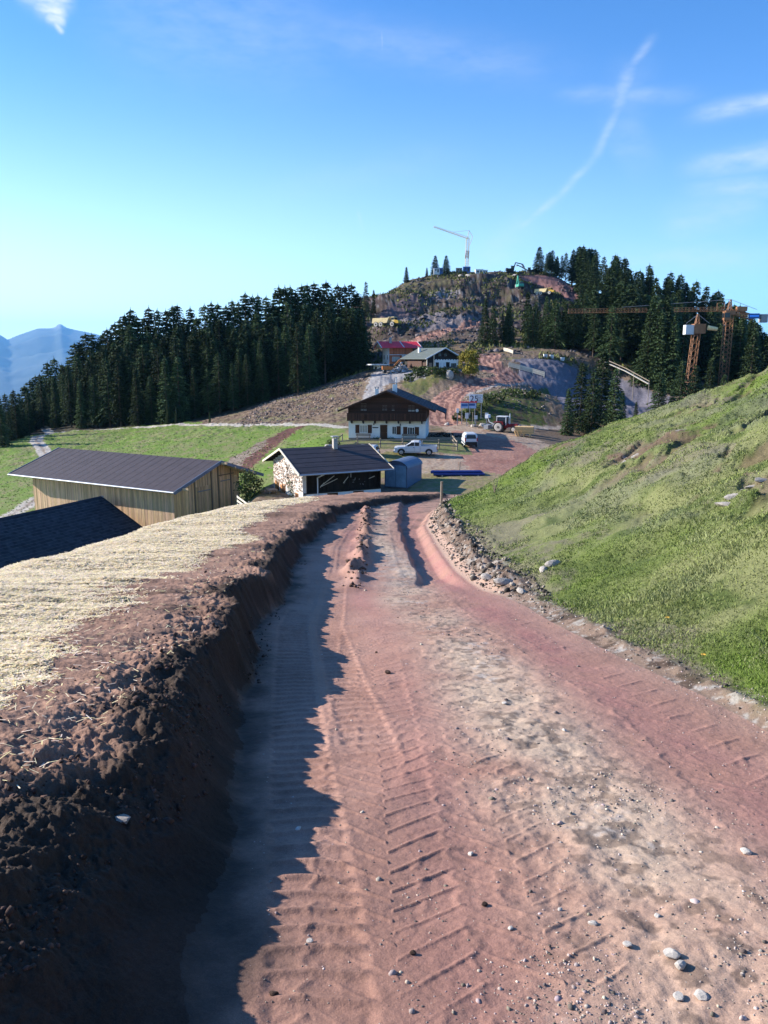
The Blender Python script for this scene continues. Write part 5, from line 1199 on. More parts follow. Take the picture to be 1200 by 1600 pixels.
    m = MB(); m.b2(.7, 2.52, -.83, .83, .61, .64); m.build('load_bed', M_blk, t)
    return t
p = hit(650, 713); pickup((p.x, p.y + .9, gz(p.x, p.y + .9)), R(-4))
def van(loc, rz, label, kind='van'):
    t = thing('small_van', loc, rz, label, 'van')   # rear is -y (towards the camera)
    b = MB(); S = lambda w, z0, z1, tw, r=.12: sec(w, z0, z1, tw, r)
    def lf(m, secs):
        q = MB(); loft(q, secs); m.add([(b_, a, c) for a, b_, c in q.v], q.f)
    lf(b, [(-2.0, S(.80, .35, 1.05, .78)), (-1.96, S(.84, .30, 1.10, .80)), (1.3, S(.85, .30, 1.05, .80)), (2.0, S(.78, .32, .85, .68))]); bo = b.build('body', M_paintw, t, bevel=.03)
    c = MB(); lf(c, [(-1.98, S(.82, 1.0, 1.10, .80)), (-1.86, S(.82, 1.0, 1.74, .64)), (-1.7, S(.82, 1.0, 1.82, .66)), (.1, S(.82, 1.0, 1.84, .66)), (.6, S(.82, 1.0, 1.70, .62)), (1.35, S(.80, 1.0, 1.06, .75, .03))]); cb = c.build('roof_cab', M_paintw, t, bevel=.02)
    g = MB(); g.add([(-.66, -1.985, 1.12), (.66, -1.985, 1.12), (.55, -1.90, 1.62), (-.55, -1.90, 1.62), (-.66, -1.95, 1.12), (.66, -1.95, 1.12), (.55, -1.86, 1.62), (-.55, -1.86, 1.62)], [(0, 1, 2, 3), (4, 5, 6, 7), (0, 1, 5, 4), (1, 2, 6, 5), (2, 3, 7, 6), (3, 0, 4, 7)]); g.build('rear_window', M_glass, cb)
    m = MB(); m.b2(-.80, .80, -2.10, -1.95, .32, .72); m.build('bumper', M_blk, t, bevel=.03)
    m = MB(); m.b2(-.26, .26, -2.02, -1.99, .80, .92); m.build('number_plate', M_lamp, t)
    for s in (-1, 1):
        m = MB(); m.b2(s * .70, s * .83, -2.01, -1.93, .78, 1.25); m.build('tail_light', M_redl, t)
        m = MB(); m.b2(s * .82, s * .98, .75, .85, 1.1, 1.28); m.build('wing_mirror', M_blk, t)
        g = MB(); g.add([(s * .825, -1.6, 1.15), (s * .825, .9, 1.15), (s * .70, .4, 1.62), (s * .70, -1.6, 1.66), (s * .80, -1.6, 1.15), (s * .80, .9, 1.15), (s * .67, .4, 1.62), (s * .67, -1.6, 1.66)], [(0, 1, 2, 3), (4, 5, 6, 7), (0, 1, 5, 4), (1, 2, 6, 5), (2, 3, 7, 6), (3, 0, 4, 7)]); g.build('side_window', M_glass, cb)
        for y in (-1.25, 1.3):
            m = MB(); m.tube((s * .70, y, .31), (s * .87, y, .31), .31, n=18); w_ = m.build('wheel', M_tyre, t); k = MB(); k.tube((s * .872, y, .31), (s * .885, y, .31), .2, .18, 14); k.build('rim', M_rim, w_)
    return t
p = hit(735, 700.5); van((p.x, p.y + 1.9, gz(p.x, p.y + 1.9)), R(2), 'white van seen from behind in the shadow of the chalet')
p = hit(590, 714); o = van((p.x - 1.9, p.y + .9, gz(p.x, p.y)), R(75), 'pale car mostly hidden behind the dark farmhouse roof'); o.scale = (1, 1, .76); o.name = 'parked_car'; o['category'] = 'car'

# rail fence of the chalet garden
def fence_line(pts, h, name, label, m_, rails=2, spacing=2.4, pw=.09, rw=.05, rh=.12, group=None, hs=None):
    t = thing(name, pts[0], 0, label, 'fence', group); o = Vector(pts[0]); W3 = [Vector(p) for p in pts]; tops = []
    for a, b in zip(W3[:-1], W3[1:]):
        n = max(1, round((b - a).length / spacing))
        for k in range(n): q = a.lerp(b, k / n); q.z = gz(q.x, q.y); tops.append(q)
    q = W3[-1].copy(); q.z = gz(q.x, q.y); tops.append(q)
    for k, q in enumerate(tops):
        hh = (hs[k] if hs and k < len(hs) else h) * random.uniform(.96, 1.06); m = MB(); m.tube(q - o + Vector((0, 0, -.4)), q - o + Vector((random.uniform(-.03, .03), 0, hh)), pw, pw * .9, 8, random.uniform(.8, 1.15)); m.build('post', m_, t)
    for r_ in range(rails):
        z = h * (.92 - .80 * r_ / max(1, rails)) if rails > 2 else h * (.86, .42)[r_]
        for a, b in zip(tops[:-1], tops[1:]):
            m = MB(); e = (b - a).normalized() * .12; m.bar(a - o + Vector((0, -pw * 1.05, z)) - e, b - o + Vector((0, -pw * 1.05, z + random.uniform(-.03, .03))) + e, rw, rh, random.uniform(.8, 1.2)); m.build('rail', m_, t)
    return t
def G2(x, y): return Vector((x, y, gz(x, y)))
a = at(524, 707, 99.5); b = at(714, 703, 99.0); c = at(704, 686, 106.5)
fence_line([G2(a.x, 99.6), G2(a.x + 8.6, 99.2), G2(b.x, 99.0)], 1.15, 'garden_fence', 'weathered rail fence along the front of the chalet garden', M_fence, 2, 2.6, .10, .05, .14)
fence_line([G2(b.x, 99.2), G2(c.x, 106.0)], 1.15, 'garden_fence', 'short return of rail fence running back beside the white van', M_fence, 2, 3.4, .09, .05, .13)
a2 = at(523, 700, 99.6); d2 = at(535, 690, 107)
fence_line([G2(a2.x, 99.8), G2(d2.x, 107)], 1.05, 'garden_fence', 'left return of rail fence beside the rock garden', M_fence, 1, 3.6, .09, .05, .13)
for u, v, r_, lb in [(533, 690, .55, 'grey rounded boulder of the rock garden left of the chalet'), (541, 693, .42, 'smaller grey boulder of the rock garden against the chalet corner'), (529, 697, .35, 'low grey boulder of the rock garden by the fence corner')]:
    pass
def rock_mesh(seed, n=3, flat=.7, rough=.28, m_=None, name='stone'):
    bm = bmesh.new(); bmesh.ops.create_icosphere(bm, subdivisions=n, radius=1.0); g = np.random.default_rng(seed); pl = g.normal(0, 1, (9, 3)); pl /= np.linalg.norm(pl, axis=1)[:, None]; dd = g.uniform(.55, .95, 9)
    for v in bm.verts:
        p = np.array(v.co); 
        for a_, d_ in zip(pl, dd):
            k = p @ a_
            if k > d_: p = p - a_ * (k - d_)
        p = p * (1 + rough * .25 * math.sin(p[0] * 5 + seed) * math.cos(p[1] * 4.3 + seed)); p[2] *= flat; v.co = p
    me = bpy.data.meshes.new(name); bm.to_mesh(me); bm.free(); a_ = me.color_attributes.new('tint', 'FLOAT_COLOR', 'POINT'); a_.data.foreach_set('color', [1.0] * 4 * len(me.vertices)); me.materials.append(m_ or M_rock); return me
RM = [rock_mesh(k, 2, .6 + .1 * (k % 3)) for k in range(6)]
RMw = [rock_mesh(k + 40, 2, .55 + .1 * (k % 3), m_=M_pebble) for k in range(4)]
RMd = [rock_mesh(k + 20, 2, .7, m_=M_rockd, name='clod') for k in range(3)]
def rock(loc, s, label, cat='stone', group=None, sc3=(1, 1, 1), me=None, name='stone'):
    o = bpy.data.objects.new(name, me or random.choice(RM)); col.objects.link(o); o.location = loc; o.rotation_euler = (random.uniform(-.2, .2), random.uniform(-.2, .2), random.random() * 6.28); o.scale = (s * sc3[0], s * sc3[1], s * sc3[2]); return tag(o, label, cat, group)
for x, y, s, lb in [(-7.1, 101.5, .75, 'grey boulder of the rock garden nearest the chalet corner'), (-7.7, 100.6, .5, 'small grey boulder of the rock garden by the fence'), (-6.4, 100.8, .45, 'low pale boulder in front of the chalet rock garden')]:
    rock(G2(x, y), s, lb, 'boulder', sc3=(1, 1, 1.2))
o = leafball('shrub', [(0, 0, .5), (.5, 0, .3), (-.4, .1, .4)], .6, 700, .09, M_bush, None, .8, 9); o.location = G2(-6.7, 102.0); tag(o, 'bushy dark plants growing in the rock garden left of the chalet', 'shrub')

# bush and white rails between barn and farmhouse
p = at(408, 776, 74); bz = -15.6
def bush(loc, h, r, n, label, m_, leaf=.1, seed=3, name='bush', cat='bush', trunk=True, tvar=.35):
    t = thing(name, loc, 0, label, cat); g = np.random.default_rng(seed); pts = []
    for k in range(60):
        z = h * g.uniform(.12, 1.0); rr = r * math.sqrt(max(.05, 1 - ((z / h - .45) / .62) ** 2)) * g.uniform(.3, 1); a = g.uniform(0, 6.28); pts.append((math.cos(a) * rr, math.sin(a) * rr, z))
    leafball('crown', pts, h * .12, n, leaf, m_, t, 1.0, seed, tvar)
    m = MB()
    m.tube((0, 0, -.3), (0, 0, h * .55), .07 * h / 3, .03 * h / 3, 6)
    for q in pts[::6]: m.tube((0, 0, h * .2), q, .025 * h / 3, .008, 5)
    m.build('trunk', M_bark, t); return t
bush((p.x - 1.1, 74, -15.0), 4.2, 1.35, 2300, 'loose grey green bush between the larch barn and the farmhouse', M_bush, .11, 3)
bush((p.x + .3, 73.6, -15.0), 2.0, 1.2, 1300, 'low dark bush in front of the taller loose one by the farmhouse', M_bush, .1, 6)
a = at(371, 790, 70); b = at(398, 800, 66)
t = thing('white_rail_fence', (a.x, a.y, a.z - .8), 0, 'short pale rail fence between barn corner and bush', 'fence')
for k in range(4):
    m = MB(); m.bar((0, 0, .5 + k * .38), (1.4, -2.2, .25 + k * .34), .05, .16, random.uniform(.9, 1.2)); m.build('rail', M_fencew, t)
for x, y in ((0, .06), (1.4, -2.1)): m = MB(); m.b2(x - .06, x + .06, y, y + .1, -1.5, 1.75 - .12 * x); m.build('post', M_fencew, t)

# sign boards by the junction
def board(name, u0, v0, u1, v1, D, label, legs=2, m_=None, rz=0, z_ground=None, roof=False, back=None):
    a = at(u0, v0, D); b = at(u1, v1, D); w = b.x - a.x; h = a.z - b.z; x, y = (a.x + b.x) / 2, D; g = gz(x, y); t = thing(name, (x, y, g), rz, label, 'sign')
    zb = b.z - g; m = MB(); m.b2(-w / 2, w / 2, -.03, .03, zb, zb + h); m.build('panel', m_ or M_white, t)
    for k in range(legs): m = MB(); xx = (-w * .42 + w * .84 * k / max(1, legs - 1)) if legs > 1 else 0; m.b2(xx - .06, xx + .06, .04, .14, -.3, zb + h * .9); m.build('post', M_steel, t)
    return t, w, h, zb
def text(parent, s, x, z, size, m_, y=-.045, extr=.006, name='lettering', ital=0):
    cu = bpy.data.curves.new('txt', 'FONT'); cu.body = s; cu.size = size; cu.extrude = extr; cu.align_x = 'LEFT'; cu.shear = ital
    o = bpy.data.objects.new('txt', cu); col.objects.link(o); bpy.context.view_layer.update(); dg = bpy.context.evaluated_depsgraph_get(); me = bpy.data.meshes.new_from_object(o.evaluated_get(dg)); bpy.data.objects.remove(o)
    me.name = name; me.materials.clear(); me.materials.append(m_); a_ = me.color_attributes.new('tint', 'FLOAT_COLOR', 'POINT'); a_.data.foreach_set('color', [1.0] * 4 * len(me.vertices))
    q = bpy.data.objects.new(name, me); col.objects.link(q); q.parent = parent; q.location = (x, y, z); q.rotation_euler = (R(90), 0, 0); return q
t, w, h, zb = board('site_sign', 733, 616, 754, 629, 133., 'large white board with bold black 25 above the junction', m_=M_white)
text(t, '25', -w * .44, zb + h * .12, h * 1.05, M_txt)
m = MB()
for zz, ww in ((.80, .40), (.62, .34), (.44, .40), (.28, .30), (.13, .36)): m.b2(w * .06, w * (.06 + ww), -.045, -.032, zb + h * zz - h * .03, zb + h * zz + h * .04)
m.build('small_print_line', M_steel, t)
t, w, h, zb = board('double_sign', 720, 629, 744, 638, 131., 'pair of pale blue picture boards under a red strip', m_=mt_('pale_blue_panel', (.38, .48, .68), nscale=2))
m = MB(); m.b2(-w / 2 - .1, w / 2 + .1, -.2, .15, zb + h, zb + h + .16); m.build('top_strip', M_red, t)
m = MB(); m.b2(-w * .45, -w * .05, -.04, -.031, zb + h * .35, zb + h * .75); m.b2(.05, w * .42, -.04, -.031, zb + h * .45, zb + h * .8, .8); m.build('printed_picture', M_blue, t)
m = MB(); m.b2(-.05, .05, -.045, .04, zb, zb + h, .5); m.build('divider', M_steel, t)
board('notice', 727, 645, 732, 654, 129., 'small blue-white notice on a thin post left of the track signs', 1, M_paleg)
board('notice', 741, 649, 746, 655, 129., 'small square white notice right of the tall thin pole', 1, M_paleg)
board('notice', 713, 638, 717, 645, 130., 'narrow white notice at the grassy bend of the pink track', 1, M_white)
board('way_marker', 758, 645, 763, 654, 127., 'white way marker standing over a boulder left of the tractor', 1, M_white)
post(738, 668, 24, 'tall thin pole among the small notices by the junction', r=.05)
post(722, 664, 16, 'thin grey stake left of the notices by the junction', r=.04)
for u, v, s, lb in [(739, 667, .55, 'pale boulder at the foot of the tall thin pole'), (754, 669, 1.0, 'large pale slanting boulder under the white way marker'), (761, 667, .7, 'grey boulder between the way marker and the tractor')]:
    p = hit(u, v); rock(p + Vector((0, 0, s * .3)), s, lb, 'boulder', sc3=(1.1, .8, .8))
for u, v, s, lb in [(699, 664, .6, 'pale stone at the lower bend of the pink track')]:
    p = hit(u, v); rock(p, s, lb, 'boulder')

# tractor with loader
p = hit(790, 676)
tr = thing('tractor', (p.x, p.y + 1.0, gz(p.x, p.y + 1)), R(-28), 'dusty dark red tractor with big pale wheels by the junction', 'tractor')
m = MB(); m.b2(.2, 2.2, -.38, .38, .75, 1.35); m.b2(-1.0, .4, -.35, .35, .6, 1.2); m.build('bonnet', M_dred, tr, bevel=.05)
m = MB(); loft(m, [(-1.1, [(-.62, 1.1), (.62, 1.1), (.62, 1.5), (.62, 1.9), (.55, 2.3), (.5, 2.35), (-.5, 2.35), (-.55, 2.3), (-.62, 1.9), (-.62, 1.5)]), (.35, [(-.58, 1.1), (.58, 1.1), (.58, 1.5), (.58, 1.9), (.5, 2.3), (.45, 2.35), (-.45, 2.35), (-.5, 2.3), (-.58, 1.9), (-.58, 1.5)])]); m.build('cab_glass', M_glass, tr)
m = MB(); m.b2(-1.2, .45, -.68, .68, 2.35, 2.47); 
for x in (-1.12, .36):
    for y in (-.6, .6): m.b2(x - .05, x + .05, y - .05, y + .05, 1.1, 2.36)
m.build('cab_frame', M_paleg, tr)
m = MB(); m.tube((.9, -.3, 1.3), (.9, -.3, 2.9), .09, .07); m.build('exhaust_stack', M_paleg, tr)
for s in (-1, 1):
    m = MB(); m.tube((-.75, s * .55, .8), (-.75, s * 1.0, .8), .8, n=24); w_ = m.build('rear_wheel', M_tyre, tr); k = MB(); k.tube((-.75, s * 1.003, .8), (-.75, s * 1.03, .8), .62, .5, 20); k.tube((-.75, s * 1.03, .8), (-.75, s * 1.06, .8), .2, .18, 12, .2); k.build('rim', M_dusty, w_)
    m = MB(); m.tube((1.7, s * .55, .5), (1.7, s * .9, .5), .5, n=20); w_ = m.build('front_wheel', M_tyre, tr); k = MB(); k.tube((1.7, s * .903, .5), (1.7, s * .93, .5), .3, .26, 16); k.build('rim', M_dusty, w_)
    m = MB(); m.prism([(-1.6, 1.35), (-1.45, 1.65), (-.1, 1.65), (.05, 1.2), (-.1, 1.2), (-.2, 1.55), (-1.4, 1.55)], s * .5, s * 1.02, 'Y'); m.build('mudguard', M_dred, tr)
m = MB(); m.b2(2.2, 2.5, -.35, .35, .6, 1.2); m.build('front_weight', M_steel, tr)
m = MB(); m.bar((-1.2, 0, .9), (-2.6, 0, 1.5), .12); m.bar((-2.6, 0, 1.5), (-2.9, 0, 2.5), .12); m.bar((-1.1, .4, .7), (-2.7, .4, .9), .1); m.b2(-3.1, -2.6, -.6, .6, 2.1, 2.6, 1.2); m.b2(-3.2, -2.5, -.8, .8, .4, 1.0, .6); m.build('rear_attachment', M_paleg, tr)
# timber stack
p = hit(820, 683); ts = thing('timber_stack', (p.x, p.y + .6, gz(p.x, p.y + .6)), R(-14), 'stack of fresh yellow sawn timber to the right of the tractor', 'timber stack')
m = MB()
for z in range(9):
    for y in range(6): m.b2(-1.35 + random.uniform(-.04, .04), 1.35 + random.uniform(-.04, .04), -.85 + y * .29, -.60 + y * .29, .42 + z * .12, .53 + z * .12, random.uniform(.8, 1.15))
m.build('boards', M_wstk, ts)
for x in (-.9, 0, .9): m = MB(); m.b2(x - .1, x + .1, -.85, .85, 0, .41, .9); m.build('bearer', M_wstk, ts)
m = MB(); m.bar((-1.4, -.9, .9), (-1.1, -1.0, 0), .1); m.bar((-1.0, -.95, .9), (-.7, -1.0, 0), .1); m.bar((-.3, -.95, .9), (-.6, -1.0, 0), .1); m.build('prop', M_wstk, ts)

# white board fence above the excavation
a = [hit(u, v) for u, v in [(795, 575), (812, 579), (832, 584), (850, 590)]]
fence_line(a, 1.3, 'board_fence', 'pale board fence curving above the excavated slope', M_fencew, 4, 2.2, .08, .05, .2)
a = [hit(u, v) for u, v in [(787, 551), (801, 554)]]
fence_line(a, 1.1, 'board_fence', 'short pale board fence at the top of the pink track', M_fencew, 4, 2.2, .08, .05, .2)
for u, v, lb in [(852, 559, 'leftmost of three small white cabinets above the excavated slope'), (862, 560, 'middle one of three small white cabinets above the excavated slope'), (879, 564, 'rightmost of three small white cabinets above the excavated slope')]:
    p = hit(u, v); t = thing('white_cabinet', p, R(5), lb, 'cabinet', None); m = MB(); m.b2(-.45, .45, -.3, .3, 0, .85); m.build('body', M_white, t, bevel=.02); m = MB(); m.b2(-.5, .5, -.36, .34, .85, .92); m.build('lid', M_paleg, t); m = MB(); m.b2(-.38, .38, -.33, -.3, .1, .78, .9); m.build('door', M_paleg, t)
# handrail / pipe line down the slope behind the clump
a = [hit(u, v) for u, v in [(948, 566), (975, 578), (1010, 596)]]; a = [at(946, 566, 178), at(978, 580, 172), at(1014, 600, 165)]
t = thing('inclined_gangway', a[0], 0, 'long narrow inclined gangway above the blue shaded excavation', 'gangway')
m = MB(); 
for q0, q1 in zip(a[:-1], a[1:]): m.bar(q0 - a[0], q1 - a[0], .5, .08)
m.build('deck', M_fencew, t); m = MB()
for q0, q1 in zip(a[:-1], a[1:]): m.bar(q0 - a[0] + Vector((0, -.4, .6)), q1 - a[0] + Vector((0, -.4, .6)), .05, .07); m.bar(q0 - a[0] + Vector((0, .4, .6)), q1 - a[0] + Vector((0, .4, .6)), .05, .07)
m.build('handrail', M_fence, t); m = MB()
for k in range(4): q = a[0].lerp(a[2], k / 3); g = gz(q.x, q.y); m.tube((q.x - a[0].x, q.y - a[0].y, max(g - a[0].z - .3, q.z - a[0].z - 5)), (q.x - a[0].x, q.y - a[0].y, q.z - a[0].z + .6), .07, n=6)
m.build('support', M_fence, t)

# autumn tree and garden shrubs by the upper house
p = hit(733, 587); bush((p.x, p.y, gz(p.x, p.y)), 5.0, 2.2, 5200, 'round autumn tree with yellow green leaves beside the upper house', M_leaf, .17, 12, 'autumn_tree', 'tree', tvar=.45)
for k, (u, v, hh, rr, lb) in enumerate([(652, 590, 2.2, 1.6, 'leftmost shrub of the terrace below the upper house'), (662, 588, 2.0, 1.5, 'second shrub from the left below the upper house'), (676, 586, 1.6, 1.7, 'middle shrub of the terrace below the upper house'), (692, 585, 1.3, 1.6, 'fourth shrub along the terrace below the upper house'), (708, 585, 1.2, 1.4, 'rightmost low shrub below the upper house, near the autumn tree'), (640, 596, 1.6, 1.5, 'lowest shrub on the grassy bank below the upper house')]):
    p = hit(u, v); bush((p.x, p.y, p.z), hh, rr, 1100, lb, M_bush, .15, 30 + k, 'shrub', 'shrub')
p = hit(702, 590); rock(p + Vector((0, 0, .5)), 1.15, 'pale pointed boulder below the autumn tree', 'boulder', sc3=(.9, .8, 1.5))
p = hit(650, 608); 
# knoll undergrowth above the junction
for k, (u, v, hh, rr, lb) in enumerate([(722, 656, 1.6, 1.8, 'light green shrub at the foot of the bank by the small notices'), (745, 640, 1.8, 2.2, 'dark shrub on the bank right of the picture boards'), (770, 628, 1.7, 2.4, 'olive shrub on top of the bank above the tractor'), (800, 618, 1.5, 2.6, 'wide green shrub on the crest of the bank'), (830, 620, 1.5, 2.0, 'dark shrub at the right end of the bank crest'), (735, 650, 1.3, 1.6, 'small shrub behind the notice by the tall thin pole')]):
    p = hit(u, v); bush((p.x, p.y, p.z - .3), hh, rr, 1100, lb, M_bush, .16, 50 + k, 'shrub', 'shrub')
# ------------------------------------------------------------------ cranes
def lattice(m, p, q, w, n, r=.06, tri=False, wt=None):
    """square lattice beam from p to q, width w"""
    p = Vector(p); q = Vector(q); d = (q - p); L = d.length; d.normalize(); up = Vector((0, 0, 1)) if abs(d.z) < .9 else Vector((0, 1, 0))
    a = d.cross(up).normalized(); b = a.cross(d).normalized(); wt = wt or w
    cs = ([(-1, -1), (1, -1), (0, 1)] if tri else [(-1, -1), (1, -1), (1, 1), (-1, 1)])
    P = lambda t, c, ww: p + d * (L * t) + a * (c[0] * ww / 2) + b * (c[1] * ww / 2)
    W = lambda t: w + (wt - w) * t
    for c in cs: m.tube(P(0, c, w), P(1, c, wt), r, n=6)
    for k in range(n):
        t0, t1 = k / n, (k + 1) / n
        for i in range(len(cs)):
            c0, c1 = cs[i], cs[(i + 1) % len(cs)]
            m.tube(P(t0, c0, W(t0)), P(t1, c1, W(t1)), r * .6, n=5, caps=False); m.tube(P(t1, c0, W(t1)), P(t1, c1, W(t1)), r * .55, n=5, caps=False)
# right, large tower crane: mast top / jib tip surveyed at about 200 m
D = 200.; top = at(1139, 492, D); foot = at(1131, 580, D); g = gz(foot.x, foot.y)
cr = thing('tower_crane', (foot.x, D, min(g, foot.z)), 0, 'large orange tower crane with long level jib reaching left', 'crane'); o = Vector(cr.location); k_ = D / F_PX
tp = top - o
m = MB(); lattice(m, (-.0, 0, 0), (tp.x, 0, tp.z), 1.7, 16, .09); m.build('mast', M_crane, cr)
m = MB(); m.box((tp.x, 0, tp.z + .5), (2.4, 2.0, 1.0)); m.box((tp.x - 1.2, -1.5, tp.z - .4), (1.6, 1.2, 1.8), .9); m.build('slewing_platform', M_crane, cr)
m = MB(); m.box((tp.x - 1.3, -2.13, tp.z - .2), (1.3, .06, 1.1)); m.box((tp.x - 2.12, -1.5, tp.z - .2), (.06, 1.0, 1.1)); m.build('cab_window', M_glass, cr)
apx = at(1142, 468, D) - o; m = MB(); lattice(m, (tp.x, 0, tp.z + 1), (apx.x, 0, apx.z), 1.0, 4, .07, wt=.25); m.build('tower_head', M_crane, cr)
tip = at(888, 486, D + 4) - o; m = MB(); lattice(m, (tp.x - 1, 0, tp.z + 1.4), (tip.x, tip.y, tip.z), 1.0, 44, .05, tri=True); m.build('jib', M_crane, cr)
m = MB(); m.tube((apx.x, 0, apx.z), (tp.x - 26, 2.4, tp.z + 2.0), .05, n=5); m.tube((apx.x, 0, apx.z), (tp.x + 6.8, 0, tp.z + 1.3), .05, n=5); m.build('stay_cable', M_steel, cr)
ce = at(1176, 496, D) - o; m = MB(); lattice(m, (tp.x + 1, 0, tp.z + .7), (ce.x, 0, ce.z), 1.2, 7, .09); m.b2(tp.x + 1.2, ce.x + 1.5, -.6, .6, tp.z + .1, tp.z + .3); m.b2(tp.x + 1.8, tp.x + 4.2, -.6, .6, tp.z + .9, tp.z + 2.0); m.build('counter_jib', M_crane, cr)
a = at(1168, 490, D) - o; b = at(1184, 498, D) - o; m = MB(); m.b2(a.x, b.x, -.85, -.75, b.z, a.z); m.b2(a.x + .2, b.x - .2, -.89, -.85, (a.z + b.z) / 2 - .2, (a.z + b.z) / 2 + .22, 3.5); m.build('blue_sign_board', M_blue, cr)
a = at(1188, 491, D) - o; b = at(1197, 504, D) - o; m = MB(); m.b2(a.x, b.x, -.8, .8, b.z, a.z); m.b2(a.x - .5, a.x, -.5, .5, (a.z + b.z) / 2, (a.z + b.z) / 2 + .6, .6); m.build('counterweight', M_steel, cr, bevel=.05)
m = MB(); m.tube((tp.x - 1.8, -.7, tp.z + 1.9), (tp.x - 3.2, -.7, tp.z + 1.9), .05); 
for x in (-1.6, -3.4): m.tube((tp.x + x, -.7, tp.z + 1.0), (tp.x + x, -.7, tp.z + 2.8), .06, n=5)
m.tube((tp.x - 1.6, -.7, tp.z + 2.8), (tp.x - 3.4, -.7, tp.z + 2.8), .05); m.build('guard_rail', M_crane, cr)
# left crane, seen end-on
D = 172.; top = at(1088, 519, D); foot = at(1082, 560, D); head = at(1091, 491, D); g = gz(foot.x, D)
c2 = thing('tower_crane', (foot.x - .6, D, min(g, foot.z - 4)), 0, 'smaller orange tower crane seen end-on with pale machinery box', 'crane'); o = Vector(c2.location); tp = top - o; hd = head - o
m = MB(); lattice(m, (0, 0, 0), (tp.x, 0, tp.z), 1.35, 10, .075); m.build('mast', M_crane, c2)
m = MB(); lattice(m, (tp.x, 0, tp.z), (hd.x, 0, hd.z), 1.2, 5, .08, wt=.3); m.build('tower_head', M_crane, c2)
m = MB(); m.b2(tp.x - 2.6, tp.x - .8, -.8, .8, tp.z - .5, tp.z + 1.5); m.build('machinery_box', M_paleg, c2, bevel=.05)
m = MB(); m.b2(tp.x - .8, tp.x + 1.6, -1.0, 1.0, tp.z - .3, tp.z + 1.7, .8); m.build('slewing_platform', M_crane, c2)
m = MB(); m.tube((tp.x + 2.0, -1.0, tp.z + .9), (tp.x + 4.0, -1.0, tp.z + .6), .5, .38, 12); m.build('cylindrical_drum', M_cream, c2)
m = MB(); lattice(m, (tp.x + .5, -1.0, tp.z + 2.1), (tp.x - 3.5, -40, tp.z + 2.0), 1.1, 26, .05, tri=True) if False else m.tube((hd.x, 0, hd.z), (tp.x + 2.5, -.5, tp.z + 1.8), .05, n=5); m.tube((hd.x, 0, hd.z), (tp.x - 2.5, -.5, tp.z + 1.8), .05, n=5); m.build('stay_cable', M_steel, c2)
# small pale crane on the summit
D = 350.; foot = at(729, 420, D); top = at(731, 372, D); tip = at(678, 354, D - 4)
c3 = thing('summit_crane', (foot.x, D, min(foot.z, gz(foot.x, D))), 0, 'slim pale crane with upward slanting jib on the summit', 'crane'); o = Vector(c3.location); tp = top - o; tt_ = tip - o
m = MB(); lattice(m, (0, 0, .5), (tp.x, 0, tp.z), 1.25, 14, .075); m.build('mast', M_cream, c3)
m = MB(); lattice(m, (0, 0, 5.5), (.3, 0, 8.5), 1.34, 3, .10); m.build('red_mast_section', M_crane, c3)
m = MB(); lattice(m, (tp.x + .3, 0, tp.z), (tt_.x, tt_.y, tt_.z), .8, 22, .055, tri=True, wt=.45); m.build('jib', M_cream, c3)
hd = at(735, 360, D) - o; m = MB(); m.tube((tp.x, 0, tp.z), (hd.x - .6, 0, hd.z), .12); m.tube((hd.x - .6, 0, hd.z), (hd.x + 1.0, 0, hd.z - 2.5), .1); m.tube((hd.x + 1.0, 0, hd.z - 2.5), (tp.x + .8, 0, tp.z - 3), .1); m.tube((hd.x - .6, 0, hd.z), (tt_.x * .45 + tp.x * .55, 0, tp.z + (tt_.z - tp.z) * .45 + .6), .05); m.build('tower_head', M_cream, c3)
# ------------------------------------------------------------------ machines and cabins on the hill
def container(u0, v0, u1, v1, D, label, m_, name='site_container', dep=2.4, m2=None):
    a = at(u0, v0, D); b = at(u1, v1, D); w = b.x - a.x; h = a.z - b.z; t = thing(name, ((a.x + b.x) / 2, D, b.z), 0, label, 'container')
    m = MB(); m.b2(-w / 2, w / 2, 0, dep, -.8, h)
    x = -w / 2 + .15
    while x < w / 2 - .1: m.b2(x, x + .12, -.03, 0, .1, h - .1, .88); x += .35
    m.build('body', m_, t, bevel=.02)
    m = MB(); m.b2(-w / 2 - .05, w / 2 + .05, -.06, dep + .05, h, h + .12); m.build('roof_rim', m2 or m_, t)
    m = MB(); m.b2(-w * .3, -w * .05, -.06, -.03, h * .45, h * .8); m.b2(w * .1, w * .32, -.06, -.03, .1, h * .82, .7); m.build('window', M_glass, t)
container(724, 417, 735, 425, 349, 'bright blue container at the foot of the summit crane', M_blue)
container(678, 419, 687, 426, 346, 'pale container below the two bushy spruces on the summit', M_paleg, m2=M_blue)
container(687, 419, 692, 426, 347, 'small blue container right beside the pale one on the summit', M_blue)
container(743, 421, 755, 430, 343, 'white site cabin right of the blue container on the summit', M_white)
container(755, 422, 762, 430, 344, 'white site cabin at the right end of the pair on the summit', M_white)
container(713, 419, 722, 425, 348, 'brown-grey hut just left of the summit crane foot', M_woodg, 'site_hut')
for u, v, w, lb in [(720, 433, 2.0, 'leftmost white covered heap below the summit crane'), (731, 432, 2.0, 'white covered heap left of the white site cabins'), (803, 432, 1.8, 'small pale heap below the summit excavators')]:
    p = hit(u, v, 250, 400); rock(p + Vector((0, -.5, .3)), w, lb, 'covered heap', sc3=(1.2, .6, .5), name='covered_heap', me=RM[1])
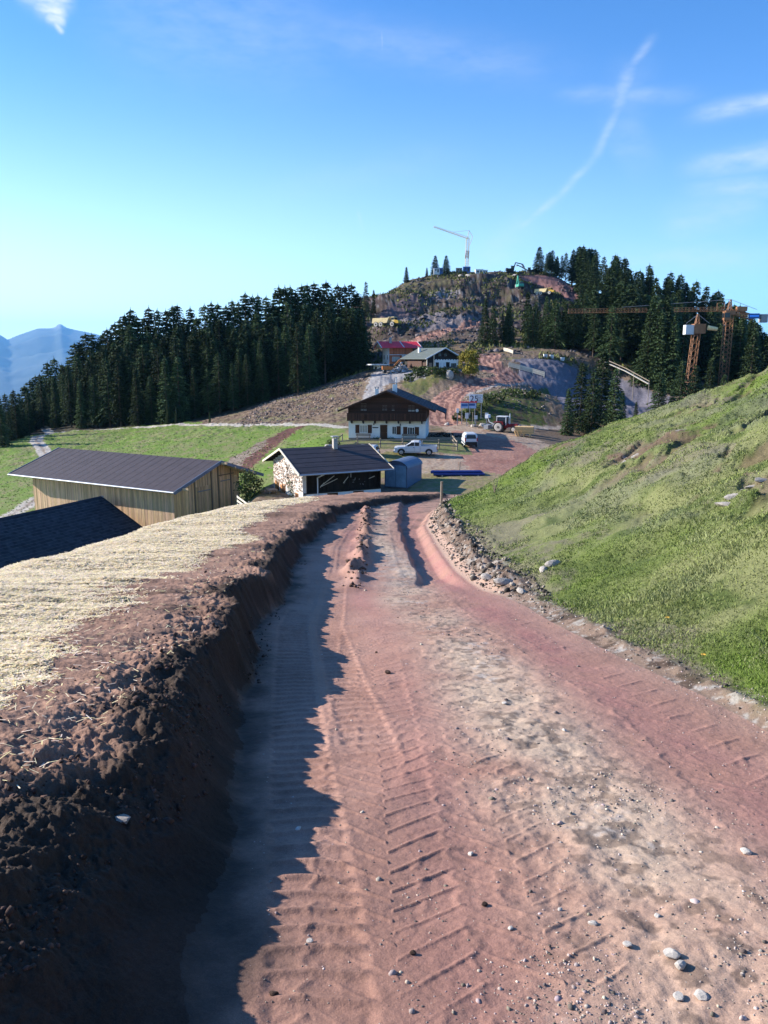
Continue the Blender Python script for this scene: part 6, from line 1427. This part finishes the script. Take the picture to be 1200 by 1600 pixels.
def excavator(u, v, D, rz, sc_, label, m_, pts, wheeled=False):
    p = hit(u, v, 120, 420) if D is None else at(u, v, D); t = thing('excavator', p, rz, label, 'excavator', None, sc_)
    m = MB(); m.b2(-1.5, 1.5, -1.2, 1.2, .95, 1.95); m.b2(-1.9, -1.2, -1.15, 1.15, 1.0, 2.1); m.build('upper_body', m_, t, bevel=.06)
    m = MB(); m.b2(.2, 1.4, -1.2, -.2, 1.95, 2.9); c = m.build('cab', M_glass, t); m = MB(); m.b2(.1, 1.5, -1.25, -.15, 2.9, 3.0); m.build('cab_roof', m_, c)
    if wheeled:
        for x in (-1.2, 1.2):
            for y in (-1.1, 1.1): m = MB(); m.tube((x, y - .2, .45), (x, y + .2, .45), .5, n=14); m.build('wheel', M_tyre, t)
        m = MB(); m.b2(-1.6, 1.6, -.7, .7, .5, .95); m.build('chassis', M_steel, t)
    else:
        for y in (-1.0, 1.0): m = MB(); m.prism([(-1.8, .4), (-1.5, .05), (1.5, .05), (1.8, .4), (1.5, .8), (-1.5, .8)], y - .25, y + .25, 'Y'); m.build('track', M_tyre, t)
    for nm_, (a, b, w) in zip(('boom', 'dipper_arm', 'bucket'), zip(pts[:-1], pts[1:], (.42, .34, .7))):
        m = MB(); m.bar((a[0], 0, a[1]), (b[0], 0, b[1]), w if nm_ != 'bucket' else .9, w); m.build(nm_, m_ if nm_ != 'bucket' else M_steel, t)
    return t
excavator(797, 427, 349, 0, 1.0, 'dark excavator on the summit with bent boom against the sky', M_blk, [(1.4, 1.6), (2.2, 4.4), (5.0, 3.8), (6.0, 2.2)])
excavator(830, 429, 350, R(180), 1.0, 'dark excavator at the right of the summit with boom stretched left', M_blk, [(1.4, 1.6), (3.8, 2.9), (6.0, 3.9), (6.5, 3.7)])
excavator(812, 452, 312, R(100), .95, 'green excavator digging on the hill flank below the summit', M_green, [(1.2, 1.6), (2.6, 5.6), (4.2, 2.2), (4.0, 1.0)])
gx = excavator(607, 583, 191, R(8), .80, 'orange wheeled excavator in front of the red-roofed house', M_org, [(1.3, 1.6), (3.4, 3.9), (4.4, 2.0), (4.0, 1.0)], True)
def dumper(u, v, D, rz, sc_, label, mb, mc):
    p = hit(u, v, 120, 420) if D is None else at(u, v, D); t = thing('dump_truck', p, rz, label, 'dump truck', None, sc_)
    m = MB(); m.prism([(-5.0, 1.3), (-4.6, 2.9), (1.2, 2.9), (1.6, 3.3), (1.7, 3.1), (.9, 1.3), (-3.2, 1.0)], -1.35, 1.35, 'Y'); m.build('skip', mb, t, bevel=.05)
    m = MB(); m.b2(2.3, 3.6, -1.0, 1.0, 1.5, 3.2); c = m.build('cab', mc, t, bevel=.08); m = MB(); m.b2(2.45, 3.45, -1.04, -1.0, 2.3, 3.0); m.b2(3.6, 3.64, -.85, .85, 2.3, 3.0); m.build('cab_window', M_glass, c)
    m = MB(); m.prism([(3.6, 1.1), (3.6, 2.3), (5.1, 2.0), (5.3, 1.1)], -1.1, 1.1, 'Y'); m.build('bonnet', M_yel, t, bevel=.08)
    m = MB(); m.b2(-4.2, 4.8, -.5, .5, .8, 1.15); m.build('chassis', M_steel, t)
    for x in (-3.3, -1.4, 3.0):
        for y in (-1.2, 1.2): m = MB(); m.tube((x, y - .3, .85), (x, y + .3, .85), .85, n=18); w_ = m.build('wheel', M_tyre, t); m = MB(); s = 1 if y > 0 else -1; m.tube((x, y + s * .303, .85), (x, y + s * .34, .85), .72, .66, 18); m.tube((x, y + s * .34, .85), (x, y + s * .36, .85), .3, .3, 12, .1); m.build('rim', M_dusty, w_)
    return t
p = hit(604, 511, 200, 400); dumper(604, 511, None, R(-32), 1.0, 'yellow and cream dump truck with dusty wheels left of the hill cutting', M_cream, M_cream)
dumper(851, 461, None, R(-36), .8, 'small pale dump truck on the red track near the summit', M_cream, M_yel)
# rubble heap beside the orange excavator and the boulders of the hillside
def stones_stuff(name, pts, sizes, m_, label, tint, seed=0, cat='stones', flat=.7):
    base = []; bm = bmesh.new(); bmesh.ops.create_icosphere(bm, subdivisions=1, radius=1.0); bv = np.array([v.co[:] for v in bm.verts]); bf = np.array([[v.index for v in f.verts] for f in bm.faces]); bm.free()
    g = np.random.default_rng(seed); n = len(pts); nv = len(bv)
    sc3 = g.uniform(.6, 1.3, (n, 1, 3)) * np.array([1, 1, flat]); a = g.uniform(0, 6.28, n); ca, sa = np.cos(a)[:, None], np.sin(a)[:, None]
    V = bv[None] * sc3 * (1 + g.uniform(-.38, .34, (n, nv, 1))); X = V[..., 0] * ca - V[..., 1] * sa; Y = V[..., 0] * sa + V[..., 1] * ca
    V = np.stack([X, Y, V[..., 2]], -1) * np.asarray(sizes)[:, None, None] + np.asarray(pts)[:, None, :]
    F = (bf[None] + (np.arange(n) * nv)[:, None, None]).reshape(-1, 3); T = np.repeat(np.asarray(tint).reshape(n, -1), nv, 0); T = T if T.shape[1] == 3 else T[:, 0]
    me = npmesh(name, V.reshape(-1, 3), F, T, m_); o = bpy.data.objects.new(name, me); col.objects.link(o); tag(o, label, cat, None, 'stuff'); return o
g_ = np.random.default_rng(11)
p = at(626, 583, 190); n = 160; a = g_.uniform(0, 6.28, n); rr = np.sqrt(g_.uniform(0, 1, n)); hz = 2.6 * (1 - rr) + .1
stones_stuff('rubble_heap', np.stack([p.x + np.cos(a) * rr * 2.6, p.y + np.sin(a) * rr * 1.8, p.z + hz * g_.uniform(.5, 1, n)], 1), g_.uniform(.15, .42, n), M_grav, 'grey heap of broken rubble between excavator and upper house', g_.uniform(.6, 1.8, n), 2)
p = at(645, 557, 210); n = 140; a = g_.uniform(0, 6.28, n); rr = np.sqrt(g_.uniform(0, 1, n))
stones_stuff('rubble_heap', np.stack([p.x + np.cos(a) * rr * 4.2, p.y + np.sin(a) * rr * 2, p.z - 1.0 + 2.3 * (1 - rr) * g_.uniform(.5, 1, n)], 1), g_.uniform(.15, .5, n), M_grav, 'pale rubble heap behind the red-roofed house', g_.uniform(.8, 2.0, n), 3)
# boulder-strewn hill
n = 3600; u = g_.uniform(-40, 105, n * 3); v = g_.uniform(205, 352, n * 3); keep = (fbm(u, v, .07, 3, 300) > -.08) & (np.abs(u - (v - 280) * .5) < 100); u = u[keep][:n]; v = v[keep][:n]
z = height(u, v); t = g_.uniform(.15, .72, len(u)) ** 1.5; tt = np.stack([t, t * .86, t * .84], 1)
stones_stuff('hill_boulders', np.stack([u, v, z], 1), np.abs(g_.normal(0, .30, len(u))) + .15, M_grav, 'scattered rocks and root clods strewn over the bare hill', tt, 5, 'rocks', .8)
n = 2600; u = g_.uniform(-30, 5, n); v = g_.uniform(150, 190, n); k = inside(u, v, P_SCRUB); u = u[k]; v = v[k]; t = g_.uniform(.2, 1.3, len(u)); stones_stuff('slope_debris', np.stack([u, v, height(u, v)], 1), g_.uniform(.08, .30, len(u)), M_grav, 'brown debris and stones covering the cleared slope below the forest', np.stack([t, t * .75, t * .6], 1), 6, 'debris')
n = 2200; u = g_.uniform(10, 60, n); v = g_.uniform(130, 205, n); t = g_.uniform(.1, .9, n); k = ~inside(u, v, P_PIT) & (dist_line(u, v, L_ROAD) > 3.6) & ~inside(u, v, P_PINK) & (v > 137); stones_stuff('bank_debris', np.stack([u, v, height(u, v)], 1)[k], g_.uniform(.08, .34, n)[k], M_grav, 'dark clods and stones on the banks around the pink track', np.stack([t, t * .85, t * .75], 1)[k], 7, 'debris')
# low bushes / dwarf scrub on the hill, one mass
n = 34000; u = g_.uniform(-45, 110, n); v = g_.uniform(200, 350, n); k = (fbm(u, v, .09, 3, 310) > .02) & ~inside(u, v, P_TOPRED) & (dist_line(u, v, L_HILLRD) > 4); u = u[k]; v = v[k]; z = height(u, v, True)
def tufts(name, x, y, z, hgt, wid, m_, label, cat, tint, seed=0, lean=.35, quad=False):
    g = np.random.default_rng(seed); n = len(x); a = g.uniform(0, 6.28, n); l = g.normal(0, lean, (n, 2)) * hgt[:, None]; dx, dy = np.cos(a) * wid, np.sin(a) * wid
    V = np.stack([np.stack([x - dx, y - dy, z - .01], 1), np.stack([x + dx, y + dy, z - .01], 1), np.stack([x + l[:, 0], y + l[:, 1], z + hgt], 1)], 1).reshape(-1, 3)
    F = np.arange(n * 3).reshape(n, 3); T = np.repeat(tint, 3, 0); me = npmesh(name, V, F, T, m_); o = bpy.data.objects.new(name, me); col.objects.link(o); tag(o, label, cat, None, 'stuff'); return o
t = g_.uniform(.4, 1.5, len(u)); tufts('hill_heath', u, v, z, g_.uniform(.3, 1.2, len(u)), g_.uniform(.15, .5, len(u)), M_bush, 'low heath and dwarf scrub on the hill', 'heath', np.stack([t * 1.25, t, t * .9], 1), 8)

# ------------------------------------------------------------------ near ground cover: straw, grass, gravel, clods
def near_pts(n, r0, r1, az0, az1, seed):
    g = np.random.default_rng(seed); r = np.exp(g.uniform(math.log(r0), math.log(r1), n)); a = np.radians(g.uniform(az0, az1, n)); return np.sin(a) * r, np.cos(a) * r, r
# straw
x, y, r = near_pts(760000, 2.4, 32, -38, 2, 21)
xl = c_lip(y) + fbm(x * .3, y, .9, 4, 5) * .16; sb = np.interp(y, sby, sbx) + .35 * fbm(x, y, .6, 3, 85) + .30 * fbm(x, y, 2.4, 3, 86)
tong = bump1(y, 18.5, 1.5) * sst(-4.5, -3.2, x) + bump1(y, 22.5, 1.8) * sst(-4.4, -2.2, x)
dens = sst(-.30, .35, sb - x - .7 * tong); dens = dens * sst(-.7, .1, fbm(x, y, 4, 3, 88) + dens) + .006 * (x < xl - .1) * (y < 14)
k = (g_.random(len(x)) < dens) & (x < xl - .05) & (x > c_out(y) - 1.2) & (y > 1.8); x, y, r = x[k], y[k], r[k]; z = height(x, y)
n = len(x); g = np.random.default_rng(5); L_ = g.uniform(.02, .065, n) * (1 + r * .03); w = (.0010 + .00030 * r) * g.uniform(.7, 1.4, n); a = g.uniform(0, 6.28, n); tl = g.uniform(-.2, .25, n); lift = .003 + np.abs(g.normal(0, .006, n)) * (1 + .04 * r)
dx, dy = np.cos(a) * L_ / 2, np.sin(a) * L_ / 2; px, py = -np.sin(a) * w, np.cos(a) * w; dz = tl * L_ / 2
V = np.stack([np.stack([x - dx - px, y - dy - py, z + lift - dz], 1), np.stack([x + dx - px, y + dy - py, z + lift + dz], 1), np.stack([x + dx + px, y + dy + py, z + lift + dz + w * .1], 1), np.stack([x - dx + px, y - dy + py, z + lift - dz + w * .1], 1)], 1).reshape(-1, 3)
t = g.uniform(.75, 1.15, n); t = np.where(g.random(n) < .16, t * .6, t); T = np.repeat(np.stack([t, t * g.uniform(.86, 1.0, n), t * g.uniform(.6, 1.05, n)], 1), 4, 0)
me = npmesh('straw', V, np.arange(n * 4).reshape(n, 4), T, M_straw); o = bpy.data.objects.new('straw', me); col.objects.link(o); tag(o, 'loose golden straw mulch strewn over the bank', 'straw', None, 'stuff'); print('straw', n)
# grass of the right slope
x, y, r = near_pts(1250000, 2.2, 46, -3, 60, 22); xg = c_gr(y); gdist = x - xg + .25 * fbm(x, y, 1.7, 4, 71)
dirt = sst(.22, .42, .6 * fbm(x, y, .45, 4, 91) + .45 * fbm(x, y, 1.5, 4, 191, .65)) * sst(2.2, 4, x - xg)
k = (gdist > -.03) & (g_.random(len(x)) < (.35 + .65 * sst(-.5, .2, fbm(x, y, 1.3, 3, 93))) * (1 - .85 * dirt)) & (g_.random(len(x)) < sst(-.1, .25, gdist) + .05) & (dentn(x, y) < .24 + .08 * g_.normal(0, 1, len(x))) & upper_near(x, y)
x, y, r = x[k], y[k], r[k]; z = height(x, y); n = len(x); n1 = fbm(x, y, .35, 4, 70); n2 = fbm(x, y, 1.1, 3, 94)
hgt = (.007 + .011 * np.abs(g_.normal(0, 1, n))) * (.8 + 1.1 * np.clip(n2 + .3, 0, 1)) * (1 + .022 * r); wid = (.0017 + .00050 * r) * g_.uniform(.7, 1.4, n)
base = mixc(C(.52, .60, .40) + 0 * n1[:, None], C(.95, .80, 1.2), .42 + 1.4 * n1); base = mixc(base, C(1.1, .88, 1.9), sst(.2, .6, n2 + .25 * g_.normal(0, 1, n))) 
hm_ = heathn(x, y) * sst(1, 3, x - c_gr(y)); base = mixc(base, C(.60, .48, 1.2), .5 * hm_) * g_.uniform(.6, 1.25, (n, 1))
tufts('grass', x, y, z, hgt, wid, M_blade, 'short pasture grass covering the slope to the right', 'grass', base, 9, .8); print('grass', n)
# meadow grass further off is carried by the turf itself; a rough pass of tussocks breaks it up
n = 26000; u = g_.uniform(-110, -8, n); v = g_.uniform(88, 215, n); k = inside(u, v, P_MEADOW) & (dist_line(u, v, L_PATH) > 1.5) & (dist_line(u, v, L_LOOP) > 2); u, v = u[k], v[k]; z = height(u, v); t = g_.uniform(.5, 1.3, len(u)) * (1 + .5 * fbm(u, v, .3, 3, 95))
tufts('meadow_tussocks', u, v, z, g_.uniform(.03, .12, len(u)), g_.uniform(.08, .22, len(u)), M_blade, 'rough grass tussocks of the meadow below the forest', 'grass', np.stack([t, t * .9, t], 1), 10)
# gravel on the road
x, y, r = near_pts(120000, 1.3, 34, -24, 42, 23); t2 = np.interp(y, [0, 3, 6, 12, 20, 40], [1.15, 1.05, .88, .45, .0, .0])
tm = np.exp(-((x - t2) / .6) ** 2); cl_n = sst(.0, .45, fbm(x, y, 1.9, 4, 80, .65)); inr = (x > c_foot(y) + .1) & (x < c_gr(y) + .3)
verge = (x > c_rd(y) - .1) & (x < c_gr(y) + .15)
k = inr & (g_.random(len(x)) < np.maximum(.03 + tm * (.12 + .85 * cl_n), .65 * verge)); x, y, r = x[k], y[k], r[k]; z = height(x, y); n = len(x)
sz = np.minimum(np.exp(g_.normal(-5.95, .55, n)), .016) * (1 + .05 * r); t = g_.uniform(.2, .95, n) ** 1.2; T = np.stack([t, t * g_.uniform(.82, .98, n), t * g_.uniform(.78, .96, n)], 1)
stones_stuff('gravel', np.stack([x, y, z + sz * .05], 1), sz, M_pebble, 'loose pale gravel scattered along the middle of the road', T, 31, 'gravel'); print('gravel', n)
# clods and rubble on the bank lip and the right verge
x, y, r = near_pts(60000, 1.8, 36, -42, 14, 24); ld = c_lip(y) + fbm(x * .3, y, .9, 4, 5) * .16 - x; d2 = x - c_rd(y)
left = (ld > -.35) & (ld < 1.0) & (g_.random(len(x)) < .8 * np.exp(-np.maximum(ld - .1, 0) / .3) * sst(-.4, .3, fbm(x, y, 2.5, 3, 96))) & (y < 34)
k = left; x, y, r = x[k], y[k], r[k]; z = height(x, y); n = len(x); sz = np.minimum(np.exp(g_.normal(-5.2, .5, n)), .028) * (1 + .035 * r); t = g_.uniform(.35, 1.3, n); T = np.stack([t, t * g_.uniform(.9, 1.05, n), t], 1)
stones_stuff('soil_clods', np.stack([x, y, z + sz * .2], 1), sz, M_rockd, 'crumbly dark soil clods along the lip of the cut bank', T, 32, 'soil', .8); print('clods', n)
g2 = np.random.default_rng(77); y = g2.uniform(3, 31, 5200); f = g2.uniform(.1, 1.25, 5200); x = c_rd(y) + (c_gr(y) - c_rd(y)) * f + .05; z = height(x, y); t = g2.uniform(.12, 1.0, 5200) ** 1.5
k = g2.random(5200) < (.35 + .6 * sst(9, 13, y)); sz = np.minimum(np.exp(g2.normal(-4.3, .6, 5200)), .085) * (.35 + .65 * sst(8, 13, y))
stones_stuff('verge_rubble', np.stack([x, y, z + sz * .3], 1)[k], sz[k], M_rock, 'pale rubble and clods along the foot of the grassy slope', np.stack([t, t * .93, t * .86], 1)[k], 33, 'rubble', .8)
y = g2.uniform(12.5, 27, 260); x = np.interp(y, [12, 16, 22, 28], [-.55, -.50, -.55, -.55]) + g2.normal(0, .10, 260); sz = np.abs(g2.normal(0, .020, 260)) + .010; t = g2.uniform(.4, 2.2, 260)
stones_stuff('rut_clods', np.stack([x, y, height(x, y) + sz * .3], 1), sz, M_rockd, 'line of dark clods squeezed up between the wheel ruts', np.stack([t, t, t], 1), 34, 'soil')
# single stones that stand out
def near_hit(u, v): return hit(u, v, 1.2, 60, True)
LB = [(735, 1335, .028, 'lone stone with a sharp shadow near the middle of the road'), (757, 1414, .024, 'dark stone low in the picture left of the gravel streak'), (797, 1452, .022, 'small pale stone left of the thick gravel patch'), (875, 1422, .018, 'tiny pale stone above the flat slab heap'), (927, 1444, .034, 'greyish stone at the top of the thick gravel patch'), (980, 1478, .035, 'angular pale stone at the upper left of the slab heap'),
      (1050, 1495, .05, 'white flat slab lying on the thick gravel patch'), (1062, 1510, .045, 'second white slab just below the flat one'), (1165, 1332, .045, 'flat pinkish slab on the purple band at the right'), (1027, 1432, .026, 'pale pebble above the white slabs'), (1095, 1558, .04, 'round pale stone at the bottom right corner area'), (1060, 1560, .036, 'stone at the bottom beside the round pale one'),
      (484, 1472, .026, 'whitish stone close to the edge of the bank shadow'), (428, 1555, .03, 'dark stone inside the bottom of the bank shadow'), (645, 1490, .022, 'dark stone resting on the tyre print'), (606, 1052, .055, 'dark clod of earth left of the pale gravel'), (588, 1020, .03, 'small stone just beyond the dark clod'), (882, 1142, .03, 'pale stone on the far gravel streak'), (788, 1100, .04, 'pale stone cluster piece beside the tan band')]
for u, v, s, lb in LB:
    p = near_hit(u, v); s *= .62; rock(p + Vector((0, 0, s * .3)), s, lb, 'stone', sc3=(1, .8, .75), me=RMd[0] if 'dark' in lb else RMw[int(u) % 4]) 
p = near_hit(192, 1282); rock(p + Vector((0, 0, .005)), .04, 'pale flat stone stuck in the shaded bank at lower left', 'stone', sc3=(1, .8, .5))
for u, v, s, lb, s3 in [(790, 912, .13, 'long whitish rock poking out at the foot of the grassy slope', (1.6, .8, .6)), (762, 905, .12, 'pale rock left of the long whitish one by the road', (1.2, .8, .7)), (848, 892, .11, 'left one of two white rocks lying in the grass', (1.1, .8, .7)), (865, 883, .12, 'right one of two white rocks lying in the grass', (1.3, .8, .7)), (815, 925, .10, 'grey rock low beside the long whitish one', (1.2, .8, .6))]:
    p = near_hit(u, v); rock(p + Vector((0, 0, s * .2)), s, lb, 'rock', sc3=s3, me=RM[2])
for k, (u, v) in enumerate([(1140, 785), (1152, 772), (1165, 765), (1180, 757), (1195, 748)]):
    p = near_hit(u, v); rock(p - Vector((0, 0, .04)), .15 - .02 * (k % 2), ['lowest', 'second lowest', 'middle', 'second highest', 'highest'][k] + ' rock of the grey ledge in the upper right slope', 'rock', 'rocks of the grey ledge', (1.6, .7, .55), me=RM[k])
for u, v, c, lb in [(1042, 975, M_yel, 'yellow flower in the grass nearest the road bend'), (1098, 1035, M_yel, 'lower yellow flower in the grass at the right')]:
    p = near_hit(u, v); t = thing('yellow_flower', p, 0, lb, 'flower'); m = MB(); m.tube((0, 0, 0), (0, 0, .07), .003, n=5); m.build('stem', M_bush, t); m = MB()
    for q in range(7): a = q * .9; m.bar((0, 0, .07), (math.cos(a) * .022, math.sin(a) * .022, .078), .012, .003)
    m.build('petals', M_yel, t)
# dead weed at the slope's tip
p = hit(773, 770, 20, 60); t = thing('dry_weed', p, 0, 'thin dry weed standing on the tip of the grassy slope', 'weed'); m = MB(); g2 = np.random.default_rng(3)
for k in range(14): a = g2.uniform(0, 6.28); m.tube((0, 0, 0), (math.cos(a) * .12, math.sin(a) * .12, g2.uniform(.25, .6)), .008, .003, 4)
m.build('stems', M_fence, t)

# ------------------------------------------------------------------ far mountains and the air between
def mountains():
    pr = [(-500, 560), (-200, 545), (-80, 520), (-30, 512), (0, 523), (12, 531), (25, 525), (45, 518), (60, 513), (75, 513), (85, 512), (93, 505), (104, 512), (120, 516), (150, 522), (200, 540), (280, 562), (400, 575), (700, 585), (1200, 580), (1700, 560)]
    nu = 500; us = np.linspace(-500, 1700, nu); top = np.interp(us, [p[0] for p in pr], [p[1] for p in pr]); rows = 70; V = []; T = []
    D1 = 27000.
    for i in range(rows):
        f = i / (rows - 1)          # 0 foot .. 1 crest, then beyond
        for j, u in enumerate(us):
            d = raydir(u, top[j]); d = d / d[1]; zc = d[2] * D1; D = 17000 + 10000 * f; x = d[0] * D; z = -900 + (zc + 900) * (f ** .85)
            V.append((x, D, z)); T.append(f)
    V = np.array(V); rid = ridged(V[:, 0], V[:, 1], 0.00028, 5, 400); f = np.array(T); rid_ = np.concatenate([rid, np.zeros(nu)]); V[:, 2] += rid * 330 * np.sin(np.pi * np.clip(f, 0, 1)) ; V[:, 1] += 0
    i, j = np.meshgrid(np.arange(rows - 1), np.arange(nu - 1), indexing='ij'); F = np.stack([i * nu + j, i * nu + j + 1, (i + 1) * nu + j + 1, (i + 1) * nu + j], -1).reshape(-1, 4)
    back = V[-nu:].copy(); back[:, 1] += 2000; back[:, 2] = -900; n0 = len(V); V = np.vstack([V, back]); jb = np.arange(nu - 1); F = np.vstack([F, np.stack([(rows - 1) * nu + jb, (rows - 1) * nu + jb + 1, n0 + jb + 1, n0 + jb], -1)])
    t = np.full((len(V), 3), 1.0); t[:] = (.9, 1, .9); snow = (V[:, 2] > 930 + 120 * rid_) ; t[snow] = (2.6, 2.4, 2.6)
    me = npmesh('mountains', V, F, t, mat('mountain_rock', (.07, .08, .07), rough=1, nscale=.002, namt=.35, vcol='tint', coords='World'), True); o = bpy.data.objects.new('mountains', me); col.objects.link(o); o['kind'] = 'structure'
mountains()
hz = MB(); hz.b2(-32000, 32000, -3000, 31900, -1200, 1420); 
hm = bpy.data.materials.new('haze'); hm.use_nodes = True; nt = hm.node_tree; nt.nodes.remove(nt.nodes['Principled BSDF']); pv = nt.nodes.new('ShaderNodeVolumePrincipled'); pv.inputs['Color'].default_value = (.22, .54, 1.0, 1); pv.inputs['Density'].default_value = 2.6e-5; pv.inputs['Anisotropy'].default_value = .1
nt.links.new(pv.outputs[0], nt.nodes['Material Output'].inputs['Volume'])
ho = hz.build('haze', hm); ho['kind'] = 'stuff'; ho['label'] = 'blue mountain haze filling the far valley'
